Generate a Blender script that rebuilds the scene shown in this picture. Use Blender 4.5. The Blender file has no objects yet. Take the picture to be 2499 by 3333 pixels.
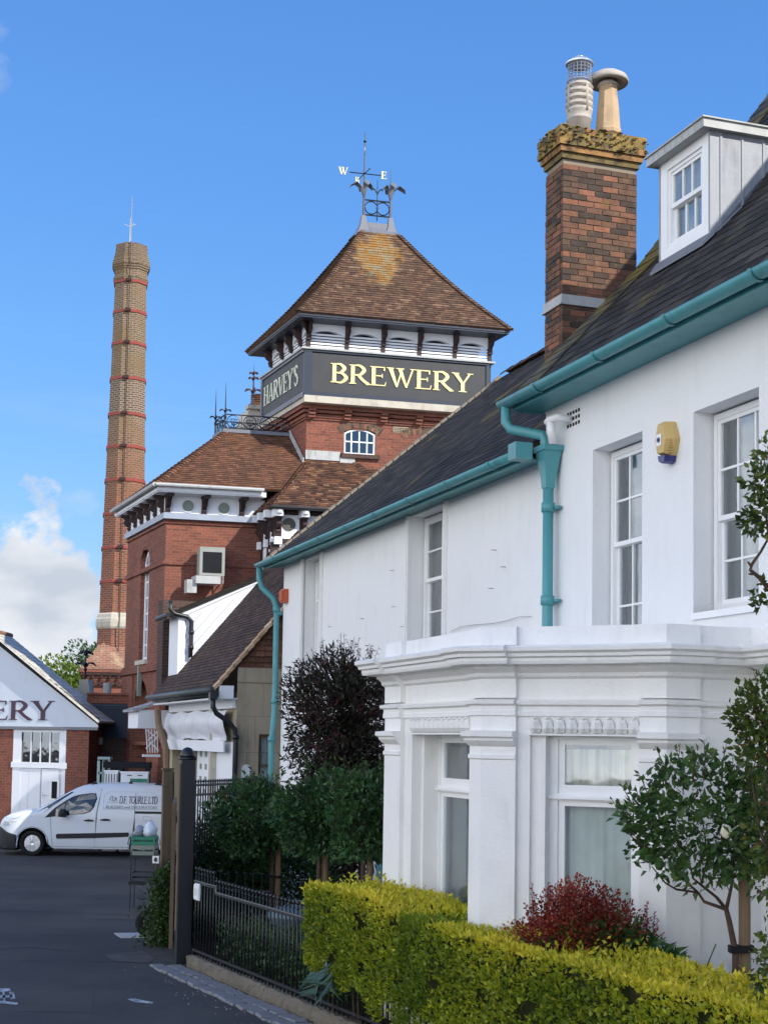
import bpy, bmesh, math, random
import numpy as np
from mathutils import Vector, Matrix
random.seed(7); rng=np.random.default_rng(7)
SC=bpy.context.scene; COL=SC.collection
rad=math.radians

F=4814.;CX=1249.5;CY=1666.5;SY=386.4;HC=2.76
PIT=math.radians(4.276);ROL=math.radians(.9097)
_c,_s=math.cos(ROL),math.sin(ROL);_cp,_sp=math.cos(PIT),math.sin(PIT)
CR=(_c,-_s*_sp,_s*_cp);CU=(-_s,-_c*_sp,_c*_cp);CF=(0,_cp,_sp)
def ray(px,py):
    a=(px-CX)/F;b=-(py-CY-SY)/F
    return tuple(a*CR[i]+b*CU[i]+CF[i] for i in range(3))
def proj(p):
    q=(p[0],p[1],p[2]-HC);d=lambda v:sum(x*y for x,y in zip(q,v))
    w=d(CF);return CX+F*d(CR)/w,CY+SY-F*d(CU)/w
def ground(px,py,z=0):
    r=ray(px,py);t=(z-HC)/r[2];return (r[0]*t,r[1]*t,z)
def atY(px,py,Y):
    r=ray(px,py);t=Y/r[1];return (r[0]*t,Y,HC+r[2]*t)
class Fr:
    def __init__(s,ox,oy,yaw,yawn=None):
        s.o=(ox,oy);y=math.radians(yaw);s.yaw=y
        yn=y if yawn is None else math.radians(yawn)
        s.U=(-math.sin(y),math.cos(y));s.N=(-math.cos(yn),-math.sin(yn))
    def w(s,u,n,z):return (s.o[0]+s.U[0]*u+s.N[0]*n,s.o[1]+s.U[1]*u+s.N[1]*n,z)
    def _h(s,px,py,D,bx,by):   # base + D*k = t*r
        r=ray(px,py);det=D[0]*(-r[1])+r[0]*D[1]
        k=(-bx*(-r[1])-r[0]*by)/det;t=(bx+D[0]*k)/r[0] if abs(r[0])>abs(r[1]) else (by+D[1]*k)/r[1]
        return (k,HC+r[2]*t)
    def hn(s,px,py,n=0):return s._h(px,py,s.U,s.o[0]+s.N[0]*n,s.o[1]+s.N[1]*n)
    def hu(s,px,py,u=0):return s._h(px,py,s.N,s.o[0]+s.U[0]*u,s.o[1]+s.U[1]*u)
# ---------------------------------------------------------------- camera, sky, sun, exposure
cam_d=bpy.data.cameras.new('camera'); cam=bpy.data.objects.new('camera',cam_d); COL.objects.link(cam)
cam.matrix_world=Matrix(((CR[0],CU[0],-CF[0],0),(CR[1],CU[1],-CF[1],0),(CR[2],CU[2],-CF[2],HC),(0,0,0,1)))
cam_d.sensor_fit='AUTO'; cam_d.sensor_width=36; cam_d.lens=36*F/3333.; cam_d.shift_y=SY/3333.; cam_d.clip_end=3000; cam_d.clip_start=.2
SC.camera=cam
SUN_H=rad(128); SUN_E=rad(34)
wd=bpy.data.worlds.new('World'); SC.world=wd; wd.use_nodes=True
def build_world():
    nt=wd.node_tree; N=nt.nodes; L=nt.links; N.clear()
    out=N.new('ShaderNodeOutputWorld'); bg=N.new('ShaderNodeBackground'); bg.inputs[1].default_value=.15
    sky=N.new('ShaderNodeTexSky'); sky.sky_type='NISHITA'; sky.sun_disc=False
    sky.sun_elevation=SUN_E; sky.sun_rotation=SUN_H; sky.air_density=1.25; sky.dust_density=.35; sky.ozone_density=4.5; sky.altitude=50
    hsv=N.new('ShaderNodeHueSaturation'); hsv.inputs['Saturation'].default_value=1.04
    tc=N.new('ShaderNodeTexCoord'); sep=N.new('ShaderNodeSeparateXYZ'); L.new(tc.outputs['Generated'],sep.inputs[0])
    gr=N.new('ShaderNodeValToRGB'); e=gr.color_ramp.elements; kk=.9/.333
    for i,(p,c) in enumerate(((.0,(.42,.6,.84)),(.07,(.22,.455,.84)),(.2,(.135,.38,.88)),(.34,(.1,.32,.84)),(.6,(.07,.22,.66)))):
        if i>1: e.new(p)
        e[i].position=p; e[i].color=(*[x for x in c],1)
    L.new(sep.outputs[2],gr.inputs[0]); sc_=N.new('ShaderNodeMixRGB'); sc_.blend_type='MULTIPLY'; sc_.inputs[0].default_value=1; sc_.inputs[2].default_value=(kk,kk,kk,1); L.new(gr.outputs[0],sc_.inputs[1])
    gm=N.new('ShaderNodeMixRGB'); gm.inputs[0].default_value=.8; L.new(sky.outputs[0],gm.inputs[1]); L.new(sc_.outputs[0],gm.inputs[2]); L.new(gm.outputs[0],hsv.inputs['Color'])
    mp=N.new('ShaderNodeMapping'); mp.inputs['Scale'].default_value=(5.2,5.2,11); mp.inputs['Location'].default_value=(1.35,.2,.35); L.new(tc.outputs['Generated'],mp.inputs[0])
    nz=N.new('ShaderNodeTexNoise'); nz.inputs['Scale'].default_value=1.0; nz.inputs['Detail'].default_value=9; nz.inputs['Roughness'].default_value=.52; L.new(mp.outputs[0],nz.inputs[0])
    # cloud bank: dense near the horizon, thinning out by some fifteen degrees, mostly to the west (-X)
    el=N.new('ShaderNodeMapRange'); el.inputs[1].default_value=.02; el.inputs[2].default_value=.2; el.inputs[3].default_value=.3; el.inputs[4].default_value=-.14; L.new(sep.outputs[2],el.inputs[0])
    az=N.new('ShaderNodeMapRange'); az.inputs[1].default_value=-.23; az.inputs[2].default_value=-.05; az.inputs[3].default_value=.0; az.inputs[4].default_value=-.3; L.new(sep.outputs[0],az.inputs[0])
    a1=N.new('ShaderNodeMath'); a1.operation='ADD'; L.new(nz.outputs[0],a1.inputs[0]); L.new(el.outputs[0],a1.inputs[1])
    a2=N.new('ShaderNodeMath'); a2.operation='ADD'; L.new(a1.outputs[0],a2.inputs[0]); L.new(az.outputs[0],a2.inputs[1])
    # unseen cloud added west of and behind the viewer to fill the shade
    def mr(src,a,b,c,d): m=N.new('ShaderNodeMapRange'); m.inputs[1].default_value=a; m.inputs[2].default_value=b; m.inputs[3].default_value=c; m.inputs[4].default_value=d; L.new(src,m.inputs[0]); return m.outputs[0]
    w1=N.new('ShaderNodeMath'); w1.operation='MAXIMUM'; L.new(mr(sep.outputs[0],-.33,-.6,0,1),w1.inputs[0]); L.new(mr(sep.outputs[1],-.05,-.5,0,1),w1.inputs[1])
    w2=N.new('ShaderNodeMath'); w2.operation='MULTIPLY'; L.new(w1.outputs[0],w2.inputs[0]); L.new(mr(sep.outputs[2],.25,.8,.34,.12),w2.inputs[1])
    a3=N.new('ShaderNodeMath'); a3.operation='ADD'; L.new(a2.outputs[0],a3.inputs[0]); L.new(w2.outputs[0],a3.inputs[1]); a2=a3
    cr=N.new('ShaderNodeValToRGB'); cr.color_ramp.elements[0].position=.5; cr.color_ramp.elements[0].color=(0,0,0,1); cr.color_ramp.elements[1].position=.68; cr.color_ramp.elements[1].color=(.97,.97,.97,1); L.new(a2.outputs[0],cr.inputs[0])
    # cumulus seen low in the north west
    mq=N.new('ShaderNodeMapping'); mq.inputs['Scale'].default_value=(11,11,15); mq.inputs['Location'].default_value=(.35,0.,.1); L.new(tc.outputs['Generated'],mq.inputs[0])
    nq=N.new('ShaderNodeTexNoise'); nq.inputs['Scale'].default_value=1.; nq.inputs['Detail'].default_value=10; nq.inputs['Roughness'].default_value=.58; L.new(mq.outputs[0],nq.inputs[0])
    q1=N.new('ShaderNodeMath'); q1.operation='ADD'; L.new(nq.outputs[0],q1.inputs[0]); L.new(mr(sep.outputs[2],.03,.17,.3,-.09),q1.inputs[1])
    q2=N.new('ShaderNodeMath'); q2.operation='ADD'; L.new(q1.outputs[0],q2.inputs[0]); L.new(mr(sep.outputs[0],-.215,-.15,0,-.35),q2.inputs[1])
    cq=N.new('ShaderNodeValToRGB'); cq.color_ramp.elements[0].position=.52; cq.color_ramp.elements[0].color=(0,0,0,1); cq.color_ramp.elements[1].position=.585; cq.color_ramp.elements[1].color=(1,1,1,1); L.new(q2.outputs[0],cq.inputs[0])
    # thin high wisps
    mp2=N.new('ShaderNodeMapping'); mp2.inputs['Scale'].default_value=(3,3,26); mp2.inputs['Location'].default_value=(4.1,0,1.6); L.new(tc.outputs['Generated'],mp2.inputs[0])
    n2=N.new('ShaderNodeTexNoise'); n2.inputs['Scale'].default_value=1.2; n2.inputs['Detail'].default_value=6; n2.inputs['Roughness'].default_value=.6; L.new(mp2.outputs[0],n2.inputs[0])
    c2=N.new('ShaderNodeValToRGB'); c2.color_ramp.elements[0].position=.58; c2.color_ramp.elements[0].color=(0,0,0,1); c2.color_ramp.elements[1].position=.85; c2.color_ramp.elements[1].color=(.45,.45,.45,1); L.new(n2.outputs[0],c2.inputs[0])
    m2=N.new('ShaderNodeMath'); m2.operation='MULTIPLY'; e2=N.new('ShaderNodeMapRange'); e2.inputs[1].default_value=.1; e2.inputs[2].default_value=.26; e2.inputs[3].default_value=1; e2.inputs[4].default_value=0; L.new(sep.outputs[2],e2.inputs[0]); L.new(c2.outputs[0],m2.inputs[0]); L.new(e2.outputs[0],m2.inputs[1])
    mx=N.new('ShaderNodeMath'); mx.operation='MAXIMUM'; L.new(cr.outputs[0],mx.inputs[0]); L.new(m2.outputs[0],mx.inputs[1])
    mx2=N.new('ShaderNodeMath'); mx2.operation='MAXIMUM'; L.new(mx.outputs[0],mx2.inputs[0]); L.new(cq.outputs[0],mx2.inputs[1]); mx=mx2
    # cloud colour: bright tops, greyer bodies
    n3=N.new('ShaderNodeTexNoise'); n3.inputs['Scale'].default_value=2.3; n3.inputs['Detail'].default_value=7; L.new(mp.outputs[0],n3.inputs[0])
    cc=N.new('ShaderNodeValToRGB'); cc.color_ramp.elements[0].position=.34; cc.color_ramp.elements[0].color=(1.75,1.95,2.25,1); cc.color_ramp.elements[1].position=.62; cc.color_ramp.elements[1].color=(2.75,2.82,2.95,1); L.new(n3.outputs[0],cc.inputs[0])
    # the added unseen clouds are brightened further to lift the shaded walls
    br=N.new('ShaderNodeMixRGB'); br.blend_type='MULTIPLY'; br.inputs[0].default_value=1; L.new(cc.outputs[0],br.inputs[1]); L.new(mr(w1.outputs[0],0,1,1,1.8),br.inputs[2]); cc=br
    # added warm bank, unseen behind left, stands in for bounce light on the bay
    dt=N.new('ShaderNodeVectorMath'); dt.operation='DOT_PRODUCT'; L.new(tc.outputs['Generated'],dt.inputs[0]); dt.inputs[1].default_value=(-.62,-.72,.3)
    wt=N.new('ShaderNodeMixRGB'); wt.blend_type='MIX'; L.new(mr(dt.outputs['Value'],.35,.9,0,1),wt.inputs[0]); wt.inputs[1].default_value=(1,1,1,1); wt.inputs[2].default_value=(2.1,2.02,1.92,1)
    b2=N.new('ShaderNodeMixRGB'); b2.blend_type='MULTIPLY'; b2.inputs[0].default_value=1; L.new(cc.outputs[0],b2.inputs[1]); L.new(wt.outputs[0],b2.inputs[2]); cc=b2
    mix=N.new('ShaderNodeMixRGB'); L.new(mx.outputs[0],mix.inputs[0]); L.new(hsv.outputs[0],mix.inputs[1]); L.new(cc.outputs[0],mix.inputs[2])
    L.new(mix.outputs[0],bg.inputs[0]); L.new(bg.outputs[0],out.inputs[0])
build_world()
sd=bpy.data.lights.new('sun','SUN'); sd.energy=2.6; sd.angle=rad(.53); sd.color=(1,.94,.84); sun=bpy.data.objects.new('sun',sd); COL.objects.link(sun)
_sv=Vector((math.sin(SUN_H)*math.cos(SUN_E),math.cos(SUN_H)*math.cos(SUN_E),math.sin(SUN_E)))
sun.rotation_euler=_sv.to_track_quat('Z','Y').to_euler(); sun.location=(30,-10,40)
SC.view_settings.view_transform='Standard'; SC.view_settings.look='None'; SC.view_settings.exposure=1.15; SC.view_settings.gamma=1
# ---------------------------------------------------------------- mesh helpers
class MB:
    def __init__(s): s.v=[]; s.f=[]; s.r=[]
    def poly(s,pts,r=None):
        i=len(s.v); s.v+= [tuple(p) for p in pts]; s.f.append(tuple(range(i,i+len(pts)))); s.r.append(random.random() if r is None else r)
    def prism(s,a,b,r=None):   # a,b: matching rings
        n=len(a); i=len(s.v); s.v+=[tuple(p) for p in a]+[tuple(p) for p in b]
        if r is None: r=random.random()
        s.f.append(tuple(range(i,i+n))); s.f.append(tuple(range(i+n,i+2*n))[::-1])
        for k in range(n): s.f.append((i+k,i+n+k,i+n+(k+1)%n,i+(k+1)%n)[::-1])
        s.r+=[r]*(n+2)
    def box(s,W,a0,a1,b0,b1,c0,c1,r=None):   # W maps (a,b,c) to world
        s.prism([W(a0,b0,c0),W(a1,b0,c0),W(a1,b1,c0),W(a0,b1,c0)],[W(a0,b0,c1),W(a1,b0,c1),W(a1,b1,c1),W(a0,b1,c1)],r)
    def pn(s,W,pts,b0,b1,r=None): s.prism([W(a,b0,c) for a,c in pts],[W(a,b1,c) for a,c in pts],r)
    def strip(s,rings,close=True,caps=True,r=None):
        i=len(s.v); n=len(rings[0])
        if r is None: r=random.random()
        for R in rings: s.v+=[tuple(p) for p in R]
        for k in range(len(rings)-1):
            for j in range(n if close else n-1):
                a=i+k*n+j; b=i+k*n+(j+1)%n; s.f.append((a,b,b+n,a+n)); s.r.append(r)
        if caps and close: s.f.append(tuple(range(i,i+n))[::-1]); s.f.append(tuple(range(i+(len(rings)-1)*n,i+len(rings)*n))); s.r+=[r,r]
    def tube(s,pts,rd,seg=8,caps=True):
        P=[Vector(p) for p in pts]; R=[]; ref=None
        rs=rd if isinstance(rd,(list,tuple)) else [rd]*len(P)
        for k,p in enumerate(P):
            t=(P[min(k+1,len(P)-1)]-P[max(k-1,0)]).normalized()
            if ref is None: ref=t.orthogonal().normalized()
            ref=(ref-t*ref.dot(t)); ref=ref.normalized() if ref.length>1e-6 else t.orthogonal().normalized()
            b=t.cross(ref)
            R.append([p+(ref*math.cos(2*math.pi*j/seg)+b*math.sin(2*math.pi*j/seg))*rs[k] for j in range(seg)])
        s.strip(R,True,caps)
    def lathe(s,c,prof,seg=20,rot=0,caps=True):   # prof [(r,z)] about vertical axis at c
        s.strip([[(c[0]+r*math.cos(rot+2*math.pi*j/seg),c[1]+r*math.sin(rot+2*math.pi*j/seg),c[2]+z) for j in range(seg)] for r,z in prof],True,caps)
    def ring(s,c,ax,ay,r,w,seg=18):
        pts=[Vector(c)+Vector(ax)*r*math.cos(2*math.pi*j/seg)+Vector(ay)*r*math.sin(2*math.pi*j/seg) for j in range(seg+1)]
        s.tube(pts,w,5,False)
def ob(name,mb,mat,parent=None,smooth=False,recalc=True,label=None):
    me=bpy.data.meshes.new(name); me.from_pydata(mb.v,[],mb.f)
    if recalc:
        bm=bmesh.new(); bm.from_mesh(me); bmesh.ops.recalc_face_normals(bm,faces=bm.faces); bm.to_mesh(me); bm.free()
    me.update()
    uv=me.uv_layers.new(name='UV'); nl=len(me.loops); co=np.empty(len(me.vertices)*3,np.float32); me.vertices.foreach_get('co',co); co=co.reshape(-1,3)
    nm=np.empty(len(me.polygons)*3,np.float32); me.polygons.foreach_get('normal',nm); nm=nm.reshape(-1,3)
    vi=np.empty(nl,np.int32); me.loops.foreach_get('vertex_index',vi); tot=np.empty(len(me.polygons),np.int32); me.polygons.foreach_get('loop_total',tot)
    T=np.stack([-nm[:,1],nm[:,0],np.zeros(len(nm))],1); l=np.linalg.norm(T,axis=1); flat=l<.05; T[flat]=(1,0,0); l[flat]=1; T/=l[:,None]; Bt=np.cross(nm,T)
    Tl=np.repeat(T,tot,0); Bl=np.repeat(Bt,tot,0); P=co[vi]; U=np.stack([(P*Tl).sum(1),(P*Bl).sum(1)],1).astype(np.float32); uv.data.foreach_set('uv',U.ravel())
    at=me.attributes.new('rnd','FLOAT','FACE'); rr=np.array(s_r(mb,len(me.polygons)),np.float32); at.data.foreach_set('value',rr)
    if smooth: me.polygons.foreach_set('use_smooth',[True]*len(me.polygons))
    me.materials.append(mat); o=bpy.data.objects.new(name,me); COL.objects.link(o)
    if parent: adopt(o,parent)
    if label: o['label']=label
    return o
def s_r(mb,n): return mb.r if len(mb.r)==n else [.5]*n
def multi(name,mb,mat,parent,smooth=False):
    """each loose piece of mb as an object of its own"""
    par=list(range(len(mb.v)))
    def fd(x):
        while par[x]!=x: par[x]=par[par[x]]; x=par[x]
        return x
    for f in mb.f:
        for q in f[1:]: par[fd(q)]=fd(f[0])
    G_={}
    for f,r in zip(mb.f,s_r(mb,len(mb.f))): G_.setdefault(fd(f[0]),[]).append((f,r))
    out=[]
    for g in G_.values():
        m=MB(); ix={}
        for f,r in g:
            t=[]
            for q in f:
                if q not in ix: ix[q]=len(m.v); m.v.append(mb.v[q])
                t.append(ix[q])
            m.f.append(tuple(t)); m.r.append(r)
        out.append(ob(name,m,mat,parent,smooth))
    return out
def adopt(o,p):
    o.parent=p; o.matrix_parent_inverse=wm(p).inverted()
def wm(o):
    m=Matrix.Translation(o.location) @ o.rotation_euler.to_matrix().to_4x4() if o.type=='EMPTY' else o.matrix_basis.copy()
    return (wm(o.parent)@o.matrix_parent_inverse@m) if o.parent else m
def tag(o,label,cat,group=None,kind=None):
    if label: o['label']=label
    if cat: o['category']=cat
    if group: o['group']=group
    if kind: o['kind']=kind
    return o
def thing(name,label,cat,loc=(0,0,0),group=None,rz=0):
    o=bpy.data.objects.new(name,None); COL.objects.link(o); o.location=loc; o.rotation_euler=(0,0,rz); o.empty_display_size=.1
    return tag(o,label,cat,group)
def struct(name,mb,mat): o=ob(name,mb,mat); o['kind']='structure'; return o
def npmesh(name,V,Fq,rnd,mat,parent=None,smooth=False):
    me=bpy.data.meshes.new(name); me.vertices.add(len(V)); me.vertices.foreach_set('co',np.asarray(V,np.float32).ravel())
    k=Fq.shape[1]; me.loops.add(Fq.size); me.loops.foreach_set('vertex_index',Fq.astype(np.int32).ravel()); me.polygons.add(len(Fq)); me.polygons.foreach_set('loop_start',np.arange(0,Fq.size,k,dtype=np.int32))
    me.update(calc_edges=True); me.validate()
    at=me.attributes.new('rnd','FLOAT','FACE'); at.data.foreach_set('value',np.asarray(rnd,np.float32))
    me.materials.append(mat); o=bpy.data.objects.new(name,me); COL.objects.link(o)
    if smooth: me.polygons.foreach_set('use_smooth',[True]*len(me.polygons))
    if parent: adopt(o,parent)
    return o
def leaves(name,C,D,L,Wd,mat,parent=None,curl=.25,rnd=None,spread=None):
    """one folded leaf per centre C pointing along D"""
    C=np.asarray(C,float); D=np.asarray(D,float); n=len(C); D=D/np.maximum(np.linalg.norm(D,axis=1),1e-6)[:,None]
    R=rng.normal(size=(n,3)); S=np.cross(D,R); S/=np.maximum(np.linalg.norm(S,axis=1),1e-6)[:,None]; Nn=np.cross(S,D)
    L=(np.asarray(L)*rng.uniform(.7,1.25,n))[:,None]; W_=L*(Wd*rng.uniform(.8,1.2,n))[:,None]
    b=C; r=C+D*L*.42+S*W_*.5+Nn*L*curl*.35; t=C+D*L-Nn*L*curl*.3; l=C+D*L*.42-S*W_*.5+Nn*L*curl*.35; m=C+D*L*.45
    V=np.stack([b,r,t,l,m],1).reshape(-1,3); i=np.arange(n)*5
    Fq=np.stack([np.stack([i,i+1,i+4],1),np.stack([i+1,i+2,i+4],1),np.stack([i+4,i+2,i+3],1),np.stack([i,i+4,i+3],1)],1).reshape(-1,3)
    rr=np.repeat(rng.random(n) if rnd is None else rnd,4)
    return npmesh(name,V,Fq,rr,mat,parent)
# ---------------------------------------------------------------- materials
class M:
    def __init__(s,name,rough=.6,spec=.5,metal=0):
        s.m=bpy.data.materials.new(name); s.m.use_nodes=True; s.t=s.m.node_tree; s.N=s.t.nodes; s.L=s.t.links
        s.p=s.N['Principled BSDF']; s.p.inputs['Roughness'].default_value=rough; s.p.inputs['Specular IOR Level'].default_value=spec; s.p.inputs['Metallic'].default_value=metal
    def new(s,t): return s.N.new(t)
    def pos(s): g=s.new('ShaderNodeNewGeometry'); return g.outputs['Position']
    def uv(s): g=s.new('ShaderNodeUVMap'); g.uv_map='UV'; return g.outputs[0]
    def rnd(s): a=s.new('ShaderNodeAttribute'); a.attribute_name='rnd'; return a.outputs['Fac']
    def mapg(s,v,scale=(1,1,1),loc=(0,0,0),rot=(0,0,0)): m=s.new('ShaderNodeMapping'); m.inputs['Scale'].default_value=scale; m.inputs['Location'].default_value=loc; m.inputs['Rotation'].default_value=rot; s.L.new(v,m.inputs[0]); return m.outputs[0]
    def noise(s,scale,det=5,rough=.55,v=None): n=s.new('ShaderNodeTexNoise'); n.inputs['Scale'].default_value=scale; n.inputs['Detail'].default_value=det; n.inputs['Roughness'].default_value=rough; s.L.new(v if v is not None else s.pos(),n.inputs[0]); return n.outputs[0]
    def ramp(s,v,els):
        r=s.new('ShaderNodeValToRGB'); e=r.color_ramp.elements
        while len(e)<len(els): e.new(.5)
        for k,(p,c) in enumerate(els): e[k].position=p; e[k].color=(c,c,c,1) if isinstance(c,(int,float)) else (*c,1)
        s.L.new(v,r.inputs[0]); return r.outputs[0]
    def mix(s,f,a,b,mode='MIX'):
        m=s.new('ShaderNodeMixRGB'); m.blend_type=mode
        for k,x in enumerate((f,a,b)):
            if isinstance(x,(int,float)): m.inputs[k].default_value=x if k==0 else (x,x,x,1)
            elif isinstance(x,tuple): m.inputs[k].default_value=(*x,1)
            else: s.L.new(x,m.inputs[k])
        return m.outputs[0]
    def math(s,op,a,b=0.):
        m=s.new('ShaderNodeMath'); m.operation=op
        for k,x in enumerate((a,b)):
            if isinstance(x,(int,float)): m.inputs[k].default_value=x
            else: s.L.new(x,m.inputs[k])
        return m.outputs[0]
    def brick(s,v,c1,c2,mo,w=.225,h=.075,ms=.01,off=.5,bias=0.):
        b=s.new('ShaderNodeTexBrick'); b.inputs['Scale'].default_value=1; b.inputs['Brick Width'].default_value=w; b.inputs['Row Height'].default_value=h; b.inputs['Mortar Size'].default_value=ms; b.inputs['Mortar Smooth'].default_value=.2; b.inputs['Bias'].default_value=bias; b.offset=off
        b.inputs['Color1'].default_value=(*c1,1); b.inputs['Color2'].default_value=(*c2,1); b.inputs['Mortar'].default_value=(*mo,1); s.L.new(v,b.inputs[0]); return b
    def col(s,c):
        if isinstance(c,tuple): s.p.inputs['Base Color'].default_value=(*c,1)
        else: s.L.new(c,s.p.inputs['Base Color'])
        return s
    def bump(s,h,st=.3,d=.01):
        b=s.new('ShaderNodeBump'); b.inputs['Strength'].default_value=st; b.inputs['Distance'].default_value=d; s.L.new(h,b.inputs['Height']); s.L.new(b.outputs[0],s.p.inputs['Normal']); return s
def stain(name,base,dark,sc=1.2,lo=.5,hi=.75,rough=.7,bsc=30,bst=.25,streak=True,amt=.6,bd=.006):
    """painted or plain surface with faint weathering"""
    m=M(name,rough); n=m.noise(sc,8,.6)
    a=m.ramp(n,[(lo,0),(hi,1)])
    if streak:
        n2=m.noise(1,6,.6,m.mapg(m.pos(),(7,7,.7))); a=m.mix(1,a,m.ramp(n2,[(.45,.15),(.7,1)]),'MULTIPLY')
    f=m.math('MULTIPLY',a,amt); m.col(m.mix(f,base,dark)); m.bump(m.noise(bsc,4,.6),bst,bd); return m.m
def brickm(name,c1,c2,mo,w=.225,h=.075,ms=.009,lich=None,soot=.5,bst=.5):
    m=M(name,.85,.3); b=m.brick(m.uv(),c1,c2,mo,w,h,ms); c=m.mix(.75,b.outputs[0],m.ramp(m.noise(26,3),[(.3,.55),(.7,1.25)]),'MULTIPLY')
    n=m.noise(.55,7,.65); c=m.mix(m.math('MULTIPLY',m.ramp(n,[(.42,0),(.68,1)]),soot),c,(c1[0]*.28,c1[1]*.42,c1[2]*.5))
    if lich: c=m.mix(m.math('MULTIPLY',m.ramp(m.noise(1.6,8,.7),[(.5,0),(.7,1)]),.7),c,lich)
    m.col(c); m.bump(m.mix(.5,b.outputs[1],m.noise(40,3)),bst,-.008); return m.m
def flat(name,c,rough=.5,spec=.5,metal=0,bs=None,bst=.2,var=.12,vs=3.):
    m=M(name,rough,spec,metal); m.col(m.mix(1,c,m.ramp(m.noise(vs,6),[(.3,1-var),(.7,1+var*.4)]),'MULTIPLY'))
    if bs: m.bump(m.noise(bs,4),bst,.004)
    return m.m
def rampm(name,els,rough=.7,spec=.3,patch=None,bs=30,bst=.4,psc=1.,plo=.5,phi=.62,pmask=None):
    """per-piece random colour (tiles, slates, bricks) with optional lichen patches"""
    m=M(name,rough,spec); c=m.ramp(m.rnd(),els); c=m.mix(.7,c,m.ramp(m.noise(9,6,.65),[(.3,.6),(.7,1.3)]),'MULTIPLY')
    if patch:
        for pc,sc,lo,hi,amt in patch:
            c=m.mix(m.math('MULTIPLY',m.ramp(m.noise(sc,9,.68),[(lo,0),(hi,1)]),amt),c,pc)
    m.col(c); m.bump(m.noise(bs,4,.6),bst,.006); return m
def leafm(name,els,trans=.35,rough=.45):
    m=M(name,rough,.35); c=m.ramp(m.rnd(),els); c=m.mix(.6,c,m.ramp(m.noise(2.5,4),[(.3,.65),(.7,1.2)]),'MULTIPLY'); m.col(c)
    t=m.new('ShaderNodeBsdfTranslucent'); m.L.new(c,t.inputs[0]); x=m.new('ShaderNodeMixShader'); x.inputs[0].default_value=trans
    m.L.new(m.p.outputs[0],x.inputs[1]); m.L.new(t.outputs[0],x.inputs[2]); m.L.new(x.outputs[0],m.N['Material Output'].inputs[0]); return m.m
def glassm(name,tint=(.9,.95,.95),refl=.12):
    m=M(name); tr=m.new('ShaderNodeBsdfTransparent'); tr.inputs[0].default_value=(*tint,1); g=m.new('ShaderNodeBsdfGlossy'); g.inputs['Roughness'].default_value=.03; g.inputs[0].default_value=(.95,.97,1,1)
    lw=m.new('ShaderNodeFresnel'); lw.inputs[0].default_value=1.5; f=m.math('ADD',lw.outputs[0],refl); f=m.math('MINIMUM',f,.9)
    b=m.new('ShaderNodeBump'); b.inputs['Strength'].default_value=.12; b.inputs['Distance'].default_value=.02; m.L.new(m.noise(2.2,2),b.inputs['Height']); m.L.new(b.outputs[0],g.inputs['Normal'])
    x=m.new('ShaderNodeMixShader'); m.L.new(f,x.inputs[0]); m.L.new(tr.outputs[0],x.inputs[1]); m.L.new(g.outputs[0],x.inputs[2]); m.L.new(x.outputs[0],m.N['Material Output'].inputs[0]); return m.m
mt={}
mt['stucco']=stain('stucco_white',(.79,.79,.78),(.48,.48,.43),1.3,.44,.72,.75,40,.5,amt=.3,bd=.012)
mt['bay']=stain('painted_render',(.81,.8,.775),(.48,.47,.41),1.8,.46,.72,.7,45,.45,amt=.5,bd=.012)
mt['gloss']=flat('white_gloss_paint',(.82,.82,.81),.35,.5,bs=60,bst=.05,var=.05)
mt['teal']=stain('turquoise_paint',(.075,.29,.31),(.06,.19,.2),3.5,.42,.62,.45,40,.15,amt=.8)
mt['slate']=rampm('roof_slate',[(0,(.018,.016,.015)),(.6,(.033,.03,.028)),(1,(.06,.054,.047))],.8,.18,[((.17,.13,.035),.9,.57,.68,.7),((.11,.11,.1),3.,.58,.75,.35)]).m
mt['mossslate']=rampm('mossy_slate',[(0,(.03,.03,.03)),(.6,(.06,.055,.045)),(1,(.09,.08,.06))],.7,.3,[((.17,.14,.03),1.6,.42,.56,.8)]).m
mt['brick']=brickm('red_brick',(.28,.088,.052),(.18,.055,.037),(.2,.13,.1),ms=.008,soot=.35)
mt['brickdark']=brickm('dark_brick',(.1,.05,.038),(.055,.035,.03),(.11,.09,.07))
mt['tile']=rampm('clay_roof_tile',[(0,(.055,.03,.024)),(.45,(.105,.055,.036)),(.85,(.17,.08,.045)),(1,(.26,.15,.09))],.8,.2,[((.07,.055,.035),2.2,.5,.7,.5)]).m
mt['tilered']=rampm('orange_clay_tile',[(0,(.1,.05,.032)),(.5,(.14,.067,.04)),(1,(.19,.092,.055))],.8,.2,[((.07,.05,.035),1.2,.5,.7,.6)]).m
mt['tiledark']=rampm('dark_clay_tile',[(0,(.04,.028,.024)),(.6,(.075,.048,.038)),(1,(.12,.07,.05))],.8,.2).m
mt['lead']=stain('lead_sheet',(.15,.16,.185),(.1,.11,.14),3,.4,.65,.55,20,.3,amt=.9)
mt['leadpale']=stain('pale_lead',(.42,.43,.42),(.16,.16,.15),3,.4,.7,.6,20,.3,amt=.9)
mt['stone']=stain('weathered_stone',(.5,.46,.38),(.2,.18,.14),2.2,.42,.66,.85,25,.5,amt=.8)
mt['concrete']=stain('grey_rendered_block',(.36,.31,.22),(.13,.11,.085),1.4,.4,.65,.9,18,.5,amt=.9)
mt['navy']=flat('dark_blue_paint',(.018,.026,.045),.4,.5,bs=30,bst=.05)
mt['sign']=flat('sign_grey',(.038,.04,.043),.55,.4,var=.15)
mt['gold']=flat('gold_leaf',(.85,.72,.34),.38,.5,.35,var=.25,vs=9)
mt['cream']=flat('cream_letter_paint',(.62,.66,.52),.5,.4)
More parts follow.
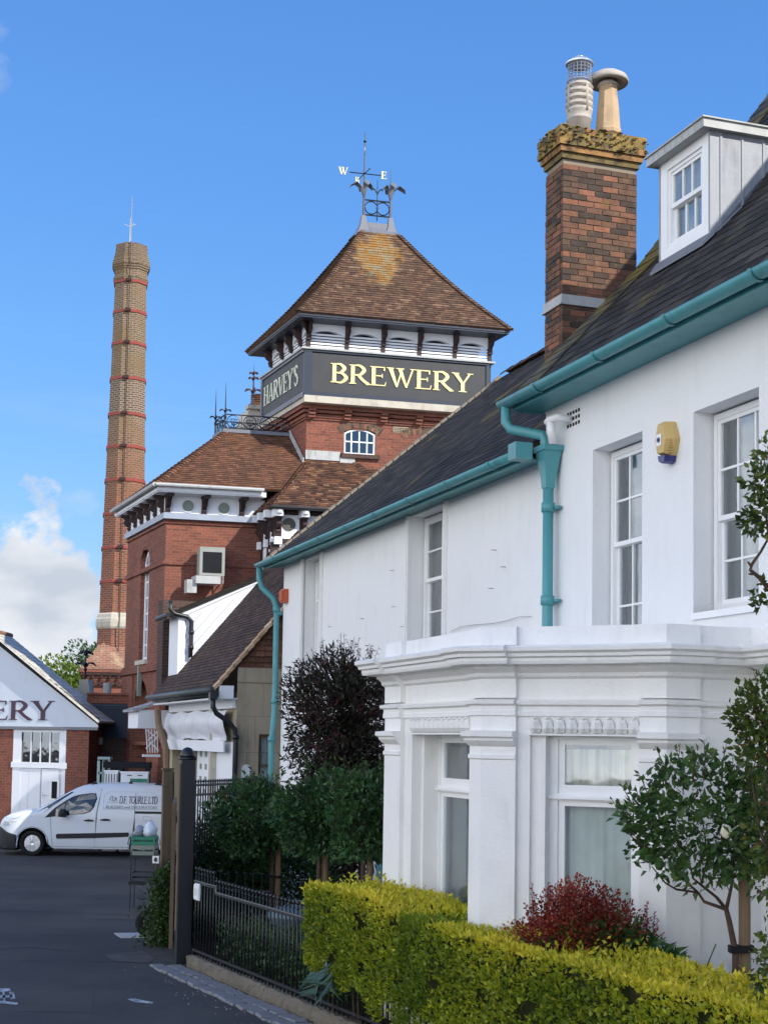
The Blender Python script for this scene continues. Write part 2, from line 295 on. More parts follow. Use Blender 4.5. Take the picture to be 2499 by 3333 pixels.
mt['black']=flat('black_iron_paint',(.012,.013,.016),.4,.5,bs=40,bst=.1)
mt['timber']=flat('dark_stained_timber',(.04,.022,.022),.6,.3,bs=30)
mt['white']=stain('white_painted_board',(.74,.76,.79),(.5,.52,.55),2,.5,.8,.6,30,.1,amt=.4)
mt['glass']=glassm('window_glass',(.93,.96,.96),.05); mt['glassdark']=glassm('dim_glass',(.25,.3,.33),.1)
mt['dark']=flat('dark_interior',(.02,.021,.024),.9,.1)
mt['maroon']=flat('maroon_letter_paint',(.05,.016,.04),.5,.4)
def _m_curtain():
    m=M('curtain_cloth',.85,.1); c=m.ramp(m.noise(1,5,.5,m.mapg(m.pos(),(14,14,.8))),[(.3,(.5,.46,.38)),(.7,(.8,.77,.68))]); m.col(c); return m.m
mt['curtain']=_m_curtain()
mt['net']=flat('pale_blind_cloth',(.76,.8,.78),.8,.1,var=.15)
def _m_chim():
    m=M('factory_chimney_brick',.85,.25); uv=m.uv(); b=m.brick(uv,(.26,.08,.045),(.15,.05,.035),(.26,.18,.12),.3,.1,.016)
    sp=m.new('ShaderNodeSeparateXYZ'); m.L.new(m.pos(),sp.inputs[0]); z=sp.outputs[2]
    zz=m.math('ADD',z,m.math('MULTIPLY',m.noise(.7,5),3.))
    def band(lo,hi): r=m.new('ShaderNodeMapRange'); r.inputs[1].default_value=lo; r.inputs[2].default_value=hi; m.L.new(zz,r.inputs[0]); return r.outputs[0]
    br=m.brick(uv,(.17,.105,.07),(.1,.07,.05),(.3,.24,.17),.3,.1,.018)
    c=m.mix(band(15.,19.),b.outputs[0],br.outputs[0])
    f=m.math('MULTIPLY',m.ramp(m.noise(.9,8,.7),[(.42,0),(.6,1)]),band(13,20)); c=m.mix(m.math('MULTIPLY',f,.7),c,(.19,.125,.055))
    c=m.mix(m.math('MULTIPLY',band(25.2,27.),.6),c,(.09,.075,.06))
    m.col(c); m.bump(b.outputs[1],.5,-.01); return m.m
mt['chim']=_m_chim()
def _m_diaper():
    m=M('diaper_brick',.85,.25); b=m.brick(m.uv(),(.1,.06,.045),(.06,.04,.032),(.27,.21,.15),.3,.1,.03); m.col(b.outputs[0]); m.bump(b.outputs[1],.5,-.01); return m.m
mt['diaper']=_m_diaper()
mt['band']=flat('red_iron_band',(.3,.06,.045),.6,.3)
mt['stackbrick']=rampm('old_stack_brick',[(0,(.055,.043,.038)),(.25,(.09,.06,.046)),(.5,(.13,.078,.055)),(.75,(.175,.088,.058)),(1,(.26,.115,.07))],.85,.2,[((.2,.15,.04),3.,.6,.7,.7),((.3,.27,.2),9.,.66,.74,.6)],25,.7).m
mt['mortar']=flat('lime_mortar',(.26,.22,.17),.9,.1,bs=60,bst=.5)
mt['moss']=rampm('lichen_crust',[(0,(.13,.1,.06)),(.4,(.2,.15,.065)),(.75,(.3,.22,.07)),(1,(.34,.16,.08))],.95,.1,[((.06,.05,.035),6.,.5,.62,.8),((.35,.15,.04),4,.62,.7,.5)],22,1.).m
mt['pot']=stain('buff_clay_pot',(.48,.34,.2),(.12,.09,.06),5,.48,.62,.8,20,.4,amt=.85)
mt['potpale']=stain('pale_clay_pot',(.42,.38,.33),(.16,.145,.12),6,.5,.65,.8,20,.4,amt=.7)
def _m_asph():
    m=M('asphalt',.85,.3); c=m.mix(m.ramp(m.noise(.35,7,.65),[(.4,0),(.66,1)]),(.042,.042,.045),(.085,.079,.072)); c=m.mix(.6,c,m.ramp(m.noise(55,3,.8),[(.3,.6),(.7,1.35)]),'MULTIPLY')
    c=m.mix(m.ramp(m.noise(.9,3,.4,m.mapg(m.pos(),(.25,3.,1),rot=(0,0,.06))),[(.66,0),(.68,1),(.685,0)]),c,(.018,.018,.02))
    m.col(c); m.bump(m.noise(70,3,.8),.5,.006); return m.m
mt['asphalt']=_m_asph()
mt['soil']=flat('garden_soil',(.05,.038,.026),.95,.1,bs=14,bst=1.,var=.5)
mt['plinth']=stain('rough_stone_plinth',(.15,.128,.095),(.06,.053,.04),3,.4,.62,.95,16,1.,amt=.8,bd=.02)
mt['sett']=stain('stone_sett',(.2,.2,.21),(.09,.09,.09),5,.4,.62,.8,20,.6,amt=.7)
mt['wood']=stain('weathered_timber',(.12,.085,.05),(.05,.04,.03),6,.4,.6,.8,30,.4,amt=.7)
mt['bark']=flat('bark',(.09,.06,.045),.9,.1,bs=30,bst=.8,var=.4,vs=12)
mt['stake']=stain('stake_timber',(.2,.13,.075),(.09,.06,.04),6,.4,.6,.8,30,.4,amt=.6)
mt['rubber']=flat('tyre_rubber',(.014,.014,.015),.8,.2); mt['bumper']=flat('black_plastic',(.02,.021,.024),.6,.3)
mt['vanwhite']=flat('van_white_paint',(.64,.68,.73),.22,.5,var=.02)  # white darkened and blued, the yard's shade put into the colour
mt['silver']=flat('silver_trim',(.6,.62,.65),.3,.5,.7)
mt['yellowbox']=flat('faded_yellow_plastic',(.6,.42,.16),.5,.4); mt['bluebox']=flat('blue_lens',(.03,.035,.16),.3,.5)
mt['orange']=flat('red_orange_plastic',(.5,.1,.04),.5,.4)
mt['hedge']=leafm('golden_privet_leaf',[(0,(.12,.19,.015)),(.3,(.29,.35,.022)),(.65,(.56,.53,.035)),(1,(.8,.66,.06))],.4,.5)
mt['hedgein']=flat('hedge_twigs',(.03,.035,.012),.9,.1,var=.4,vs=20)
mt['rose']=leafm('rose_leaf',[(0,(.025,.06,.02)),(.5,(.055,.12,.028)),(.85,(.09,.17,.04)),(1,(.13,.17,.04))],.3,.35)
mt['shrub']=leafm('dark_green_leaf',[(0,(.02,.052,.022)),(.5,(.045,.11,.034)),(.85,(.075,.165,.045)),(1,(.09,.16,.05))],.3,.4)
mt['nandina']=leafm('dark_bronze_leaf',[(0,(.018,.02,.014)),(.5,(.036,.036,.022)),(.78,(.07,.038,.032)),(1,(.14,.045,.06))],.2,.5)
mt['berberis']=leafm('crimson_leaf',[(0,(.1,.014,.014)),(.5,(.27,.03,.02)),(1,(.45,.11,.045))],.35,.4)
mt['bright']=leafm('yellow_green_leaf',[(0,(.08,.13,.015)),(.6,(.16,.24,.025)),(1,(.26,.33,.05))],.4,.5)  # yellow green foliage, tone varies from leaf to leaf
mt['olive']=leafm('climber_leaf',[(0,(.04,.07,.015)),(.5,(.08,.12,.02)),(.85,(.14,.17,.03)),(1,(.2,.07,.03))],.35,.35)
mt['lily']=leafm('lily_leaf',[(0,(.03,.09,.025)),(.6,(.06,.15,.035)),(1,(.11,.21,.06))],.3,.4)
mt['ivy']=leafm('ivy_leaf',[(0,(.02,.05,.015)),(.6,(.045,.09,.02)),(1,(.08,.13,.03))],.3,.4)
mt['petal']=flat('cream_petal',(.75,.7,.55),.6,.2)
mt['green']=flat('green_plastic',(.025,.2,.12),.5,.4); mt['bag']=flat('white_plastic_bag',(.55,.62,.7),.35,.5,bs=12,bst=.6)
mt['greygreen']=flat('grey_green_plastic',(.2,.23,.19),.5,.4)

# ---------------------------------------------------------------- generic builders
def wallp(mb,W,a0,a1,z0,z1,ops,dep=.2):
    """wall face at depth 0 with rectangular openings and their reveals"""
    A=sorted({a0,a1,*[o[0] for o in ops],*[o[1] for o in ops]}); Z=sorted({z0,z1,*[o[2] for o in ops],*[o[3] for o in ops]})
    for i in range(len(A)-1):
        for j in range(len(Z)-1):
            ca,cz=(A[i]+A[i+1])/2,(Z[j]+Z[j+1])/2
            if any(o[0]<ca<o[1] and o[2]<cz<o[3] for o in ops): continue
            mb.poly([W(A[i],0,Z[j]),W(A[i+1],0,Z[j]),W(A[i+1],0,Z[j+1]),W(A[i],0,Z[j+1])])
    for o in ops:
        a,b,c,d=o[:4]; p=o[4] if len(o)>4 else dep
        for q in (((a,c),(a,d)),((a,d),(b,d)),((b,d),(b,c)),((b,c),(a,c))):
            mb.poly([W(q[0][0],0,q[0][1]),W(q[1][0],0,q[1][1]),W(q[1][0],p,q[1][1]),W(q[0][0],p,q[0][1])])
def curtain(W,a0,a1,z0,z1,d,mat,parent,name='curtain',amp=.018,per=.055):
    mb=MB(); n=max(6,int((a1-a0)/.012)); f=[];ph=random.random()*6
    xs=[a0+(a1-a0)*k/n for k in range(n+1)]
    ds=[d+amp*math.sin(2*math.pi*x/per+ph+1.3*math.sin(x*19+ph))+amp*.6*math.sin(x*47+ph) for x in xs]
    mb.strip([[W(x,y,z0) for x,y in zip(xs,ds)],[W(x,y,z1) for x,y in zip(xs,ds)]],False,False)
    return ob(name,mb,mat,parent,True,recalc=False)
def window(W,a0,a1,z0,z1,d,parent,mat,cols=2,rows=(2,2),fw=.055,bar=.022,meet=None,cur=None,glass=None,label=None,sash=True,back=True,twocur=None):
    """frame, meeting rail, glazing bars; pane and curtain as sub-parts. d = depth of the frame face."""
    mb=MB(); mz=(z0+z1)/2 if meet is None else meet
    b=lambda x0,x1,y0,y1,e0,e1:mb.box(W,x0,x1,e0,e1,y0,y1)
    b(a0,a0+fw,z0,z1,d,d+.09); b(a1-fw,a1,z0,z1,d,d+.09); b(a0+fw,a1-fw,z1-fw,z1,d,d+.09); b(a0+fw,a1-fw,z0,z0+fw*1.3,d,d+.09)
    def light(x0,x1,y0,y1,e,c,r):
        s=.038
        b(x0,x0+s,y0,y1,e,e+.035); b(x1-s,x1,y0,y1,e,e+.035); b(x0+s,x1-s,y1-s,y1,e,e+.035); b(x0+s,x1-s,y0,y0+s*1.2,e,e+.035)
        for k in range(1,c): x=x0+s+(x1-x0-2*s)*k/c; b(x-bar/2,x+bar/2,y0+s*1.2,y1-s,e+.006,e+.03)
        for k in range(1,r):
            y=y0+s+(y1-y0-2*s)*k/r
            xs=[x0+s]+[x0+s+(x1-x0-2*s)*q/c for q in range(1,c)]+[x1-s]
            for q in range(c): b(xs[q]+(bar/2 if q else 0),xs[q+1]-(bar/2 if q<c-1 else 0),y-bar/2,y+bar/2,e+.006,e+.03)
    e1=d+.012 if sash else d+.02; e2=d+.05 if sash else d+.02
    light(a0+fw,a1-fw,mz-(.0 if sash else -.004),z1-fw,e1,cols,rows[0]); light(a0+fw,a1-fw,z0+fw*1.3,mz+(.03 if sash else -.004),e2,cols,rows[1])
    f=ob('window',mb,mat,parent,label=label)
    g=MB()
    for y0,y1,e in ((mz+.03,z1-fw-.03,e1+.016),(z0+fw*1.3+.03,mz-.005,e2+.016)): g.box(W,a0+fw+.03,a1-fw-.03,e,e+.004,y0,y1)
    ob('pane',g,glass or mt['glass'],f)
    if cur:
        if twocur: curtain(W,a0+fw*.5,a0+(a1-a0)*twocur,z0+.03,z1-.03,d+.17,cur,f); curtain(W,a1-(a1-a0)*twocur,a1-fw*.5,z0+.03,z1-.03,d+.17,cur,f)
        else: curtain(W,a0+fw*.5,a1-fw*.5,z0+.03,z1-.03,d+.17,cur,f)
    if back:
        q=MB(); t=.02
        for p in ([(a0-.15,d+.6,z0-.1),(a1+.15,d+.6,z0-.1),(a1+.15,d+.6,z1+.1),(a0-.15,d+.6,z1+.1)],[(a0-.15,d+.1,z0-.1),(a0-.15,d+.6,z0-.1),(a0-.15,d+.6,z1+.1),(a0-.15,d+.1,z1+.1)],[(a1+.15,d+.1,z0-.1),(a1+.15,d+.6,z0-.1),(a1+.15,d+.6,z1+.1),(a1+.15,d+.1,z1+.1)],[(a0-.15,d+.1,z0-.1),(a1+.15,d+.1,z0-.1),(a1+.15,d+.6,z0-.1),(a0-.15,d+.6,z0-.1)],[(a0-.15,d+.1,z1+.1),(a1+.15,d+.1,z1+.1),(a1+.15,d+.6,z1+.1),(a0-.15,d+.6,z1+.1)]):
            q.poly([W(*x) for x in p])
        ob('room_recess',q,mt['dark'],f)
    return f
def tiles(mb,A,B,C,D,tw=.165,g=.1,th=.014,jit=.006,gap=.004,sag=0.):
    """courses of separate tiles on the slope A-B (eave) to D-C (top)"""
    A,B,C,D=map(Vector,(A,B,C,D)); e=(B-A).normalized(); n=(B-A).cross(D-A).normalized()
    if n.z<0: n=-n
    up=n.cross(e); 
    if up.z<0: up=-up
    Ls=(D-A).dot(up); Rn=max(1,round(Ls/g)); 
    for i in range(Rn):
        t0,t1=i/Rn,min(1,(i+1.25)/Rn)
        l0,r0=A.lerp(D,t0),B.lerp(C,t0); l1,r1=A.lerp(D,t1),B.lerp(C,t1)
        s0,s1=(l0-A).dot(e),(r0-A).dot(e); q0,q1=(l1-A).dot(e),(r1-A).dot(e); u0=t0*Ls; u1=t1*Ls
        lo=min(s0,q0); hi=max(s1,q1); off=(i%2)*.5*tw; k=math.floor((lo-off)/tw)
        while k*tw+off<hi:
            x0=k*tw+off+gap/2; x1=x0+tw-gap; k+=1
            b0,b1=max(x0,s0),min(x1,s1); c0,c1=max(x0,q0),min(x1,q1)
            if b1-b0<.01: 
                continue
            if c1<=c0: c0=c1=min(max(b0,q0),q1)
            j=random.uniform(-jit,jit); jj=random.uniform(-jit,jit); h=th+abs(j)*.6; v=n*-sag*math.sin(math.pi*t0)
            P=lambda s,u,o:A+e*s+up*u+n*o+v
            r=random.random()
            mb.poly([P(b0,u0+jj,h),P(b1,u0+jj,h),P(c1,u1,.002),P(c0,u1,.002)],r); mb.poly([P(b0,u0+jj,h-th*1.1),P(b1,u0+jj,h-th*1.1),P(b1,u0+jj,h),P(b0,u0+jj,h)],r)
            mb.poly([P(b0,u0+jj,h-th*1.1),P(b0,u0+jj,h),P(c0,u1,.002)],r); mb.poly([P(b1,u0+jj,h),P(b1,u0+jj,h-th*1.1),P(c1,u1,.002)],r)
def deck(mb,pts,t=.05):   # solid slab under tiles
    P=[Vector(p) for p in pts]; n=(P[1]-P[0]).cross(P[-1]-P[0]).normalized(); n=n if n.z>0 else -n
    mb.prism([p-n*.004 for p in P],[p-n*t for p in P])
def bonnets(mb,A,B,n=None,r=.1,g=.1,hw=.12):
    """bonnet tiles up a hip A to B"""
    A,B=Vector(A),Vector(B); L=(B-A).length; n=round(L/g); d=(B-A)/L; s=d.cross(Vector((0,0,1))).normalized(); u=s.cross(d)
    if u.z<0:u=-u
    for i in range(n):
        p=A+d*(i*L/n); q=A+d*((i+1.35)*L/n); rr=random.random()
        for a in range(4):
            t0=-1.25+2.5*a/4; t1=-1.25+2.5*(a+1)/4
            f=lambda o,t,lift,w:o+s*math.sin(t)*w+u*(math.cos(t)*w*.75-w*.55+lift)
            mb.poly([f(p,t0,.035,hw),f(p,t1,.035,hw),f(q,t1,0,hw*.8),f(q,t0,0,hw*.8)],rr); mb.poly([f(p,t0,.035,hw),f(p,t1,.035,hw),f(p,t1,.015,hw*.9),f(p,t0,.015,hw*.9)],rr)
def sweep(mb,W2,path,prof,closed_ends=True,r=None):
    """profile [(out,z)] swept along plan path [(u,n)] (outward = left of travel), mitred"""
    n=len(path); rings=[]
    for k in range(n):
        p=Vector(path[k]); 
        a=(p-Vector(path[k-1])).normalized() if k else None; b=(Vector(path[k+1])-p).normalized() if k<n-1 else None
        na=Vector((-a.y,a.x)) if a else None; nb=Vector((-b.y,b.x)) if b else None
        if na is None: m=nb
        elif nb is None: m=na
        else: m=(na+nb); m=m/ (m.dot(na))
        rings.append([W2(p.x+m.x*d,p.y+m.y*d,z) for d,z in prof])
    mb.strip(rings,False,False,r)
    if closed_ends:
        mb.poly(rings[0]); mb.poly(rings[-1])
def finial(mb,base,h,r=.03,forks=((.45,.16),),X=(1,0,0)):
    b=Vector(base); X=Vector(X); Z=Vector((0,0,1))
    mb.tube([b,b+Z*h*.2,b+Z*h*.25,b+Z*h*.3,b+Z*h*.6,b+Z*h],[r*1.4,r,r*2.1,r,r*.7,.003],6)
    for t,w in forks:
        for s in (-1,1):
            p=b+Z*h*t; mb.tube([p,p+X*s*w*.35+Z*w*.45,p+X*s*w*.75+Z*w*.4,p+X*s*w+Z*w*.15],[r*.9,r*.8,r*1.3,r*.5],5)
            Y=X.cross(Z); mb.tube([p,p+Y*s*w*.35+Z*w*.45,p+Y*s*w*.75+Z*w*.4,p+Y*s*w+Z*w*.15],[r*.9,r*.8,r*1.3,r*.5],5)
# ---------------------------------------------------------------- roman capitals drawn as strokes
def _brush(P,w,n=18):
    out=[]; k=len(P)
    pts=[]
    for i in range(k-1):
        p0,p1,p2,p3=P[max(i-1,0)],P[i],P[i+1],P[min(i+2,k-1)]
        for j in range(6 if k>2 else 1):
            t=j/(6 if k>2 else 1); pts.append(tuple(.5*(2*p1[c]+(p2[c]-p0[c])*t+(2*p0[c]-5*p1[c]+4*p2[c]-p3[c])*t*t+(3*p1[c]-p0[c]-3*p2[c]+p3[c])*t**3) for c in (0,1)))
    pts.append(P[-1]); m=len(pts); L=[];R=[]
    for i,p in enumerate(pts):
        a=pts[max(i-1,0)]; b=pts[min(i+1,m-1)]; dx,dy=b[0]-a[0],b[1]-a[1]; l=math.hypot(dx,dy) or 1; nx,ny=-dy/l,dx/l; ww=w(i/(m-1))/2 if callable(w) else w/2
        L.append((p[0]+nx*ww,p[1]+ny*ww)); R.append((p[0]-nx*ww,p[1]-ny*ww))
    for i in range(m-1): out.append([L[i],L[i+1],R[i+1],R[i]])
    return out
T_,N_=.15,.055
def glyph(c):
    st=lambda x,y0=0,y1=1,w=T_:[[(x,y0),(x+w,y0),(x+w,y1),(x,y1)]]
    sf=lambda x0,x1,y:[[(x0,y-.022),(x1,y-.022),(x1,y+.022),(x0,y+.022)]]
    foot=lambda x,w=T_:sf(x-.07,x+w+.07,.022)+sf(x-.07,x+w+.07,.978)
    bowl=lambda x,y0,y1,r:[q for q in _brush([(x,y1-.03),(x+r*.55,y1-.035),(x+r*.95,(y0+y1)/2+.02),(x+r*.55,y0+.035),(x,y0+.03)],lambda t:N_+(T_-N_)*math.sin(math.pi*t)**1.5)]
    if c=='B': return st(.08)+foot(.08)+bowl(.2,.5,1,.36)+bowl(.2,0,.54,.44),.72
    if c=='R': return st(.08)+foot(.08)+bowl(.2,.46,1,.42)+_brush([(.36,.5),(.56,.22),(.78,.02)],.13)+sf(.66,.86,.02),.82
    if c=='D': return st(.08)+foot(.08)+bowl(.2,0,1,.62),.86
    if c=='P': return st(.08)+foot(.08)+bowl(.2,.44,1,.42),.7
    if c in 'EFL':
        g=st(.08)+foot(.08)
        if c!='L': g+=[[(.2,.945),(.58,.945),(.58,1),(.2,1)],[(.54,.8),(.6,.8),(.6,1),(.57,1)],[(.2,.49),(.5,.49),(.5,.545),(.2,.545)],[(.47,.41),(.51,.41),(.51,.625),(.47,.625)]]
        if c!='F': g+=[[(.2,0),(.62,0),(.62,.055),(.2,.055)],[(.58,0),(.62,0),(.66,.22),(.63,.22)]]
        return g,.7 if c!='F' else .64
    if c=='W': return [[(.02,1),(.2,1),(.42,0),(.34,0)],[(.34,0),(.4,0),(.62,1),(.56,1)],[(.4,1),(.56,1),(.8,0),(.72,0)],[(.72,0),(.78,0),(1.04,1),(.98,1)]]+sf(-.04,.26,.978)+sf(.34,.66,.978)+sf(.9,1.1,.978),1.1
    if c=='Y': return [[(.0,1),(.19,1),(.44,.48),(.36,.4)],[(.66,1),(.74,1),(.46,.44),(.4,.48)],[(.33,0),(.48,0),(.48,.48),(.33,.48)]]+sf(-.05,.26,.978)+sf(.58,.82,.978)+sf(.24,.57,.022),.8
    if c=='H': return st(.08)+foot(.08)+st(.6)+foot(.6)+[[(.2,.48),(.62,.48),(.62,.535),(.2,.535)]],.86
    if c=='A': return [[(.06,0),(.12,0),(.42,1),(.36,1)],[(.6,0),(.78,0),(.45,1),(.36,1)],[(.2,.3),(.58,.3),(.58,.35),(.2,.35)]]+sf(-.02,.22,.022)+sf(.52,.86,.022),.82
    if c=='V': return [[(.0,1),(.18,1),(.42,0),(.34,0)],[(.66,1),(.72,1),(.42,0),(.36,0)]]+sf(-.05,.26,.978)+sf(.56,.8,.978),.76
    if c=='T': return st(.3)+sf(.22,.53,.022)+[[(.04,.945),(.7,.945),(.7,1),(.04,1)],[(.04,.78),(.07,.78),(.1,1),(.04,1)],[(.67,.78),(.7,.78),(.7,1),(.64,1)]],.74
    if c=='U': return st(.1,.25)+sf(.02,.32,.978)+_brush([(.17,.3),(.22,.06),(.45,.02),(.62,.12),(.66,.35)],lambda t:T_+(N_-T_)*t)+st(.63,.3,1,.06)+sf(.55,.77,.978),.8
    if c=='O': return _brush([(.45,1),(.12,.8),(.06,.5),(.12,.2),(.45,0.02)],lambda t:N_+(T_-N_)*math.sin(math.pi*t))+_brush([(.45,.02),(.78,.2),(.84,.5),(.78,.8),(.45,1)],lambda t:N_+(T_-N_)*math.sin(math.pi*t)),.9
    if c=='S': return _brush([(.52,.8),(.42,.96),(.24,.96),(.12,.8),(.2,.6),(.42,.44),(.52,.22),(.4,.04),(.2,.03),(.08,.2)],lambda t:N_+(T_-N_)*math.sin(math.pi*t)),.62
    if c=="'": return [[(.06,1),(.18,1),(.12,.7),(.09,.7)]],.24
    if c=='.': return [[(.04,0),(.16,0),(.16,.12),(.04,.12)]],.22
    return [],.36
def lettering(name,txt,Wm,a0,a1,z0,z1,d,mat,parent,th=.012,sx=1):
    """Wm(a,d,z); a runs from the left of the word to its right"""
    adv=sum(glyph(c)[1] for c in txt); k=(a1-a0)/adv; h=z1-z0; mb=MB(); x=0; i=0
    for c in txt:
        g,w=glyph(c)
        for q in g:
            i+=1; e=(i%9)*.0006
            mb.prism([Wm(a0+(x+p[0])*k,d,z0+p[1]*h) for p in q],[Wm(a0+(x+p[0])*k,d-th-e,z0+p[1]*h) for p in q])
        x+=w
    return ob(name,mb,mat,parent)
def sanstext(name,txt,Wm,a0,a1,z0,d,mat,parent,th=.006):
    cu=bpy.data.curves.new(name,'FONT'); cu.body=txt; cu.extrude=0; t=bpy.data.objects.new(name,cu); COL.objects.link(t)
    dg=bpy.context.evaluated_depsgraph_get(); me=t.evaluated_get(dg).to_mesh(); vs=[v.co.copy() for v in me.vertices]; fs=[tuple(p.vertices) for p in me.polygons]
    bpy.data.objects.remove(t); x0=min(v.x for v in vs); x1=max(v.x for v in vs); k=(a1-a0)/(x1-x0)
    mb=MB()
    for f in fs:
        mb.prism([Wm(a0+(vs[i].x-x0)*k,d,z0+vs[i].y*k) for i in f],[Wm(a0+(vs[i].x-x0)*k,d-th,z0+vs[i].y*k) for i in f])
    return ob(name,mb,mat,parent)
# ================================================================ the two white houses (frame H: u away along the street, n out towards it)
_o=atY(905,2000,26.88); H=Fr(_o[0],_o[1],19.09)
HW=lambda a,d,z:H.w(a,-d,z)
UJ=-11.3; ZE=5.95; ZT=6.56
# --- lower house
LH=thing('white_house','lower white rendered house with long dark slate roof and turquoise gutter','house',H.w(-5.5,0,0))
mb=MB()
lops=[(-8.28,-6.96,4.0,5.86,.26),(-2.72,-1.68,3.72,5.84,.26)]
wallp(mb,HW,UJ+.02,-.36,-.4,ZE-.02,lops); mb.poly([HW(-.36,0,-.4),HW(-.36,9,-.4),HW(-.36,9,ZE),HW(-.36,4.6,9.7),HW(-.36,0,ZE)]); mb.poly([HW(UJ,9,-.4),HW(-.36,9,-.4),HW(-.36,9,ZE),HW(UJ,9,ZE)])
wall=ob('wall',mb,mt['stucco'],LH)
for i,(a,b,c,d,p) in enumerate(lops):
    w=window(HW,a+.02,b-.02,c+.02,d-.02,.2,LH,mt['gloss'],cols=2,rows=(2,2),cur=mt['curtain'],meet=5.12 if i else 4.95)
    s=MB(); s.box(HW,a-.14,b+.14,-.11,.2,c-.1,c); s.box(HW,a-.1,b+.1,-.07,0,c-.17,c-.1); ob('sill',s,mt['bay'],w)
    s=MB()
    for x in (a-.1,b): s.box(HW,x,x+.1,-.035,.02,c,d+.02); s.box(HW,x+.03,x+.07,-.05,-.035,c,d+.02)
    multi('architrave',s,mt['bay'],w)
ZR=9.84; NR=-4.36
mb=MB(); e0,e1=H.w(UJ+.0,.34,ZE-.03),H.w(.05,.34,ZE-.03); r0,r1=H.w(UJ,NR,ZR),H.w(.05,NR,ZR)
deck(mb,[e0,e1,r1,r0],.07); deck(mb,[H.w(UJ,NR*2-.3,ZE),H.w(.05,NR*2-.3,ZE),r1,r0],.07)
tiles(mb,e1,e0,r0,r1,.26,.16,.008,.003,.004); roof=ob('roof',mb,mt['slate'],LH)
mb=MB()
for k in range(24):
    u=UJ+k*(11.05/24); p=H.w(u,NR,ZR+.0); q=H.w(u+11.05/24*1.02,NR,ZR+.0)
    V=Vector
    for a in range(5):
        t=lambda j:-1.4+2.8*j/5
        f=lambda P,j,l:(P[0]+H.N[0]*math.sin(t(j))*.14,P[1]+H.N[1]*math.sin(t(j))*.14,P[2]+math.cos(t(j))*.12-.05+l)
        mb.poly([f(p,a,.02),f(p,a+1,.02),f(q,a+1,0),f(q,a,0)])
ob('ridge_tile',mb,mt['tiledark'],roof)
mb=MB()   # mortar verge at the far end
for k in range(34):
    t=k/34; t2=(k+.8)/34; A=H.w(.06,.3+(NR-.3)*t,ZE+.02+(ZR-ZE)*t); B=H.w(.06,.3+(NR-.3)*t2,ZE+.02+(ZR-ZE)*t2); j=random.uniform(0,.03)
    mb.prism([(A[0],A[1],A[2]-.05),(B[0],B[1],B[2]-.05),(B[0],B[1],B[2]+.03+j),(A[0],A[1],A[2]+.03+j)],[(x-H.U[0]*.12,y-H.U[1]*.12,z) for x,y,z in [(A[0],A[1],A[2]-.05),(B[0],B[1],B[2]-.05),(B[0],B[1],B[2]+.03),(A[0],A[1],A[2]+.03)]])
ob('verge',mb,mt['mortar'],roof)
def gutter(par,u0,u1,n,z,name='gutter',rd=.075):
    mb=MB(); L=u1-u0
    prof=[(math.cos(a)*rd,math.sin(a)*rd) for a in [math.pi+math.pi*j/8 for j in range(9)]]
    prof+=[(x*.88,y*.88+.0) for x,y in prof[::-1]]
    mb.strip([[H.w(u0+L*k/12,n+x,z+y) for x,y in prof] for k in range(13)],True,True)
    k=0.6
    while k<L-.2:
        mb.strip([[H.w(u0+k+q,n+x*1.16,z+y*1.16) for x,y in prof[:9]] for q in (0,.05)],False,False); mb.box(H.w,u0+k,u0+k+.03,n-rd-.06,n-rd,z-.05,z-.01); k+=1.35
    return ob(name,mb,mt['teal'],par,True)
gutter(LH,UJ-.1,-.02,.4,ZE-.02)
mb=MB(); mb.box(H.w,UJ+.02,.02,.3,.32,ZE-.12,ZE-.02); mb.box(H.w,UJ+.02,.02,0,.3,ZE-.06,ZE-.04); mb.box(H.w,UJ-.3,UJ-.1,.3,.5,ZE-.12,ZE+.06); ob('fascia',mb,mt['teal'],LH)
# left downpipe
def pipe(name,pts,r,mat,parent,cols=()):
    mb=MB(); mb.tube(pts,r,12)
    for z,p in cols: mb.tube([(p[0],p[1],z),(p[0],p[1],z+.09)],r*1.3,12)
    return ob(name,mb,mat,parent,True)
zz=lambda y,px=900:H.hn(px,y,.1)[1]
P1=[H.w(-.12,.4,5.86),H.w(-.12,.4,5.66),H.w(-.17,.36,5.5),H.w(-.25,.16,5.3),H.w(-.27,.1,5.12),H.w(-.27,.1,3.3),H.w(-.3,.12,3.1),H.w(-.3,.15,2.75),H.w(-.3,.15,0)]
dp=pipe('downpipe',P1,.052,mt['teal'],LH,[(5.05,H.w(-.27,.1,0)),(3.4,H.w(-.27,.1,0)),(2.72,H.w(-.3,.15,0))])
mb=MB(); mb.box(H.w,-.33,-.21,.0,.13,5.0,5.06); ob('bracket',mb,mt['teal'],dp)
# plinth band and low teal panel below
mb=MB(); mb.box(HW,UJ+.05,-.36,-.04,-.003,-.4,.75); ob('plinth',mb,flat('blue_grey_plinth',(.12,.17,.22),.7),LH)
mb=MB(); mb.box(HW,-7.0,-6.0,-.09,-.045,-.3,1.9); mb.box(HW,-6.9,-6.1,-.11,-.09,.1,1.0);mb.box(HW,-6.9,-6.1,-.11,-.09,1.1,1.8); ob('door',mb,mt['teal'],LH)
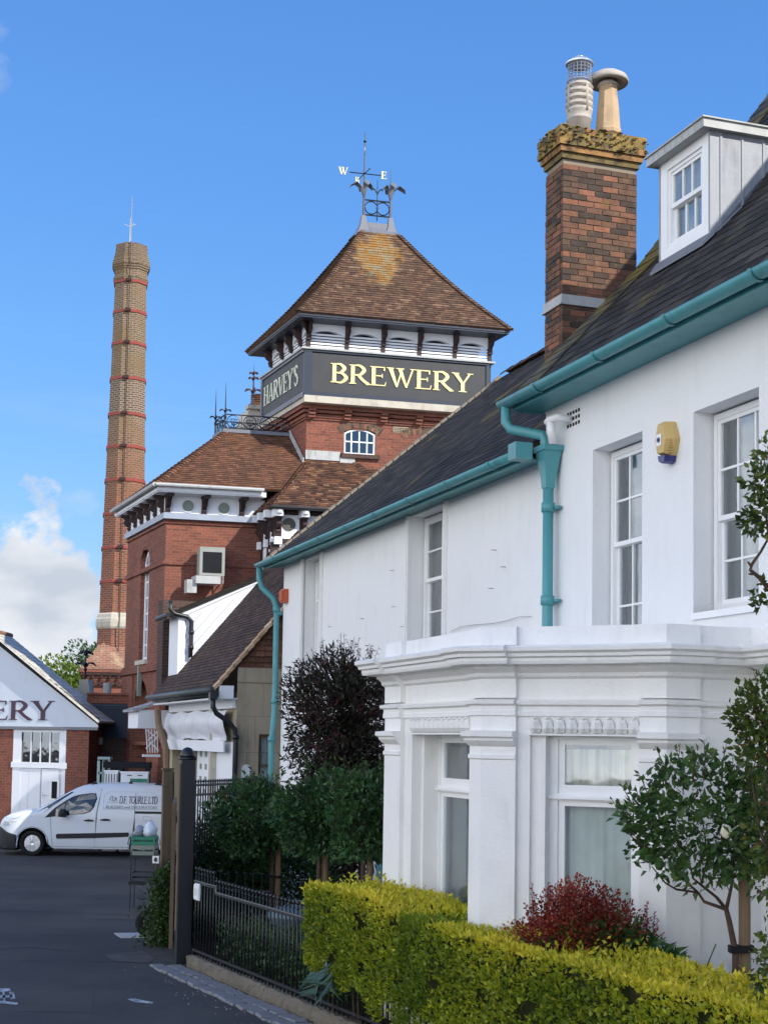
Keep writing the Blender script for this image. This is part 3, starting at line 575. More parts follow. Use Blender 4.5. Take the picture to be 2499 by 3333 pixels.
# wire fixings and vine wire on wall
mb=MB()
for px,y in ((1283,1975),(1278,1857),(1180,2013),(955,2155),(920,2200),(1312,2040),(1075,2040),(1610,1790),(1600,1915),(1640,1845)):
    u,z=H.hn(px,y,.02); mb.tube([H.w(u,-.01,z),H.w(u,.05,z)],.005,5); mb.tube([H.w(u,.05,z-.005),H.w(u+.05,.05,z+.005)],.004,5)
pts=[H.hn(x,y,.03) for x,y in ((1465,2056),(1500,2040),(1550,2033),(1598,2030),(1640,2022),(1690,2008),(1728,2006))]; mb.tube([H.w(u,.03+.01*(i%2),z) for i,(u,z) in enumerate(pts)],.0035,5)
multi('wall_wire',mb,flat('rusty_wire',(.36,.33,.29),.8),LH)
# orange sounder box
u,z=H.hn(925,1940,.05)
t=MB(); t.box(H.w,u-.12,u+.12,.0,.09,z-.12,z+.12); t.box(H.w,u-.09,u+.09,.09,.12,z-.09,z+.09); o=ob('sounder_box',t,mt['orange']); tag(o,'small orange red box high on the white wall beside the far turquoise pipe','alarm box')
# --- taller house
TH=thing('tall_white_house','taller white house at right with turquoise eaves, dormer and bay window','house',H.w(-14,0,0))
UN=-33.0
mb=MB(); tops=[(-13.47,-12.43,3.45,5.8,.26),(-15.46,-14.41,3.95,5.79,.26),(-17.9,-16.8,3.9,5.79,.26)]
wallp(mb,HW,UN,UJ,-.4,ZT-.06,tops)
mb.poly([HW(UJ,0,-.4),HW(UJ,9,-.4),HW(UJ,9,ZT),HW(UJ,3.6,ZT+4.6),HW(UJ,0,ZT)]); mb.poly([HW(UN,0,-.4),HW(UN,9,-.4),HW(UN,9,ZT),HW(UN,3.6,ZT+4.6),HW(UN,0,ZT)]); mb.poly([HW(UN,9,-.4),HW(UJ,9,-.4),HW(UJ,9,ZT),HW(UN,9,ZT)])
ob('wall',mb,mt['stucco'],TH)
for a,b,c,d,p in tops:
    w=window(HW,a+.02,b-.02,c+.01,d-.02,.2,TH,mt['gloss'],cols=3,rows=(2,2),cur=mt['curtain'],meet=4.79,twocur=.36)
    s=MB(); s.box(HW,a+.0,b,-.03,.2,c-.06,c); ob('sill',s,mt['gloss'],w)
def thz(n): # roof height over n
    return ZT+1.06*(.42-n) if n>-1.17 else ZT+1.06*1.59+1.33*(-1.17-n)
mb=MB(); ns=[.42,-1.17,-3.05]
for a,b in zip(ns,ns[1:]):
    q=[H.w(UJ+.06,a,thz(a)-.04),H.w(UN-.2,a,thz(a)-.04),H.w(UN-.2,b,thz(b)-.04),H.w(UJ+.06,b,thz(b)-.04)]; deck(mb,q,.07)
    q=[q[0],H.w(-20.5,a,thz(a)-.04),H.w(-20.5,b,thz(b)-.04),q[3]]; tiles(mb,*q,.3,.2,.009,.005,.004)
b=-3.05; deck(mb,[H.w(UJ+.06,-6.5,ZT),H.w(UN-.2,-6.5,ZT),H.w(UN-.2,b,thz(b)-.04),H.w(UJ+.06,b,thz(b)-.04)],.07)
troof=ob('roof',mb,mt['slate'],TH)
mb=MB()  # mossy verge strip
for a,b in zip(ns,ns[1:]):
    q=[H.w(UJ+.1,a,thz(a)-.02),H.w(UJ-.42,a,thz(a)-.02),H.w(UJ-.42,b,thz(b)-.02),H.w(UJ+.1,b,thz(b)-.02)]; deck(mb,q,.1); tiles(mb,*q,.26,.2,.012,.008,.004)
ob('verge',mb,mt['mossslate'],troof)
gutter(TH,UN,UJ+.14,.47,ZT-.04,rd=.08)
mb=MB(); mb.box(H.w,UN,UJ+.06,.36,.39,ZT-.14,ZT-.03); mb.box(H.w,UN,UJ+.06,.0,.36,ZT-.12,ZT-.09); mb.prism([H.w(UJ+.06,0,ZT-.14),H.w(UJ+.06,.35,ZT-.14),H.w(UJ+.06,.35,ZT-.02),H.w(UJ+.06,0,ZT+.1)],[H.w(UJ+.09,0,ZT-.14),H.w(UJ+.09,.35,ZT-.14),H.w(UJ+.09,.35,ZT-.02),H.w(UJ+.09,0,ZT+.1)]); ob('soffit',mb,mt['teal'],TH)
# right downpipe with hopper
uh=-11.62
hz=5.88
P2=[H.w(-11.26,.47,ZT-.1),H.w(-11.26,.47,ZT-.27),H.w(-11.32,.44,ZT-.36),H.w(uh+.02,.18,hz+.22),H.w(uh,.16,hz+.14),H.w(uh,.14,hz)]
mb=MB(); mb.tube(P2,.055,12); mb.tube([H.w(uh,.12,hz-.3),H.w(uh,.12,2.0)],.058,12)
for zc in (hz-.62,4.25): mb.tube([H.w(uh,.12,zc),H.w(uh,.12,zc+.1)],.075,12); mb.box(H.w,uh-.13,uh+.13,.02,.08,zc+.03,zc+.06)
dp=ob('downpipe',mb,mt['teal'],TH,True)
mb=MB(); R=lambda s,t,z:[H.w(uh-s,.12-t,z),H.w(uh+s,.12-t,z),H.w(uh+s,.12+t,z),H.w(uh-s,.12+t,z)]
mb.strip([R(.055,.055,hz-.36),R(.06,.06,hz-.26),R(.12,.1,hz+.04),R(.14,.115,hz+.04),R(.14,.115,hz+.1),R(.12,.1,hz+.1)],True,True); ob('hopper',mb,mt['teal'],dp)
# overflow pipe, air brick, yellow sounder
u,z=H.hn(1815,1375,.1); u2,z2=H.hn(1808,1445,.1)
mb=MB(); mb.tube([H.w(u-.12,-.02,z+.02),H.w(u-.1,.16,z+.03),H.w(u,.2,z+.02),H.w(u+.06,.2,z)],.04,10); mb.tube([H.w(u,.19,z+.02),H.w(u2,.14,z2)],.045,10); o=ob('overflow_pipe',mb,mt['gloss'],None,True); tag(o,'short white overflow pipe elbow on wall above the turquoise hopper','pipe')
u,z=H.hn(1864,1360,0); mb=MB()
for i in range(5):
    for j in range(3): mb.box(HW,u-.16+i*.065,u-.125+i*.065,-.006,.0,z-.09+j*.065,z-.055+j*.065)
multi('air_brick_hole',mb,mt['dark'],TH)
c=H.hn(2150,1440,.12); 
mb=MB(); cu,cz=c; k=.66
hexo=[(-.1,.29),(.1,.33),(.2,.06),(.12,-.18),(-.12,-.2),(-.22,.03)]
out=[(cu+x*k,cz+z_*k) for x,z_ in hexo]; inn=[(cu+x*.7*k,cz+z_*.8*k) for x,z_ in hexo]
mb.strip([[H.w(a,.002,b) for a,b in out],[H.w(a,.05,b) for a,b in out],[H.w(a,.13,b) for a,b in inn]],True,True)
for j in range(6): mb.box(H.w,cu-.125,cu-.05,.07,.1,cz-.0-j*.022,cz+.01-j*.022)
al=thing('alarm_box','yellow hexagonal alarm box with blue lens between upstairs windows','alarm box',H.w(cu,0,cz)); ob('cover',mb,mt['yellowbox'],al)
mb=MB(); lo=[(cu-.083,cz-.13),(cu+.08,cz-.12),(cu+.055,cz-.175),(cu-.015,cz-.2),(cu-.065,cz-.185)]; mb.strip([[H.w(a,.01,b) for a,b in lo],[H.w(a,.07,b) for a,b in lo],[H.w(cu+(a-cu)*.8,.12,b) for a,b in lo]],True,True); ob('lens',mb,mt['bluebox'],al)
mb=MB(); mb.box(H.w,cu-.02,cu+.065,.131,.134,cz-.03,cz+.08); lb=ob('badge',mb,mt['gloss'],al)
mb=MB(); mb.ring(H.w(cu+.022,.137,cz+.025),(H.U[0],H.U[1],0),(0,0,1),.022,.004,12); mb.ring(H.w(cu+.022,.137,cz+.025),(H.U[0],H.U[1],0),(0,0,1),.008,.006,8); ob('badge_emblem',mb,mt['bluebox'],lb)
DN=-.8; DA=lambda a,d,z:H.w(a,DN-d,z)
u0,u1=-13.37,-12.41; zb,zt=thz(DN)+.02,8.95
mb=MB(); wallp(mb,DA,u0,u1,zb,zt,[(u0+.13,u1-.13,zb+.12,zt-.1,.04)]); dm=ob('dormer',mb,mt['gloss'],TH)
mb=MB()
for uu,s in ((u0,-1),(u1,1)):
    a=[H.w(uu,DN+.005,zb-.02),H.w(uu,DN+.005,zt),H.w(uu,-1.9,zt+.02),H.w(uu,-1.9,thz(-1.9)-.1),H.w(uu,-1.17,thz(-1.17)-.1)]; mb.prism(a,[(p[0]+H.U[0]*.03*s,p[1]+H.U[1]*.03*s,p[2]) for p in a])
for k in range(5):
    n=DN-.12-k*.25; mb.box(H.w,u0-.04,u0-.03,n-.012,n+.012,max(thz(n)-.05,zb),zt)
ob('cheek',mb,stain('cheek_lead',(.27,.29,.32),(.12,.13,.16),4,.4,.62,.55,20,.4,amt=.9),dm)
mb=MB(); mb.box(H.w,u0-.1,u1+.1,-2.1,DN+.12,zt,zt+.09); mb.box(H.w,u0-.12,u1+.12,-2.1,DN+.14,zt+.09,zt+.105)
for k in range(9): mb.box(H.w,u0-.05+k*.12,u0-.04+k*.12,DN+.12,DN+.125,zt+.02,zt+.07)
ob('lead_roof',mb,mt['leadpale'],dm)
mb=MB(); q=.3; mb.prism([H.w(u0-.05,DN+.1,thz(DN+.1)+.03),H.w(u1+.05,DN+.1,thz(DN+.1)+.03),H.w(u1+.1,DN,zb+.03),H.w(u0-.1,DN,zb+.03)],[H.w(u0-.05,DN+.1,thz(DN+.1)),H.w(u1+.05,DN+.1,thz(DN+.1)),H.w(u1+.1,DN,zb-.02),H.w(u0-.1,DN,zb-.02)]); ob('apron',mb,mt['lead'],dm)
# window is its own part of the house so that its pane is a sub-part
window(DA,u0+.13,u1-.13,zb+.12,zt-.1,.02,TH,mt['gloss'],cols=3,rows=(1,1),fw=.04,cur=mt['net'],back=True)
# --- chimney stack, brick by brick
SU=-11.0
ST=thing('chimney_stack','tall old brick chimney stack with lichened cap and two clay pots','chimney',H.w(SU,-1,7.5))
n0,n1,s0,s1=-1.29,-.33,SU,SU+.46; zt=9.5
mb=MB(); mb.box(H.w,s0+.012,s1-.012,n0+.012,n1-.012,6.6,zt)
ob('mortar_core',mb,mt['mortar'],ST)
mb=MB(); ch=.0685; rows=int((zt-6.7)/ch)
for i in range(rows):
    z=6.7+i*ch; j=lambda:random.uniform(-.005,.005)
    x=n1; L=.2 if i%2 else .1; first=True
    while x>n0+.02:
        w=min(L if first else random.uniform(.19,.225),x-n0); 
        if x-w-n0<.05: w=x-n0
        e=j(); mb.box(H.w,s0-.0+e,s0+.06,x-w+.005,x-.005,z+.005+j()*.3,z+ch-.004+j()*.3); x-=w; first=False
    x=s0+.062; L=.2 if i%2==0 else .1; first=True
    while x<s1-.02:
        w=min(L if first else .21,s1-x)
        if s1-x-w<.05: w=s1-x
        e=j(); mb.box(H.w,x+.004,x+w-.004,n1-.06,n1+e,z+.005,z+ch-.004); x+=w; first=False
o=ob('brickwork',mb,mt['stackbrick'],ST)
mb=MB(); mb.box(H.w,s0-.02,s1+.02,n0-.02,n1+.02,zt,zt+.07)
mb.box(H.w,s0-.05,s1+.05,n0-.05,n1+.05,zt+.07,zt+.14)
for k in range(11):
    for zz0 in (.14,.215,.29):
        o_=random.uniform(-.012,.012); a=n0-.08+(k+(.5 if zz0==.215 else 0))*.112
        if a+.1<n1+.09: mb.box(H.w,s0-.075+o_*.6,s0+.03,a,a+.107,zt+zz0,zt+zz0+.072)
        if k<6: mb.box(H.w,s0-.06+k*.1,s0+.035+k*.1,n1-.02,n1+.075+o_*.6,zt+zz0+.001,zt+zz0+.071)
mb.box(H.w,s0-.07,s1+.07,n0-.07,n1+.07,zt+.14,zt+.355)
for k in range(130):   # crusts of lichen and moss on the cap
    a=random.uniform(n0-.09,n1+.09); side=random.random(); r=random.uniform(.008,.024)
    p=H.w(s0-.09 if side<.7 else random.uniform(s0,s1),a if side<.7 else n1+.09,zt+random.uniform(.15,.37)); mb.lathe((p[0],p[1],p[2]),[(.001,-r*.5),(r,-.2*r),(r*.8,.4*r),(.001,r*.6)],7)
for k in range(60):
    p=H.w(random.uniform(s0-.08,s1),random.uniform(n0-.08,n1+.08),zt+.36); r=random.uniform(.02,.06); mb.lathe(p,[(r,0),(r*.8,.018),(.001,.03)],7)
ob('cap',mb,mt['moss'],ST)
mb=MB(); zf=H.hu(1830,985,SU)[1]; mb.box(H.w,s0-.014,s1+.014,n0-.014,n1+.014,zf-.0,zf+.1); mb.box(H.w,s0-.03,s1+.03,n0-.03,n1+.03,zf-.02,zf+.0); ob('lead_flashing',mb,mt['leadpale'],ST)
# pots
def W2p(px,u=SU+.25): return H.hu(px,400,u)[0]
zc=zt+.36; nA1=W2p(1884); nA2=W2p(1977)
c=H.w(SU+.25,nA1,zc)
mb=MB(); sc=1/300.
SZ=.9; prof=[(.135,0),(.135,.24),(.15,.25),(.15,.27),(.135,.29),(.15,.34)]
for k in range(4): z=.36+k*.085; prof+=[(.155,z),(.16,z+.035),(.12,z+.04),(.12,z+.07),(.165,z+.082)]
prof+=[(.155,.71),(.13,.75),(.1,.77),(.1,.73)]
mb.lathe(c,[(r_,z_*SZ) for r_,z_ in prof],24)
for j in range(4):
    a=j*math.pi/2+.5; x,y=c[0]+.148*math.cos(a),c[1]+.148*math.sin(a); mb.tube([(x,y,c[2]+.31),(x,y,c[2]+.63)],.018,6)
pt=ob('chimney_pot',mb,mt['potpale'],ST,True,label='pale louvred pot with a wire cage cowl')
c=(c[0],c[1],c[2]-.077); mb=MB(); g=lambda z,r:[(c[0]+r*math.cos(2*math.pi*j/20),c[1]+r*math.sin(2*math.pi*j/20),c[2]+z) for j in range(21)]
for z in (.77,.8,.84,.88,.92,.96): mb.tube(g(z,.14),.005 if z>.78 else .014,5,False)
for j in range(20): a=2*math.pi*j/20; mb.tube([(c[0]+.14*math.cos(a),c[1]+.14*math.sin(a),c[2]+.77),(c[0]+.14*math.cos(a),c[1]+.14*math.sin(a),c[2]+1.0)],.0035,4)
mb.lathe((c[0],c[1],c[2]+.985),[(.165,0),(.168,.015),(.13,.05),(.06,.075),(.055,.095),(.03,.11),(.001,.112)],24)
ob('wire_cowl',mb,mt['silver'],pt)
c=H.w(SU+.25,nA2,zc-.02)
mb=MB(); mb.lathe(c,[(.125,0),(.12,.1),(.16,.13),(.165,.17),(.155,.19),(.14,.4),(.118,.62),(.105,.75),(.1,.78)],8,rot=.3)
pt=ob('chimney_pot',mb,mt['pot'],ST,False,label='buff tapering pot under a mushroom cowl')
mb=MB(); mb.lathe(c,[(.1,.8),(.17,.78),(.235,.76),(.245,.79),(.22,.84),(.15,.885),(.06,.9),(.001,.902)],28)
mb.lathe(c,[(.1,.78),(.13,.73),(.09,.72)],16)
ob('mushroom_cowl',mb,mt['potpale'],pt,True)
# --- bay window of the taller house
UC,NC=-15.5436,.9324; NA=2.029; UA=UC+NA-NC; UB=-12.0   # far corner of face A
BY=MB(); path=[(UC-3.2,.13),(UC,.13),(UC,NC),(UA,NA),(UB,NA),(UB+NA-NC,NC),(UB+NA-NC,0)]
W2=H.w; s2=1/math.sqrt(2)
FA=lambda a,d,z:H.w(a,NA-d,z)
FB=lambda a,d,z:H.w(UC+a*s2+d*s2,NC+a*s2-d*s2,z)
FC=lambda a,d,z:H.w(UC+d,a,z)
LB=1.551
mb=MB(); wallp(mb,FA,UA,UB,-.3,3.14,[(-14.14,-12.66,.2,2.86,.3)])
wallp(mb,FB,0,LB,-.3,3.14,[(.2,1.15,.2,2.845,.2)])
wallp(mb,FC,0,NC,-.3,3.14,[])
mb.poly([H.w(UC-3.2,.05,-.3),H.w(UC,.05,-.3),H.w(UC,.05,3.14),H.w(UC-3.2,.05,3.14)])
FD=lambda a,d,z:H.w(UB+a*s2-d*s2,NA-a*s2-d*s2,z)
wallp(mb,FD,0,LB,-.3,3.14,[]); uu=UB+NA-NC; mb.poly([H.w(uu,0,-.3),H.w(uu,NC,-.3),H.w(uu,NC,3.14),H.w(uu,0,3.14)])
mb.poly([H.w(u_,n_,3.6) for u_,n_ in [(UC,0),(UC,NC),(UA,NA),(UB,NA),(uu,NC),(uu,0)]])
bay=ob('bay_window',mb,mt['bay'],TH)
prof=[(-.3,3.14),(.0,3.14),(.0,3.3),(.03,3.32),(.035,3.35),(.075,3.385),(.08,3.41),(.21,3.415),(.22,3.44),(.22,3.465),(.25,3.475),(.255,3.5),(.285,3.52),(.29,3.55),(.27,3.565),(.0,3.585),(.0,3.74),(-.12,3.745),(-.12,3.6)]
mb=MB(); sweep(mb,W2,path,prof)
band=[(-.02,2.985),(.02,2.99),(.02,3.03),(.012,3.035),(.012,3.07),(.045,3.085),(.05,3.11),(.03,3.12),(.0,3.13)]
sweep(mb,W2,path,band)
def frac(p,q,t0,t1): L=math.dist(p,q); return [(p[0]+(q[0]-p[0])*t/L,p[1]+(q[1]-p[1])*t/L) for t in (t0,t1)]
PIL=[]
c3=(UC,NC);c4=(UA,NA);c5=(UB,NA);c6=(UB+NA-NC,NC)
def pil(p,c,q,a,b): PIL.append([frac(c,p,0,a)[1],c,frac(c,q,0,b)[1]])
pil((UC,0),c3,c4,.29,.2); pil(c3,c4,c5,.29,.24); pil(c4,c5,c6,.45,.3)
cor2=[(d+.05,z+ (.0005 if i%2 else -.0005)) for i,(d,z) in enumerate(prof)]
pp=[(-.02,-.3),(.045,-.3),(.045,2.62),(.06,2.63),(.06,2.66),(.045,2.67),(.045,2.73),(.07,2.75),(.1,2.78),(.105,2.8),(.13,2.815),(.135,2.855),(.045,2.865),(.045,2.985),(.065,2.995),(.065,3.035),(.06,3.04),(.06,3.075),(.095,3.09),(.1,3.115),(.045,3.13),(-.02,3.13)]
for P in PIL: sweep(mb,W2,P,pp); sweep(mb,W2,P,cor2)
mb.strip
ob('entablature',mb,mt['bay'],bay)
# carved leaf bands over the two openings
def leafband(F,a0,a1,n,d):
    mb=MB(); w=(a1-a0)/n
    mb.box(F,a0-.01,a1+.01,d+.02,d+.06,2.83,2.99)
    mb.box(F,a0-.01,a1+.01,d-.012,d+.02,2.83,2.842)
    for i in range(n):
        c=a0+w*(i+.5)
        for k in range(-3,4):   # fronds
            t=k/3*.9; x0=c+.12*w*k/3; x1=c+w*.46*math.sin(t*1.2)
            mb.tube([F(x0,d+.0,2.97),F((x0+x1)/2+.0,d-.034+.008*abs(k),2.935),F(x1,d-.03+.007*abs(k),2.89),F(c+(x1-c)*.75,d-.005,2.855)],[.011,.014,.013,.008],5)
        P=F(c,d-.018,2.972); mb.lathe(P,[(.001,-.014),(.014,-.008),(.02,0),(.014,.008),(.001,.014)],8)
    return ob('carved_leaf_band',mb,mt['bay'],bay)
leafband(FB,.2,1.15,9,-.012); leafband(FA,-14.14,-12.66,12,-.012)
# bay casements: top light with gathered net, tall lower light
def casement(F,a0,a1,d,cur2):
    mb=MB(); b=lambda x0,x1,y0,y1,e0,e1:mb.box(F,x0,x1,e0,e1,y0,y1)
    b(a0,a0+.07,.2,2.83,d,d+.1); b(a1-.07,a1,.2,2.83,d,d+.1); b(a0+.07,a1-.07,2.8,2.83,d,d+.1); b(a0+.07,a1-.07,2.29,2.35,d,d+.1); b(a0+.07,a1-.07,.2,.27,d,d+.1); b(a0-.02,a1+.02,2.305,2.33,d-.03,d)
    for y0,y1 in ((2.35,2.8),(.27,2.29)):
        s=.055; e=d+.02
        b(a0+.07,a0+.07+s,y0,y1,e,e+.04); b(a1-.07-s,a1-.07,y0,y1,e,e+.04); b(a0+.07+s,a1-.07-s,y1-s*.8,y1,e,e+.04); b(a0+.07+s,a1-.07-s,y0,y0+s*1.3,e,e+.04)
    f=ob('window',mb,mt['gloss'],TH); g=MB()
    for y0,y1 in ((2.38,2.78),(.3,2.27)): g.box(F,a0+.1,a1-.1,d+.035,d+.039,y0,y1)
    ob('pane',g,mt['glass'],f); curtain(F,a0+.08,a1-.08,2.37,2.72,d+.12,mt['curtain'],f,amp=.022,per=.05); 
    (curtain(F,a0+.08,a1-.08,.25,2.27,d+.13,mt['net'],f,amp=cur2,per=.09))
    q=MB(); q.box(F,a0-.05,a1+.05,d+.45,d+.5,0,3.1); q.box(F,a0-.06,a0-.05,d+.1,d+.5,0,3.1);q.box(F,a1+.05,a1+.06,d+.1,d+.5,0,3.1);q.box(F,a0-.05,a1+.05,d+.1,d+.5,3.05,3.1); ob('room_recess',q,mt['dark'],f)
casement(FB,.2,1.02,.13,.01); casement(FA,-14.14,-12.68,.25,.004)
mb=MB(); mb.box(FB,1.02,1.15,.04,.2,.2,2.845); mb.box(FB,1.02,1.06,.02,.04,.2,2.845); mb.box(FA,-12.72,-12.66,.1,.25,.2,2.86); multi('jamb_moulding',mb,mt['bay'],bay)
# ================================================================ brewery (frame B, slightly skew plan)
B=Fr(-5.83,39,22.5,14)
BL=lambda a,d,z:B.w(a,-d,z)      # left (street) faces: a=u, d into wall
BF=lambda a,d,z:B.w(d,a,z)       # front faces: a=n, d=u
def BFat(u): return lambda a,d,z:B.w(u+d,a,z)
# --- middle building
MBD=thing('brick_brewhouse','red brick brewery building with hipped tile roof and white bracketed eaves','building',B.w(2,-1,0))
DPT=4.5; NRt=-3.0; ZW=8.62; ZM=9.2
mb=MB()
wl=[B.hn(x,y) for x,y in ((453,1760),(500,1990),(470,2220),(470,2400))]
wu0,wu1=1.75,2.75
wallp(mb,BL,0,DPT,-.5,ZW,[(wu0,wu1,4.9,8.0,.22),(1.5,3.1,-.5,4.35,.5)],.22)
wallp(mb,BF,-9.3,0,-.5,ZW,[])
mb.poly([B.w(DPT,0,-.5),B.w(DPT,-9,-.5),B.w(DPT,-9,ZW),B.w(DPT,0,ZW)])
ob('wall',mb,mt['brick'],MBD)
mb=MB()
for z,o,h in ((7.35,.06,.09),(7.44,.03,.05),(4.55,.1,.14),(4.7,.05,.08),(8.0+.45,.05,.06),(2.55,.06,.1)): mb.box(B.w,-o,DPT+.05,-9.2 if z>7 else -1,o,z,z+h)
mb.box(B.w,-.06,.5,-.5,.06,-.5,4.5); mb.box(B.w,3.2,DPT+.06,-.5,.06,-.5,4.5)
ob('brick_string_course',mb,mt['brick'],MBD)
# tall arched window on street side
def arched(F,a0,a1,z0,z1,d,par,mat,cols,rows,rise,barw=.035,frame=.07):
    mb=MB(); w=a1-a0; c=(a0+a1)/2
    arch=lambda x,top=z1:top-rise*((2*(x-c)/w)**2)
    mb.box(F,a0,a0+frame,d,d+.08,z0,arch(a0)); mb.box(F,a1-frame,a1,d,d+.08,z0,arch(a1)); mb.box(F,a0+frame,a1-frame,d,d+.08,z0,z0+frame)
    n=10
    for k in range(n):
        x0=a0+w*k/n; x1=a0+w*(k+1)/n; mb.prism([F(x0,d-.002,arch(x0)-frame),F(x1,d-.002,arch(x1)-frame),F(x1,d-.002,arch(x1)),F(x0,d-.002,arch(x0))],[F(x0,d+.078,arch(x0)-frame),F(x1,d+.078,arch(x1)-frame),F(x1,d+.078,arch(x1)),F(x0,d+.078,arch(x0))])
    for k in range(1,cols): x=a0+w*k/cols; mb.box(F,x-barw/2,x+barw/2,d+.02,d+.06,z0+frame,arch(x)-frame)
    for k in range(1,rows):
        z=z0+(z1-z0)*k/rows; xs=[a0+w*q/cols for q in range(cols+1)]
        for q in range(cols): mb.box(F,xs[q]+(barw/2 if q else frame),xs[q+1]-(barw/2 if q<cols-1 else frame),d+.022,d+.058,z-barw/2,z+barw/2)
    f=ob('window',mb,mat,par); g=MB(); N=8
    pts=[(a0+.02,z0+.02),(a1-.02,z0+.02)]+[(a1-.02-(w-.04)*k/N,arch(a1-.02-(w-.04)*k/N)-.02) for k in range(N+1)]
    g.pn(F,pts,d+.036,d+.044); ob('pane',g,mt['glassdark'],f); q=MB(); q.box(F,a0-.05,a1+.05,d+.3,d+.32,z0-.1,z1+.1); ob('room_recess',q,mt['dark'],f)
    return f
arched(BL,wu0,wu1,4.9,8.0,.12,MBD,mt['white'],3,7,.35,.05,.1)
def voussoirs(F,a0,a1,z,rise,h,n,mat,par,d=-.012):
    mb=MB(); c=(a0+a1)/2; hw=(a1-a0)/2; R=(hw*hw+rise*rise)/(2*rise) ; cz=z-R; th=math.asin(min(1,hw/R))*1.12
    for k in range(n):
        t0=-th+2*th*k/n+.006; t1=-th+2*th*(k+1)/n-.006
        for r0,r1 in ((R,R+h*.48),(R+h*.52,R+h)) if k%2 else ((R,R+h*.98),):
            q=[(c+r0*math.sin(t0),cz+r0*math.cos(t0)),(c+r0*math.sin(t1),cz+r0*math.cos(t1)),(c+r1*math.sin(t1),cz+r1*math.cos(t1)),(c+r1*math.sin(t0),cz+r1*math.cos(t0))]; mb.pn(F,q,d,.02)
    b=MB(); N=14; pts=[(c+R*math.sin(-th+2*th*k/N),cz+R*math.cos(-th+2*th*k/N)) for k in range(N+1)]+[(c+(R+h)*math.sin(th-2*th*k/N),cz+(R+h)*math.cos(th-2*th*k/N)) for k in range(N+1)]
    b.pn(F,pts,-.004,.015); o=ob('arch_mortar',b,mt['mortar'],par)
    return ob('brick_arch',mb,mat,par)
voussoirs(BL,wu0-.05,wu1+.05,8.08,.4,.25,13,mt['brick'],MBD)
mb=MB(); mb.box(BL,wu0-.1,wu1+.1,-.08,.2,4.78,4.9); ob('sill',mb,mt['stone'],MBD)
mb=MB(); mb.box(BL,1.5,3.1,.5,.55,-.5,4.3); ob('doorway_recess',mb,mt['dark'],MBD)
voussoirs(BL,1.45,3.15,4.35,.75,.25,17,mt['brick'],MBD)
mb=MB(); mb.box(BL,2.2,2.32,-.12,-.02,3.9,4.75); ob('wall_lamp',mb,mt['greygreen'],MBD)
# white frieze, fascia and roundels
mb=MB(); mb.box(B.w,-.04,DPT,-2.62,.04,ZW,ZM); ob('frieze',mb,mt['white'],MBD)
mb=MB(); mb.box(B.w,-.16,DPT+.05,-2.62,.1,ZW-.06,ZW+.1); ob('ledge',mb,flat('grey_blue_ledge',(.3,.34,.42),.5),MBD)
mb=MB(); OV=.55
OL=.36; mb.box(B.w,-OV,DPT+.08,-2.5,OL,ZM+.0,ZM+.16); mb.box(B.w,-OV-.03,DPT+.1,-2.4,OL+.03,ZM+.03,ZM+.19); ob('fascia',mb,mt['white'],MBD)
for px,y in ((612.5,1647),(729,1655)):
    n,z=B.hu(px,y,-.05); mb=MB(); mb.lathe((0,0,0),[(.001,0),(.15,0),(.15,.02)],24); 
    mb.v=[B.w(-.06-v[2],n+v[0],z+v[1]) for v in mb.v]; o=ob('roundel',mb,mt['greygreen'],MBD); mb=MB(); mb.ring(B.w(-.06,n,z),(B.N[0],B.N[1],0),(0,0,1),.17,.02,24); ob('rim',mb,mt['white'],o)
def bracket(F,a,z0,z1,out,w,mat,par,name='bracket',shadowed=True):
    """scrolled eaves bracket: F(a,d,z) with d outward negative"""
    h=z1-z0; P=[(0,z0),(.05,z0+.02*h),(.09,z0+.18*h),(.07,z0+.3*h),(.16,z0+.42*h),(.2,z0+.55*h),(.17,z0+.62*h),(out*.6,z0+.72*h),(out*.7,z0+.82*h),(out*.95,z0+.88*h),(out,z0+.9*h),(out,z1),(0,z1)]
    mb=MB(); mb.prism([F(a-w/2,-x,z) for x,z in P],[F(a+w/2,-x,z) for x,z in P])
    mb.box(F,a-w/2-.02,a+w/2+.02,-out-.015,0,z1-.07,z1-.002); mb.box(F,a-w/2-.015,a+w/2+.015,-.06,0,z0+.0,z0+.05)
    return ob(name,mb,mat,par)
E=None
BFe=BFat(-.045)
for px in (553,672,795): bracket(BFe,B.hu(px,1650,-.3)[0],ZW+.1,ZM-.005,.4,.12,mt['timber'],MBD)
BLe=lambda a,d,z:B.w(a,.045-d,z)
for k in range(6): bracket(BLe,.15+k*.78,ZW+.1,ZM-.005,.28,.14,mt['timber'],MBD)
# roof: platform with cresting
PU0,PU1=1.75,2.75; PN0=-2.0; ZP=9.36+2.0
mb=MB(); OL=.36; EF=[B.w(-OV-.08,OL+.08,ZM+.2),B.w(-OV-.08,-6.0,ZM+.2)]; PF=[B.w(PU0,PN0,ZP),B.w(PU0,-6,ZP)]
ER=[B.w(DPT+.08,OL+.08,ZM+.2),B.w(DPT+.08,-6,ZM+.2)]; PR=[B.w(PU1,PN0,ZP),B.w(PU1,-6,ZP)]
deck(mb,[EF[0],EF[1],PF[1],PF[0]]); deck(mb,[EF[0],ER[0],PR[0],PF[0]]); deck(mb,[ER[0],ER[1],PR[1],PR[0]]); mb.box(B.w,PU0,PU1,-6,PN0,ZP-.06,ZP)
tiles(mb,EF[0],EF[1],PF[1],PF[0],.17,.105,.024,.006); tiles(mb,ER[0],EF[0],PF[0],PR[0],.17,.105,.024,.006)
rf=ob('roof',mb,mt['tilered'],MBD)
for a_,b_ in ((EF[0],PF[0]),(ER[0],PR[0])): mb=MB(); bonnets(mb,a_,b_,hw=.15,g=.13); ob('hip_tile',mb,mt['tilered'],rf)
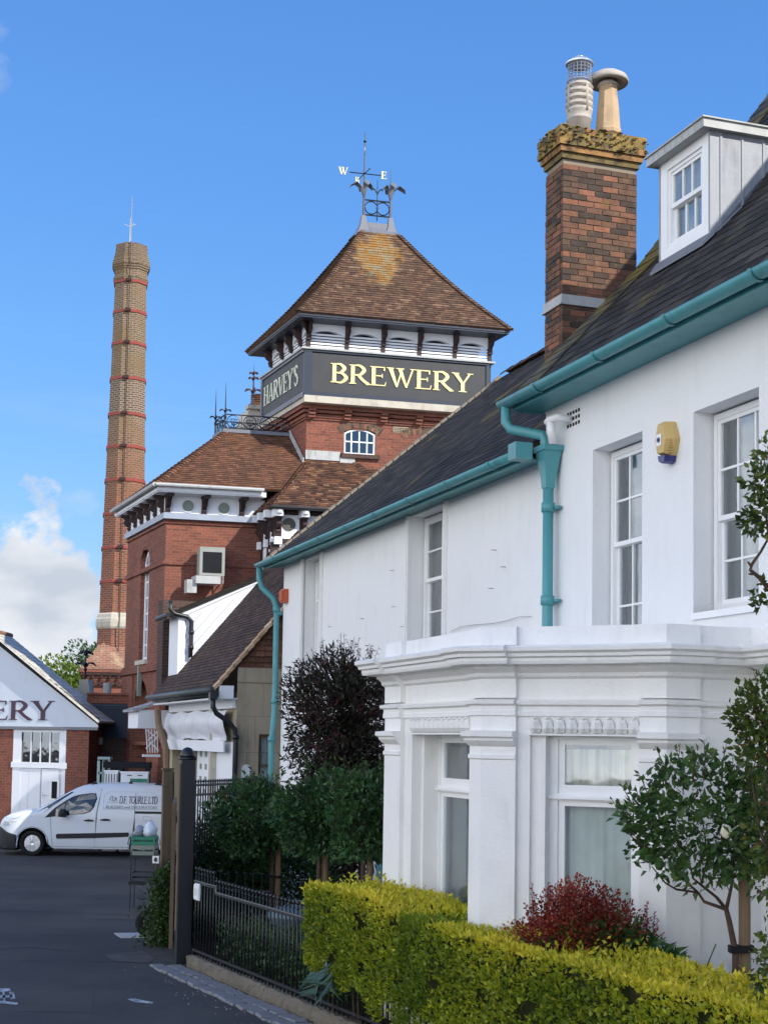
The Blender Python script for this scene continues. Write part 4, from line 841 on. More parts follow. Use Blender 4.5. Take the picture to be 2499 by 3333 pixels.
mb=MB(); mb.box(B.w,PU0-.06,PU1+.06,-6,PN0+.06,ZP-.0,ZP+.1); ob('lead_capping',mb,mt['lead'],rf)
# stepped lead flashing against tower
mb=MB()
for k in range(16):
    t=k/16; u=.56+1.25*t; z=ZM+.22+(ZP-ZM-.2)*(u+OV+.08)/(PU0+OV+.08); mb.box(B.w,u-.04,u+.045,-3.86,-3.83,z-.05,z+.16)
ob('flashing',mb,mt['leadpale'],rf)
mb=MB(); mb.tube([B.w(-OV-.12,OL+.12,ZM+.17),B.w(DPT+.1,OL+.12,ZM+.17)],.06,8); mb.tube([B.w(-OV-.14,OL+.1,ZM+.17),B.w(-OV-.14,-2.4,ZM+.17)],.05,8); ob('gutter',mb,mt['leadpale'],rf)
# cresting railing
CR_=thing('roof_cresting','black wrought iron cresting with rings along the flat top of the tile roof','railing',B.w(PU0,PN0,ZP+.1))
def crest(P,Q,n,par):
    P,Q=Vector(P),Vector(Q); L=(Q-P).length; X=(Q-P)/L; Z=Vector((0,0,1)); mb=MB(); h=.42
    for z in (.03,h): mb.tube([P+Z*z,Q+Z*z],.016,5)
    for k in range(n):
        c=P+X*L*(k+.5)/n+Z*(h/2+.015); r=min(h/2-.03,L/n/2-.01); mb.ring(c,X,Z,r,.013,16)
        for a in (-.7,-.35,0,.35,.7): mb.tube([c-Z*r*.8,c+X*math.sin(a)*r*.8+Z*math.cos(a)*r*.4],.009,4); mb.lathe(c+X*math.sin(a)*r*.8+Z*math.cos(a)*r*.4,[(.001,-.02),(.022,0),(.001,.02)],5)
        e=P+X*L*(k+1)/n; mb.tube([e+Z*.03,e+Z*h],.012,4)
    return ob('panel',mb,mt['black'],par)
crest(B.w(PU0,PN0,ZP+.1),B.w(PU0,-3.86,ZP+.1),4,CR_); crest(B.w(PU0,PN0,ZP+.1),B.w(PU1,PN0,ZP+.1),2,CR_); crest(B.w(PU1,PN0,ZP+.1),B.w(PU1,-3.86,ZP+.1),4,CR_)
for u in (PU0,PU1):
    mb=MB(); finial(mb,B.w(u,PN0,ZP+.1),1.35,.022,((.35,.17),),(B.N[0],B.N[1],0)); ob('finial',mb,mt['black'],CR_)
# flood light on wall
def onfront(px,y,u): return B.hu(px,y,u)
n,z=onfront(682,1830,-.35); n0=onfront(722,1830,-.35)[0]; n1=onfront(648,1830,-.35)[0]; z1=onfront(682,1787,-.35)[1]; z0=onfront(682,1872,-.35)[1]
FL=thing('floodlight','large square floodlight with ribbed housing on the brewery wall','light',B.w(-.35,n,z))
mb=MB(); mb.box(B.w,-.5,-.15,n0,n1,z0,z1); mb.box(B.w,-.54,-.5,n0-.03,n1+.03,z0-.03,z1+.03)
for k in range(16): a=n0+.02+(n1-n0-.04)*k/16; mb.box(B.w,-.545,-.14,a,a+.012,z1,z1+.02)
ob('housing',mb,flat('aluminium_grey',(.28,.29,.26),.5),FL); mb=MB(); mb.box(B.w,-.548,-.541,n0+.05,n1-.05,z0+.04,z1-.1); ob('lens',mb,mt['dark'],FL)
mb=MB(); mb.tube([B.w(-.3,n0-.06,z0-.2),B.w(-.3,n0-.06,z),B.w(-.3,n0,z)],.02,6); mb.tube([B.w(-.3,n0-.06,z0-.2),B.w(-.02,n0-.06,z0-.2)],.02,6); ob('arm',mb,mt['silver'],FL)
n0=onfront(712,1885,-.4)[0]; n1=onfront(632,1885,-.4)[0]; z1=onfront(682,1877,-.4)[1]; z0=onfront(682,1902,-.4)[1]
mb=MB(); mb.box(B.w,-.6,-.1,n0,n1,z0,z1); mb.box(B.w,-.5,-.2,n1-.05,n1+.2,z0-.25,z0+.1); o=ob('junction_box',mb,mt['leadpale']); tag(o,'pale metal box mounted under the floodlight on the brick wall','metal box')
# --- tower
TW=thing('brewery_tower','square brick brewery tower with louvred top, sign boards and tall tiled roof','tower',B.w(2.2,-6.3,0))
NT=-3.9; NTR=-8.85; UT=.5; UTB=3.9; US=.15
TF=BFat(UT)
mb=MB(); wn1=B.hu(1120,1440,UT)[0]; wn0=B.hu(1222,1440,UT)[0]; wz0=10.72; wz1=11.42
wallp(mb,TF,NTR,NT,-.5,12.0,[(wn0,wn1,wz0,wz1,.15)])
TL=lambda a,d,z:B.w(a,NT-d,z)
wallp(mb,TL,UT,UTB,-.5,12.0,[]); mb.poly([B.w(UTB,NT,-.5),B.w(UTB,NTR,-.5),B.w(UTB,NTR,12),B.w(UTB,NT,12)]); mb.poly([B.w(UT,NTR,-.5),B.w(UTB,NTR,-.5),B.w(UTB,NTR,12),B.w(UT,NTR,12)])
ob('wall',mb,mt['brick'],TW)
mb=MB()
for z,o,h in ((11.62,.04,.06),(11.68,.08,.08),(11.8,.12,.08),(11.9,.18,.1)): mb.box(B.w,UT-o,UTB+o,NTR-o,NT+o,z,z+h)
for px in (1014,1130,1248,1362):
    n=B.hu(px,1345,UT-.1)[0]; 
    for j,(o,h) in enumerate(((.14,.07),(.19,.07),(.24,.08))): mb.box(B.w,UT-o,UT,n-.09,n+.09,11.66+j*.085,11.66+j*.085+h)
ob('brick_cornice',mb,mt['brick'],TW)
voussoirs(TF,wn0-.05,wn1+.05,wz1+.04,.14,.22,17,mt['stackbrick'],TW)
voussoirs(TF,-7.75,-6.75,wz1+.0,.16,.24,15,mt['stackbrick'],TW)
n=B.hu(1304,1385,UT)[0]
mb=MB(); mb.box(TF,n-.25,n+.22,-.01,.0,11.42,11.58)
ab=ob('air_brick',mb,mt['concrete'],TW); mb=MB()
for i in range(9):
    for j in range(3): mb.box(TF,n-.22+i*.048,n-.19+i*.048,-.014,-.01,11.44+j*.045,11.465+j*.045)
ob('grille',mb,mt['dark'],ab)
arched(TF,wn0,wn1,wz0,wz1+.03,.03,TW,mt['white'],4,2,.14,.035,.05)
mb=MB(); mb.box(TF,wn0-.1,wn1+.1,-.1,.1,wz0-.12,wz0-.0); ob('sill',mb,mt['brickdark'],TW)
mb=MB(); mb.box(TF,wn1+.12,NT+.01,-.03,.0,10.5,10.76); mb.box(TF,wn1-.3,wn1+.12,-.05,0,10.42,10.6); ob('lead_flashing',mb,mt['leadpale'],TW)
mb=MB(); mb.box(B.w,US-.1,UTB+.4,NTR-.35,-3.68,12.01,12.2); ob('stone_string',mb,mt['stone'],TW)
mb=MB(); o=.0
mb.box(B.w,US+.06,UTB+.3,NTR-.25,-3.74,12.2,13.5); ob('sign_backing',mb,mt['navy'],TW)
ZS0,ZS1=12.28,13.42
SF=BFat(US); SL=lambda a,d,z:B.w(a,-3.68-d,z)
mb=MB(); mb.box(SF,-8.92,-3.9,0,.06,ZS0,ZS1); sg=ob('sign_board',mb,mt['sign'],TW)
mb=MB(); 
for q in ((-3.9,-3.68),(-9.02,-8.92)): mb.box(SF,q[0],q[1],-.03,.06,ZS0-.1,ZS1+.02)
mb.box(SF,-9.02,-3.68,-.05,.06,ZS0-.13,ZS0-.0); mb.box(SF,-9.02,-3.68,-.04,.06,ZS1+.02,ZS1+.07); mb.box(SF,-8.92,-3.9,-.015,0,ZS0,ZS0+.05)
ob('frame',mb,mt['navy'],sg)
Wm=lambda a,d,z:B.w(US+d,-a,z)
lettering('lettering','BREWERY',Wm,4.42,8.52,12.62,13.16,-.002,mt['gold'],sg,.02)
mb=MB(); mb.box(SL,US+.02,3.85,-.0,.05,ZS0,ZS1); sg2=ob('sign_board',mb,mt['sign'],TW)
mb=MB(); mb.box(SL,US,3.9,-.05,.05,ZS0-.13,ZS0); mb.box(SL,3.8,3.9,-.04,.05,ZS0,ZS1); mb.box(SL,US,3.9,-.04,.05,ZS1,ZS1+.07); ob('frame',mb,mt['lead'],sg2)
Wl=lambda a,d,z:B.w(3.85-a,-3.68-d,z)
lettering('lettering',"HARVEY'S",Wl,.2,3.3,12.6,13.16,-.005,mt['cream'],sg2,.02)
# louvre stage
ZL0,ZL1=13.5,14.3; UL=US+.15; NL=-3.88; NLR=-8.95; ULB=3.75
mb=MB(); mb.box(B.w,US-.08,ULB+.25,NLR-.22,-3.6,ZS1+.08,ZS1+.13); ob('lead_ledge',mb,mt['leadpale'],TW)
mb=MB(); mb.box(B.w,UL+.12,ULB,NLR+.12,NL-.12,ZL0,ZL1+.1); ob('louvre_core',mb,mt['dark'],TW)
def louvres(F,a0,a1,par):
    mb=MB(); c=(a0+a1)/2; w=a1-a0
    nz=6; hh=.5
    for k in range(nz):
        z=ZL0+.03+k*.083; 
        mb.prism([F(a0,0,z),F(a1,0,z),F(a1,.1,z+.075),F(a0,.1,z+.075)],[F(a0,.0,z+.012),F(a1,.0,z+.012),F(a1,.1,z+.087),F(a0,.1,z+.087)])
        mb.box(F,a0,a1,-.001,.012,z+.0125,z+.052)
    n=10; ar=lambda x:ZL0+.46+.13*(1-((x-c)/(w/2))**2)
    for k in range(n):
        x0=a0+w*k/n; x1=a0+w*(k+1)/n; mb.prism([F(x0,-.02,ar(x0)),F(x1,-.02,ar(x1)),F(x1,-.02,ZL1+.06),F(x0,-.02,ZL1+.06)],[F(x0,.1,ar(x0)),F(x1,.1,ar(x1)),F(x1,.1,ZL1+.06),F(x0,.1,ZL1+.06)])
    return ob('louvre_panel',mb,mt['white'],par)
LF=BFat(UL)
ps=[B.hu(px,1140,UL)[0] for px in (1003,1128,1246,1364,1479,1592)]
LLf=lambda a,d,z:B.w(a,NL-d,z)
for a,b in zip(ps,ps[1:]): louvres(LF,b+.05,a-.05,TW)
us=[UL,.95,1.75,2.55,3.6]
for a,b in zip(us,us[1:]): louvres(LLf,a+.05,b-.05,TW)
def post(F,a,par):
    mb=MB(); mb.box(F,a-.055,a+.055,-.03,.06,ZL0,ZL1+.08); ob('louvre_post',mb,mt['timber'],par); bracket(lambda a_,d,z:F(a_,d-.03,z),a,ZL0+.3,ZL1+.05,.3,.09,mt['timber'],par)
for a in ps: post(LF,a,TW)
for a in us[1:]: post(LLf,a,TW)
mb=MB(); mb.prism([B.w(UL-.02,NL+.02,ZL0+.3),B.w(UL-.3,NL+.3,ZL1),B.w(UL-.02,NL+.02,ZL1)],[B.w(UL+.05,NL-.05,ZL0+.3),B.w(UL-.23,NL+.37,ZL1),B.w(UL+.05,NL-.05,ZL1)]); ob('bracket',mb,mt['timber'],TW)
# tower roof
UE,UEB=-.32,4.36; NE,NER=-3.36,-9.4; ZEV=14.33
mb=MB(); mb.box(B.w,UE+.02,UEB-.02,NER+.02,NE-.02,ZEV-.06,ZEV-.02); mb.box(B.w,UE,UEB,NER,NE,ZEV-.02,ZEV+.06); ob('eaves_board',mb,mt['navy'],TW)
KU0,KU1,KN0,KN1=1.78,2.3,-5.84,-6.98; ZK=17.55
def lv(t):  # slightly concave profile
    k=t; h=t-.05*math.sin(math.pi*t); return k,h
mb=MB(); T=5
def lay(t):
    k,h=lv(t); z=ZEV+.06+(ZK-ZEV-.06)*h; a=UE-.04+(KU0-UE+.04)*k; b=UEB+.04+(KU1-UEB-.04)*k; c=NE+.04+(KN0-NE-.04)*k; d=NER-.04+(KN1-NER+.04)*k
    return [B.w(a,c,z),B.w(a,d,z),B.w(b,d,z),B.w(b,c,z)]
hip=MB()
for i in range(T):
    q0,q1=lay(i/T),lay((i+1)/T)
    for j in range(4):
        a,b,c,d=q0[j],q0[(j+1)%4],q1[(j+1)%4],q1[j]; deck(mb,[a,b,c,d],.06)
        if j in (0,3,1): tiles(mb,a,b,c,d,.17,.1,.024,.005)
    for j in (0,1,3): bonnets(hip,q0[j],q1[j],hw=.13,g=.1)
def _m_ttile():
    m=rampm('tower_tile',[(0,(.08,.047,.034)),(.45,(.115,.067,.045)),(.85,(.155,.088,.055)),(1,(.21,.13,.085))],.8,.2,[((.075,.06,.04),1.3,.48,.68,.5)])
    # orange lichen below the crown of the front slope
    g=m.new('ShaderNodeMapping'); g.inputs['Location'].default_value=[-x for x in B.w(1.1,-6.15,16.75)]; m.L.new(m.pos(),g.inputs[0])
    ln=m.new('ShaderNodeVectorMath'); ln.operation='LENGTH'; sc=m.new('ShaderNodeVectorMath'); sc.operation='MULTIPLY'; sc.inputs[1].default_value=(1.1,.6,.62); m.L.new(g.outputs[0],sc.inputs[0]); m.L.new(sc.outputs[0],ln.inputs[0])
    f=m.math('SUBTRACT',m.math('ADD',m.noise(2.2,9,.7),.42),m.math('MULTIPLY',ln.outputs['Value'],.5)); f=m.ramp(f,[(.5,0),(.66,1)])
    c=m.mix(m.math('MULTIPLY',f,.7),m.p.inputs['Base Color'].links[0].from_socket,m.mix(m.ramp(m.noise(5,4),[(.45,0),(.6,1)]),(.34,.17,.035),(.3,.25,.14)))
    m.col(c); return m.m
mt['ttile']=_m_ttile()
rf=ob('roof',mb,mt['ttile'],TW); ob('hip_tile',hip,mt['ttile'],rf)
# lead crown with flared horns
mb=MB(); zk=ZK-.05
mb.strip([[B.w(KU0-.12,KN0+.12,zk-.12),B.w(KU0-.12,KN1-.12,zk-.12),B.w(KU1+.12,KN1-.12,zk-.12),B.w(KU1+.12,KN0+.12,zk-.12)],
 [B.w(2.0,-5.98,zk+.28),B.w(2.0,-6.84,zk+.28),B.w(2.08,-6.84,zk+.28),B.w(2.08,-5.98,zk+.28)],[B.w(2.0,-5.98,zk+.42),B.w(2.0,-6.84,zk+.42),B.w(2.08,-6.84,zk+.42),B.w(2.08,-5.98,zk+.42)]],True,True)
for n_,s in ((-6.0,1),(-6.8,-1)):
    mb.strip([[B.w(2.04+a,n_+s*b,zk+z) for a,b in ((-w,-w),(w,-w),(w,w*1.3),(-w,w*1.3))] for w,z in ((.28,-.08),(.14,.15),(.08,.35),(.05,.62))],True,True)
ob('lead_crown',mb,mt['lead'],rf)
# weather vane with iron cresting
WV=thing('weather_vane','iron weather vane with gilt W and E letters on the tower roof ridge','weather vane',B.w(2.04,-6.0,zk+.6))
ZV=zk+.6; X=Vector((B.N[0],B.N[1],0)); Z=Vector((0,0,1)); Yv=Vector((B.U[0],B.U[1],0)); pL=Vector(B.w(2.04,-6.0,ZV)); pR=Vector(B.w(2.04,-6.8,ZV))
mb=MB(); mb.tube([pL,pL+Z*2.55],[.035,.012],8); mb.lathe(pL+Z*2.25,[(.001,-.06),(.05,0),(.001,.06)],8); mb.tube([pR,pR+Z*1.5],[.04,.006],8)
for z in (.05,.5): mb.tube([pL+Z*z,pR+Z*z],.022,6)
for k in (.28,.72): mb.ring(pL.lerp(pR,k)+Z*.275,X,Z,.19,.018,20)
m_=pL.lerp(pR,.5); mb.tube([m_-Z*.1,m_+Z*1.15],[.02,.008],6)
for s in (-1,1): mb.tube([m_+Z*.7,m_+X*s*.07+Z*.83,m_+X*s*.13+Z*.86,m_+X*s*.15+Z*.82],[.02,.018,.025,.012],6)
ob('ridge_cresting',mb,mt['black'],WV)
for p,s in ((pL,1),(pR,-1)):
    mb=MB()
    for dx,k in ((s,1.),(-s,.55),):
        for e in (0,):
            pts=[p+Z*.55,p+X*dx*.1*k+Z*.85,p+X*dx*.24*k+Z*.97,p+X*dx*.4*k+Z*.88,p+X*dx*.45*k+Z*.8]
            mb.strip([[q+Yv*w*1.0,q+Z*w*.45,q-Yv*w*1.0,q-Z*w*.25] for q,w in zip(pts,(.03,.08,.13,.11,.03))],True,True)
    for dy in (1,-1):
        pts=[p+Z*.55,p+Yv*dy*.1+Z*.85,p+Yv*dy*.2+Z*.98,p+Yv*dy*.32+Z*.85]; mb.strip([[q+X*w,q+Z*w*.5,q-X*w,q-Z*w*.25] for q,w in zip(pts,(.03,.07,.1,.03))],True,True)
    ob('acanthus_leaf',mb,mt['lead'],WV)
mb=MB(); c=pL+Z*1.28; mb.tube([c+X*.45,c-X*.5],.016,6); mb.tube([c+Yv*.5,c-Yv*.5],.016,6); mb.lathe(c,[(.001,-.05),(.05,0),(.001,.05)],8); ob('compass_arm',mb,mt['black'],WV)
Wv=lambda a,d,z:tuple(c-X*a+Yv*d+Z*z)
lettering('compass_letter','W',Wv,-.78,-.5,-.1,.12,0,mt['gold'],WV,.02); lettering('compass_letter','E',Wv,.5,.68,-.1,.12,0,mt['gold'],WV,.02)
Wy=lambda a,d,z:tuple(c-Yv*.55+X*a+Z*z-Yv*d*0+Yv*d)
mb=MB(); 
for q in ([(-.05,-.1),(-.03,-.1),(-.03,.1),(-.05,.1)],[(.03,-.1),(.05,-.1),(.05,.1),(.03,.1)],[(-.05,.1),(-.02,.1),(.05,-.1),(.02,-.1)]): mb.prism([tuple(c+Yv*.55+X*a+Z*b) for a,b in q],[tuple(c+Yv*.57+X*a+Z*b) for a,b in q])
ob('compass_letter',mb,mt['gold'],WV)
mb=MB(); c2=pL+Z*1.95; V=Yv*.75+X*-.25
sil=[(-.28,-.05),(-.2,.04),(-.05,.05),(.02,.2),(.05,.28),(.1,.18),(.16,.22),(.2,.1),(.3,.12),(.22,0),(.12,-.06),(.05,-.2),(-.02,-.1),(-.16,-.1)]
mb.prism([tuple(c2+V*a+Z*b*1.15+X*.006) for a,b in sil],[tuple(c2+V*a+Z*b*1.15-X*.006) for a,b in sil]); ob('vane_figure',mb,mt['gold'],WV)
# --- half timbered oriel with its own tile roof
TU=-1.36; TN=-2.55
OR=thing('timbered_oriel','black and white timbered oriel with round window below a small tile roof','oriel',B.w(TU,-4,6))
OF=BFat(TU); OLf=lambda a,d,z:B.w(a,TN-d,z); zTop=B.hu(960,1665,TU)[1]
mb=MB(); mb.box(B.w,TU,.0,-8,TN,3,zTop+.0); ob('panel',mb,mt['white'],OR)
zr=B.hu(940,1707,TU)[1]; zrail=B.hu(940,1755,TU)[1]
mb=MB()
for px in (903,987): n=B.hu(px,1700,TU)[0]; mb.box(OF,n-.1,n+.1,-.05,0,zrail-.0,zTop-.1)
n=B.hu(893,1800,TU)[0]; mb.box(OF,n-.12,n+.12,-.052,0,5,zrail-.1); mb.box(OF,-8,TN+.02,-.06,0,zrail-.12,zrail); mb.box(OF,-8,TN,-.06,0,zTop-.1,zTop)
for u in (TU+.06,TU+.62,TU+1.2): mb.box(OLf,u-.06,u+.06,-.05,0,5,zTop)
mb.box(OLf,TU,0,-.06,0,zrail-.12,zrail)
for k in range(7):  # curved brace under the rail on the front
    t=k/7;t2=(k+1)/7; f=lambda t:(B.hu(905,1770,TU)[0]-.75*t,zrail-.12-.9*(1-t)**1.6)
    a,b=f(t),f(t2); mb.prism([OF(a[0],-.045,a[1]),OF(b[0],-.045,b[1]),OF(b[0],-.045,b[1]-.1),OF(a[0],-.045,a[1]-.1)],[OF(a[0],0,a[1]),OF(b[0],0,b[1]),OF(b[0],0,b[1]-.1),OF(a[0],0,a[1]-.1)])
ob('timber_frame',mb,mt['timber'],OR)
n,_z=B.hu(940,1707,TU); mb=MB(); mb.lathe((0,0,0),[(.001,0),(.17,0),(.17,.02)],24); mb.v=[B.w(TU-.01-v[2],n+v[0],_z+v[1]) for v in mb.v]; rd=ob('roundel',mb,flat('olive_dark',(.07,.065,.045)),OR)
mb=MB()
for px in (905,990,1075): 
    n=B.hu(px,1660,TU-.2)[0]; mb.box(OF,n-.1,n+.1,-.35,0,zTop-.18,zTop+.02); mb.lathe(OF(n,-.35,zTop-.08),[(.001,-.07),(.08,-.03),(.09,.04),(.001,.08)],8)
for u in (TU+.15,TU+.7,TU+1.2): mb.box(OLf,u-.09,u+.09,-.3,0,zTop-.18,zTop+.02)
for u in (TU+.06,TU+.62,TU+1.2): mb.box(OLf,u-.08,u+.08,-.14,-.06,zrail-.16,zrail+.04)
mb.box(OF,TN-.1,TN+.1,-.14,-.06,zrail-.16,zrail+.04)
multi('carved_end',mb,mt['white'],OR)
for u in (TU+.15,TU+.7,TU+1.2): bracket(OLf,u,zrail,zTop-.15,.28,.1,mt['timber'],OR)
bracket(OF,B.hu(903,1700,TU)[0],zrail+.1,zTop-.15,.25,.11,mt['timber'],OR); bracket(OF,B.hu(987,1700,TU)[0],zrail+.1,zTop-.15,.25,.11,mt['timber'],OR)
arched(OLf,TU+.12,TU+1.1,5.2,zrail-.2,.0-.03,OR,mt['white'],3,4,.5,.05,.08)
zo=zTop+.06; zt2=10.46
mb=MB(); a=B.w(TU-.38,TN+.25,zo); b=B.w(TU-.38,-8,zo); c_=B.w(.46,-5.3,zt2); e_=B.w(.46,-8,zt2-.0); d_=B.w(.46,-3.98,zt2)
rt=B.w(.46,-5.3,zt2); 
A_,B_=a,B.w(TU-.38,-6.3,zo); deck(mb,[A_,B_,rt,d_],.06); tiles(mb,A_,B_,rt,d_,.17,.105,.024,.012)
deck(mb,[A_,B.w(.1,TN+.25,zo),B.w(.3,-3.5,zt2-.5),d_],.05); tiles(mb,B.w(.2,TN+.25,zo),A_,d_,B.w(.5,-3.9,zt2),.17,.105,.024,.012)
deck(mb,[B_,B.w(.46,-6.3,zo),rt],.05)
rf=ob('roof',mb,mt['tile'],OR); mb=MB(); bonnets(mb,B_,rt,hw=.14,g=.13); 
ob('hip_tile',mb,mt['tile'],rf)
mb=MB(); mb.tube([B.w(TU-.42,TN+.3,zo-.03),B.w(TU-.42,-6.3,zo-.03)],.05,8); ob('gutter',mb,mt['black'],rf)
# --- distant gable with finial, behind
GA=thing('stone_gable','pale stone coped gable top with iron finial beside the tower','gable',B.w(7,-3,9))
gx,gz=B.hu(825,1330,7); mb=MB(); z0=gz-2.5
mb.prism([B.w(7,gx+.9,z0),B.w(7,gx+.12,gz+.0),B.w(7,gx-.15,gz),B.w(7,gx-.9,z0)],[B.w(8,gx+.9,z0),B.w(8,gx+.12,gz),B.w(8,gx-.15,gz),B.w(8,gx-.9,z0)]); mb.box(B.w,6.9,7.2,gx-.3,gx+.2,gz-.02,gz+.1); ob('coping',mb,mt['stone'],GA)
mb=MB(); finial(mb,B.w(7.05,gx,gz+.1),1.35,.035,((.3,.28),(.62,.17),(.75,.14)),(B.N[0],B.N[1],0)); ob('finial',mb,flat('red_brown_iron',(.06,.03,.035),.5),GA)
gx2,gz2=B.hu(842,1300,8.5); mb=MB(); mb.box(B.w,8.4,9,gx2-.25,gx2+.2,gz2-1.5,gz2-.1)
for k in range(4): mb.lathe(B.w(8.6,gx2,gz2-.1+k*.07),[(.2-.01*k,0),(.24,.03),(.2,.06)],12)
o=ob('chimney_pot_stack',mb,mt['tilered']); tag(o,'small ribbed orange clay chimney pot peeping behind the sign tower','chimney')
# ================================================================ ground
def gz(Y): t=min(1,max(0,(Y-22)/13)); return -.156*t*t*(3-2*t)
ys=[-60,-20,0,8,12,16,20,22,24,26,28,30,32,34,35,36,40,46,60,120,400,1500]; xs=[-1500,-200,-60,-20,-10,-5,0,5,15,60,200,1500]
mb=MB()
for j in range(len(ys)-1):
    for i in range(len(xs)-1): mb.poly([(xs[i],ys[j],gz(ys[j])),(xs[i+1],ys[j],gz(ys[j])),(xs[i+1],ys[j+1],gz(ys[j+1])),(xs[i],ys[j+1],gz(ys[j+1]))])
struct('ground',mb,mt['asphalt'])
_a=ground(612,3152);F2=Fr(_a[0],_a[1],26.36)
F2.U=(.4440719,-.8959911); F2.U=(-F2.U[0],-F2.U[1]); F2.N=(-.8959911,-.4440719)
FW=lambda a,d,z:F2.w(a,-d,z)
mb=MB(); q=[F2.w(.2,-.12,.06),F2.w(-13,-.12,.06),H.w(-18.5,0.2,.06),H.w(-.2,0.1,.06),H.w(1.0,1.2,.06)]; mb.prism(q,[(x,y,-.2) for x,y,z in q]); struct('garden_soil',mb,mt['soil'])
# plinth of rough stones
PL=thing('plinth_wall','low rough stone plinth below the black railings','wall',F2.w(-6,-.1,0))
mb=MB(); u=.05
while u>-13:
    L=random.uniform(.8,1.7); n=14; R=[]
    for k in range(n+1):
        uu=u-L*k/n*.998; j=lambda s=.012:random.uniform(-s,s)
        R.append([F2.w(uu,.0+j(.015),-.05),F2.w(uu,.01+j(),.07+j()),F2.w(uu,.0+j(.015),.135+j(.012)),F2.w(uu,-.025+j(),.158+j(.008)),F2.w(uu,-.14+j(),.15+j(.008)),F2.w(uu,-.22,-.05)])
    mb.strip(R,True,True); u-=L
ob('stonework',mb,mt['plinth'],PL,False)
mb=MB(); k=0
for row,(n0,n1) in enumerate(((.03,.2),(.21,.38))):
    u=.35 if row else .2
    while u>-12:
        L=random.uniform(.2,.32); h=.02+random.uniform(0,.012); j=lambda:random.uniform(-.02,.02)
        q=[F2.w(u+j(),n0+j(),0),F2.w(u-L+.02+j(),n0+j(),0),F2.w(u-L+.02+j(),n1+j(),0),F2.w(u+j(),n1+j(),0)]; c=np.mean(np.array(q),0)
        mb.strip([[(x,y,-.02) for x,y,z in q],[(x,y,h*.6) for x,y,z in q],[(c[0]+(x-c[0])*.86,c[1]+(y-c[1])*.86,h) for x,y,z in q]],True,True); u-=L
struct('sett_edging',mb,mt['sett'])
# road marking remnants, plates
mb=MB(); mk=stain('worn_road_paint',(.5,.52,.55),(.1,.1,.11),9,.4,.6,.8,40,.2,streak=False,amt=.9)
for pts in ([(0,3217),(34,3217),(37,3226),(0,3228)],[(30,3228),(46,3228),(52,3252),(36,3252)],[(0,3240),(40,3238),(42,3246),(0,3249)],[(0,3258),(60,3262),(58,3270),(0,3266)],[(8,3228),(16,3228),(20,3258),(12,3258)],[(-60,3225),(-50,3225),(-46,3262),(-60,3262)]):
    mb.poly([ground(x,y,.004) for x,y in pts])
struct('road_marking',mb,mk)
mb=MB(); c=[ground(x,y,0) for x,y in ((372,3039),(395,3054),(500,3053),(478,3038))]; mb.prism([(x,y,.001) for x,y,z in c],[(x,y,.012) for x,y,z in c]); o=ob('inspection_cover',mb,mt['leadpale']); tag(o,'pale flat metal inspection cover in the road beside the ivy','cover')
mb=MB(); mb.poly([ground(x,y,.004) for x,y in ((415,3252),(440,3250),(500,3262),(496,3267),(440,3262))]); struct('road_scratch',mb,mk)
pm=stain('brownish_road_tone',(.075,.07,.064),(.04,.04,.042),3,.4,.6,.9,60,.5,streak=False,amt=.8); dm_=flat('tar_seam',(.014,.014,.016),.6)
mb=MB(); mb.poly([ground(x,y,.004) for x,y in ((338,3108),(470,3095),(505,3120),(480,3135),(375,3128))]); struct('road_patch',mb,pm)  # slightly paler, browner area of the road surface
mb=MB()
for L in ([(-30,2958),(60,2962),(200,2966),(330,2972),(470,2978)],[(90,2932),(180,2928),(250,2922),(340,2920)],[(0,2832),(120,2828),(230,2818),(420,2812)],[(0,3090),(90,3082),(170,3088),(260,3100)],[(250,3333),(300,3280),(310,3220),(360,3160)]):
    P=[ground(x+random.uniform(-4,4),y,.0045) for x,y in L]
    for a_,b_ in zip(P,P[1:]): 
        w=.012; mb.poly([(a_[0],a_[1]-w,a_[2]),(b_[0],b_[1]-w,b_[2]),(b_[0],b_[1]+w*random.uniform(.3,2.2),b_[2]),(a_[0],a_[1]+w,a_[2])])
struct('road_crack',mb,dm_)
mb=MB()
for k in range(130): 
    x,y=random.uniform(-4.5,-.5),random.uniform(12,34); s=random.uniform(.005,.013)
    if random.random()<.6: q=F2.w(random.uniform(-6,.3),random.uniform(.36,.75),0); x,y=q[0],q[1]
    mb.lathe((x,y,gz(y)),[(s,0),(s*.7,s*.6),(.001,s*.8)],5)
o=ob('loose_grit',mb,mt['sett']); tag(o,'scattered loose grit and small stones on the road edge','grit',None,'stuff')
# ================================================================ low railings
RA=thing('railing','low black iron railing with ball topped bars on the stone plinth','railing',F2.w(-4,-.08,.15))
def rail(u0,u1,z,w=.012,h=.03,mat='black'): mb=MB(); mb.box(F2.w,u1,u0,-.08-w,-.08+w,z,z+h); return ob('rail',mb,mt[mat],RA)
mt['railtop']=flat('pale_rail_paint',(.2,.2,.19),.4,.5)  # paler grey for the strip along the rail tops
for z,zz_ in ((.2,.2),(.94,1.01)):
    rail(.05,-.7,zz_); rail(-.7,-12.6,z)
rail(.05,-.7,1.04,.014,.006,'railtop'); rail(-.7,-12.6,.97,.014,.006,'railtop')
mb=MB(); mb.box(F2.w,-.715,-.69,-.09,-.07,.94,1.04); ob('rail',mb,mt['railtop'],RA)
def baluster(h):
    mb=MB(); mb.tube([(0,0,0),(0,0,h)],.0095,6); mb.lathe((0,0,h-.16),[(.0095,0),(.019,.015),(.0095,.03)],8); mb.lathe((0,0,h-.07),[(.0095,0),(.017,.012),(.0095,.024)],8); mb.lathe((0,0,h-.01),[(.001,-.02),(.02,0),(.021,.012),(.012,.028),(.001,.034)],8); return mb
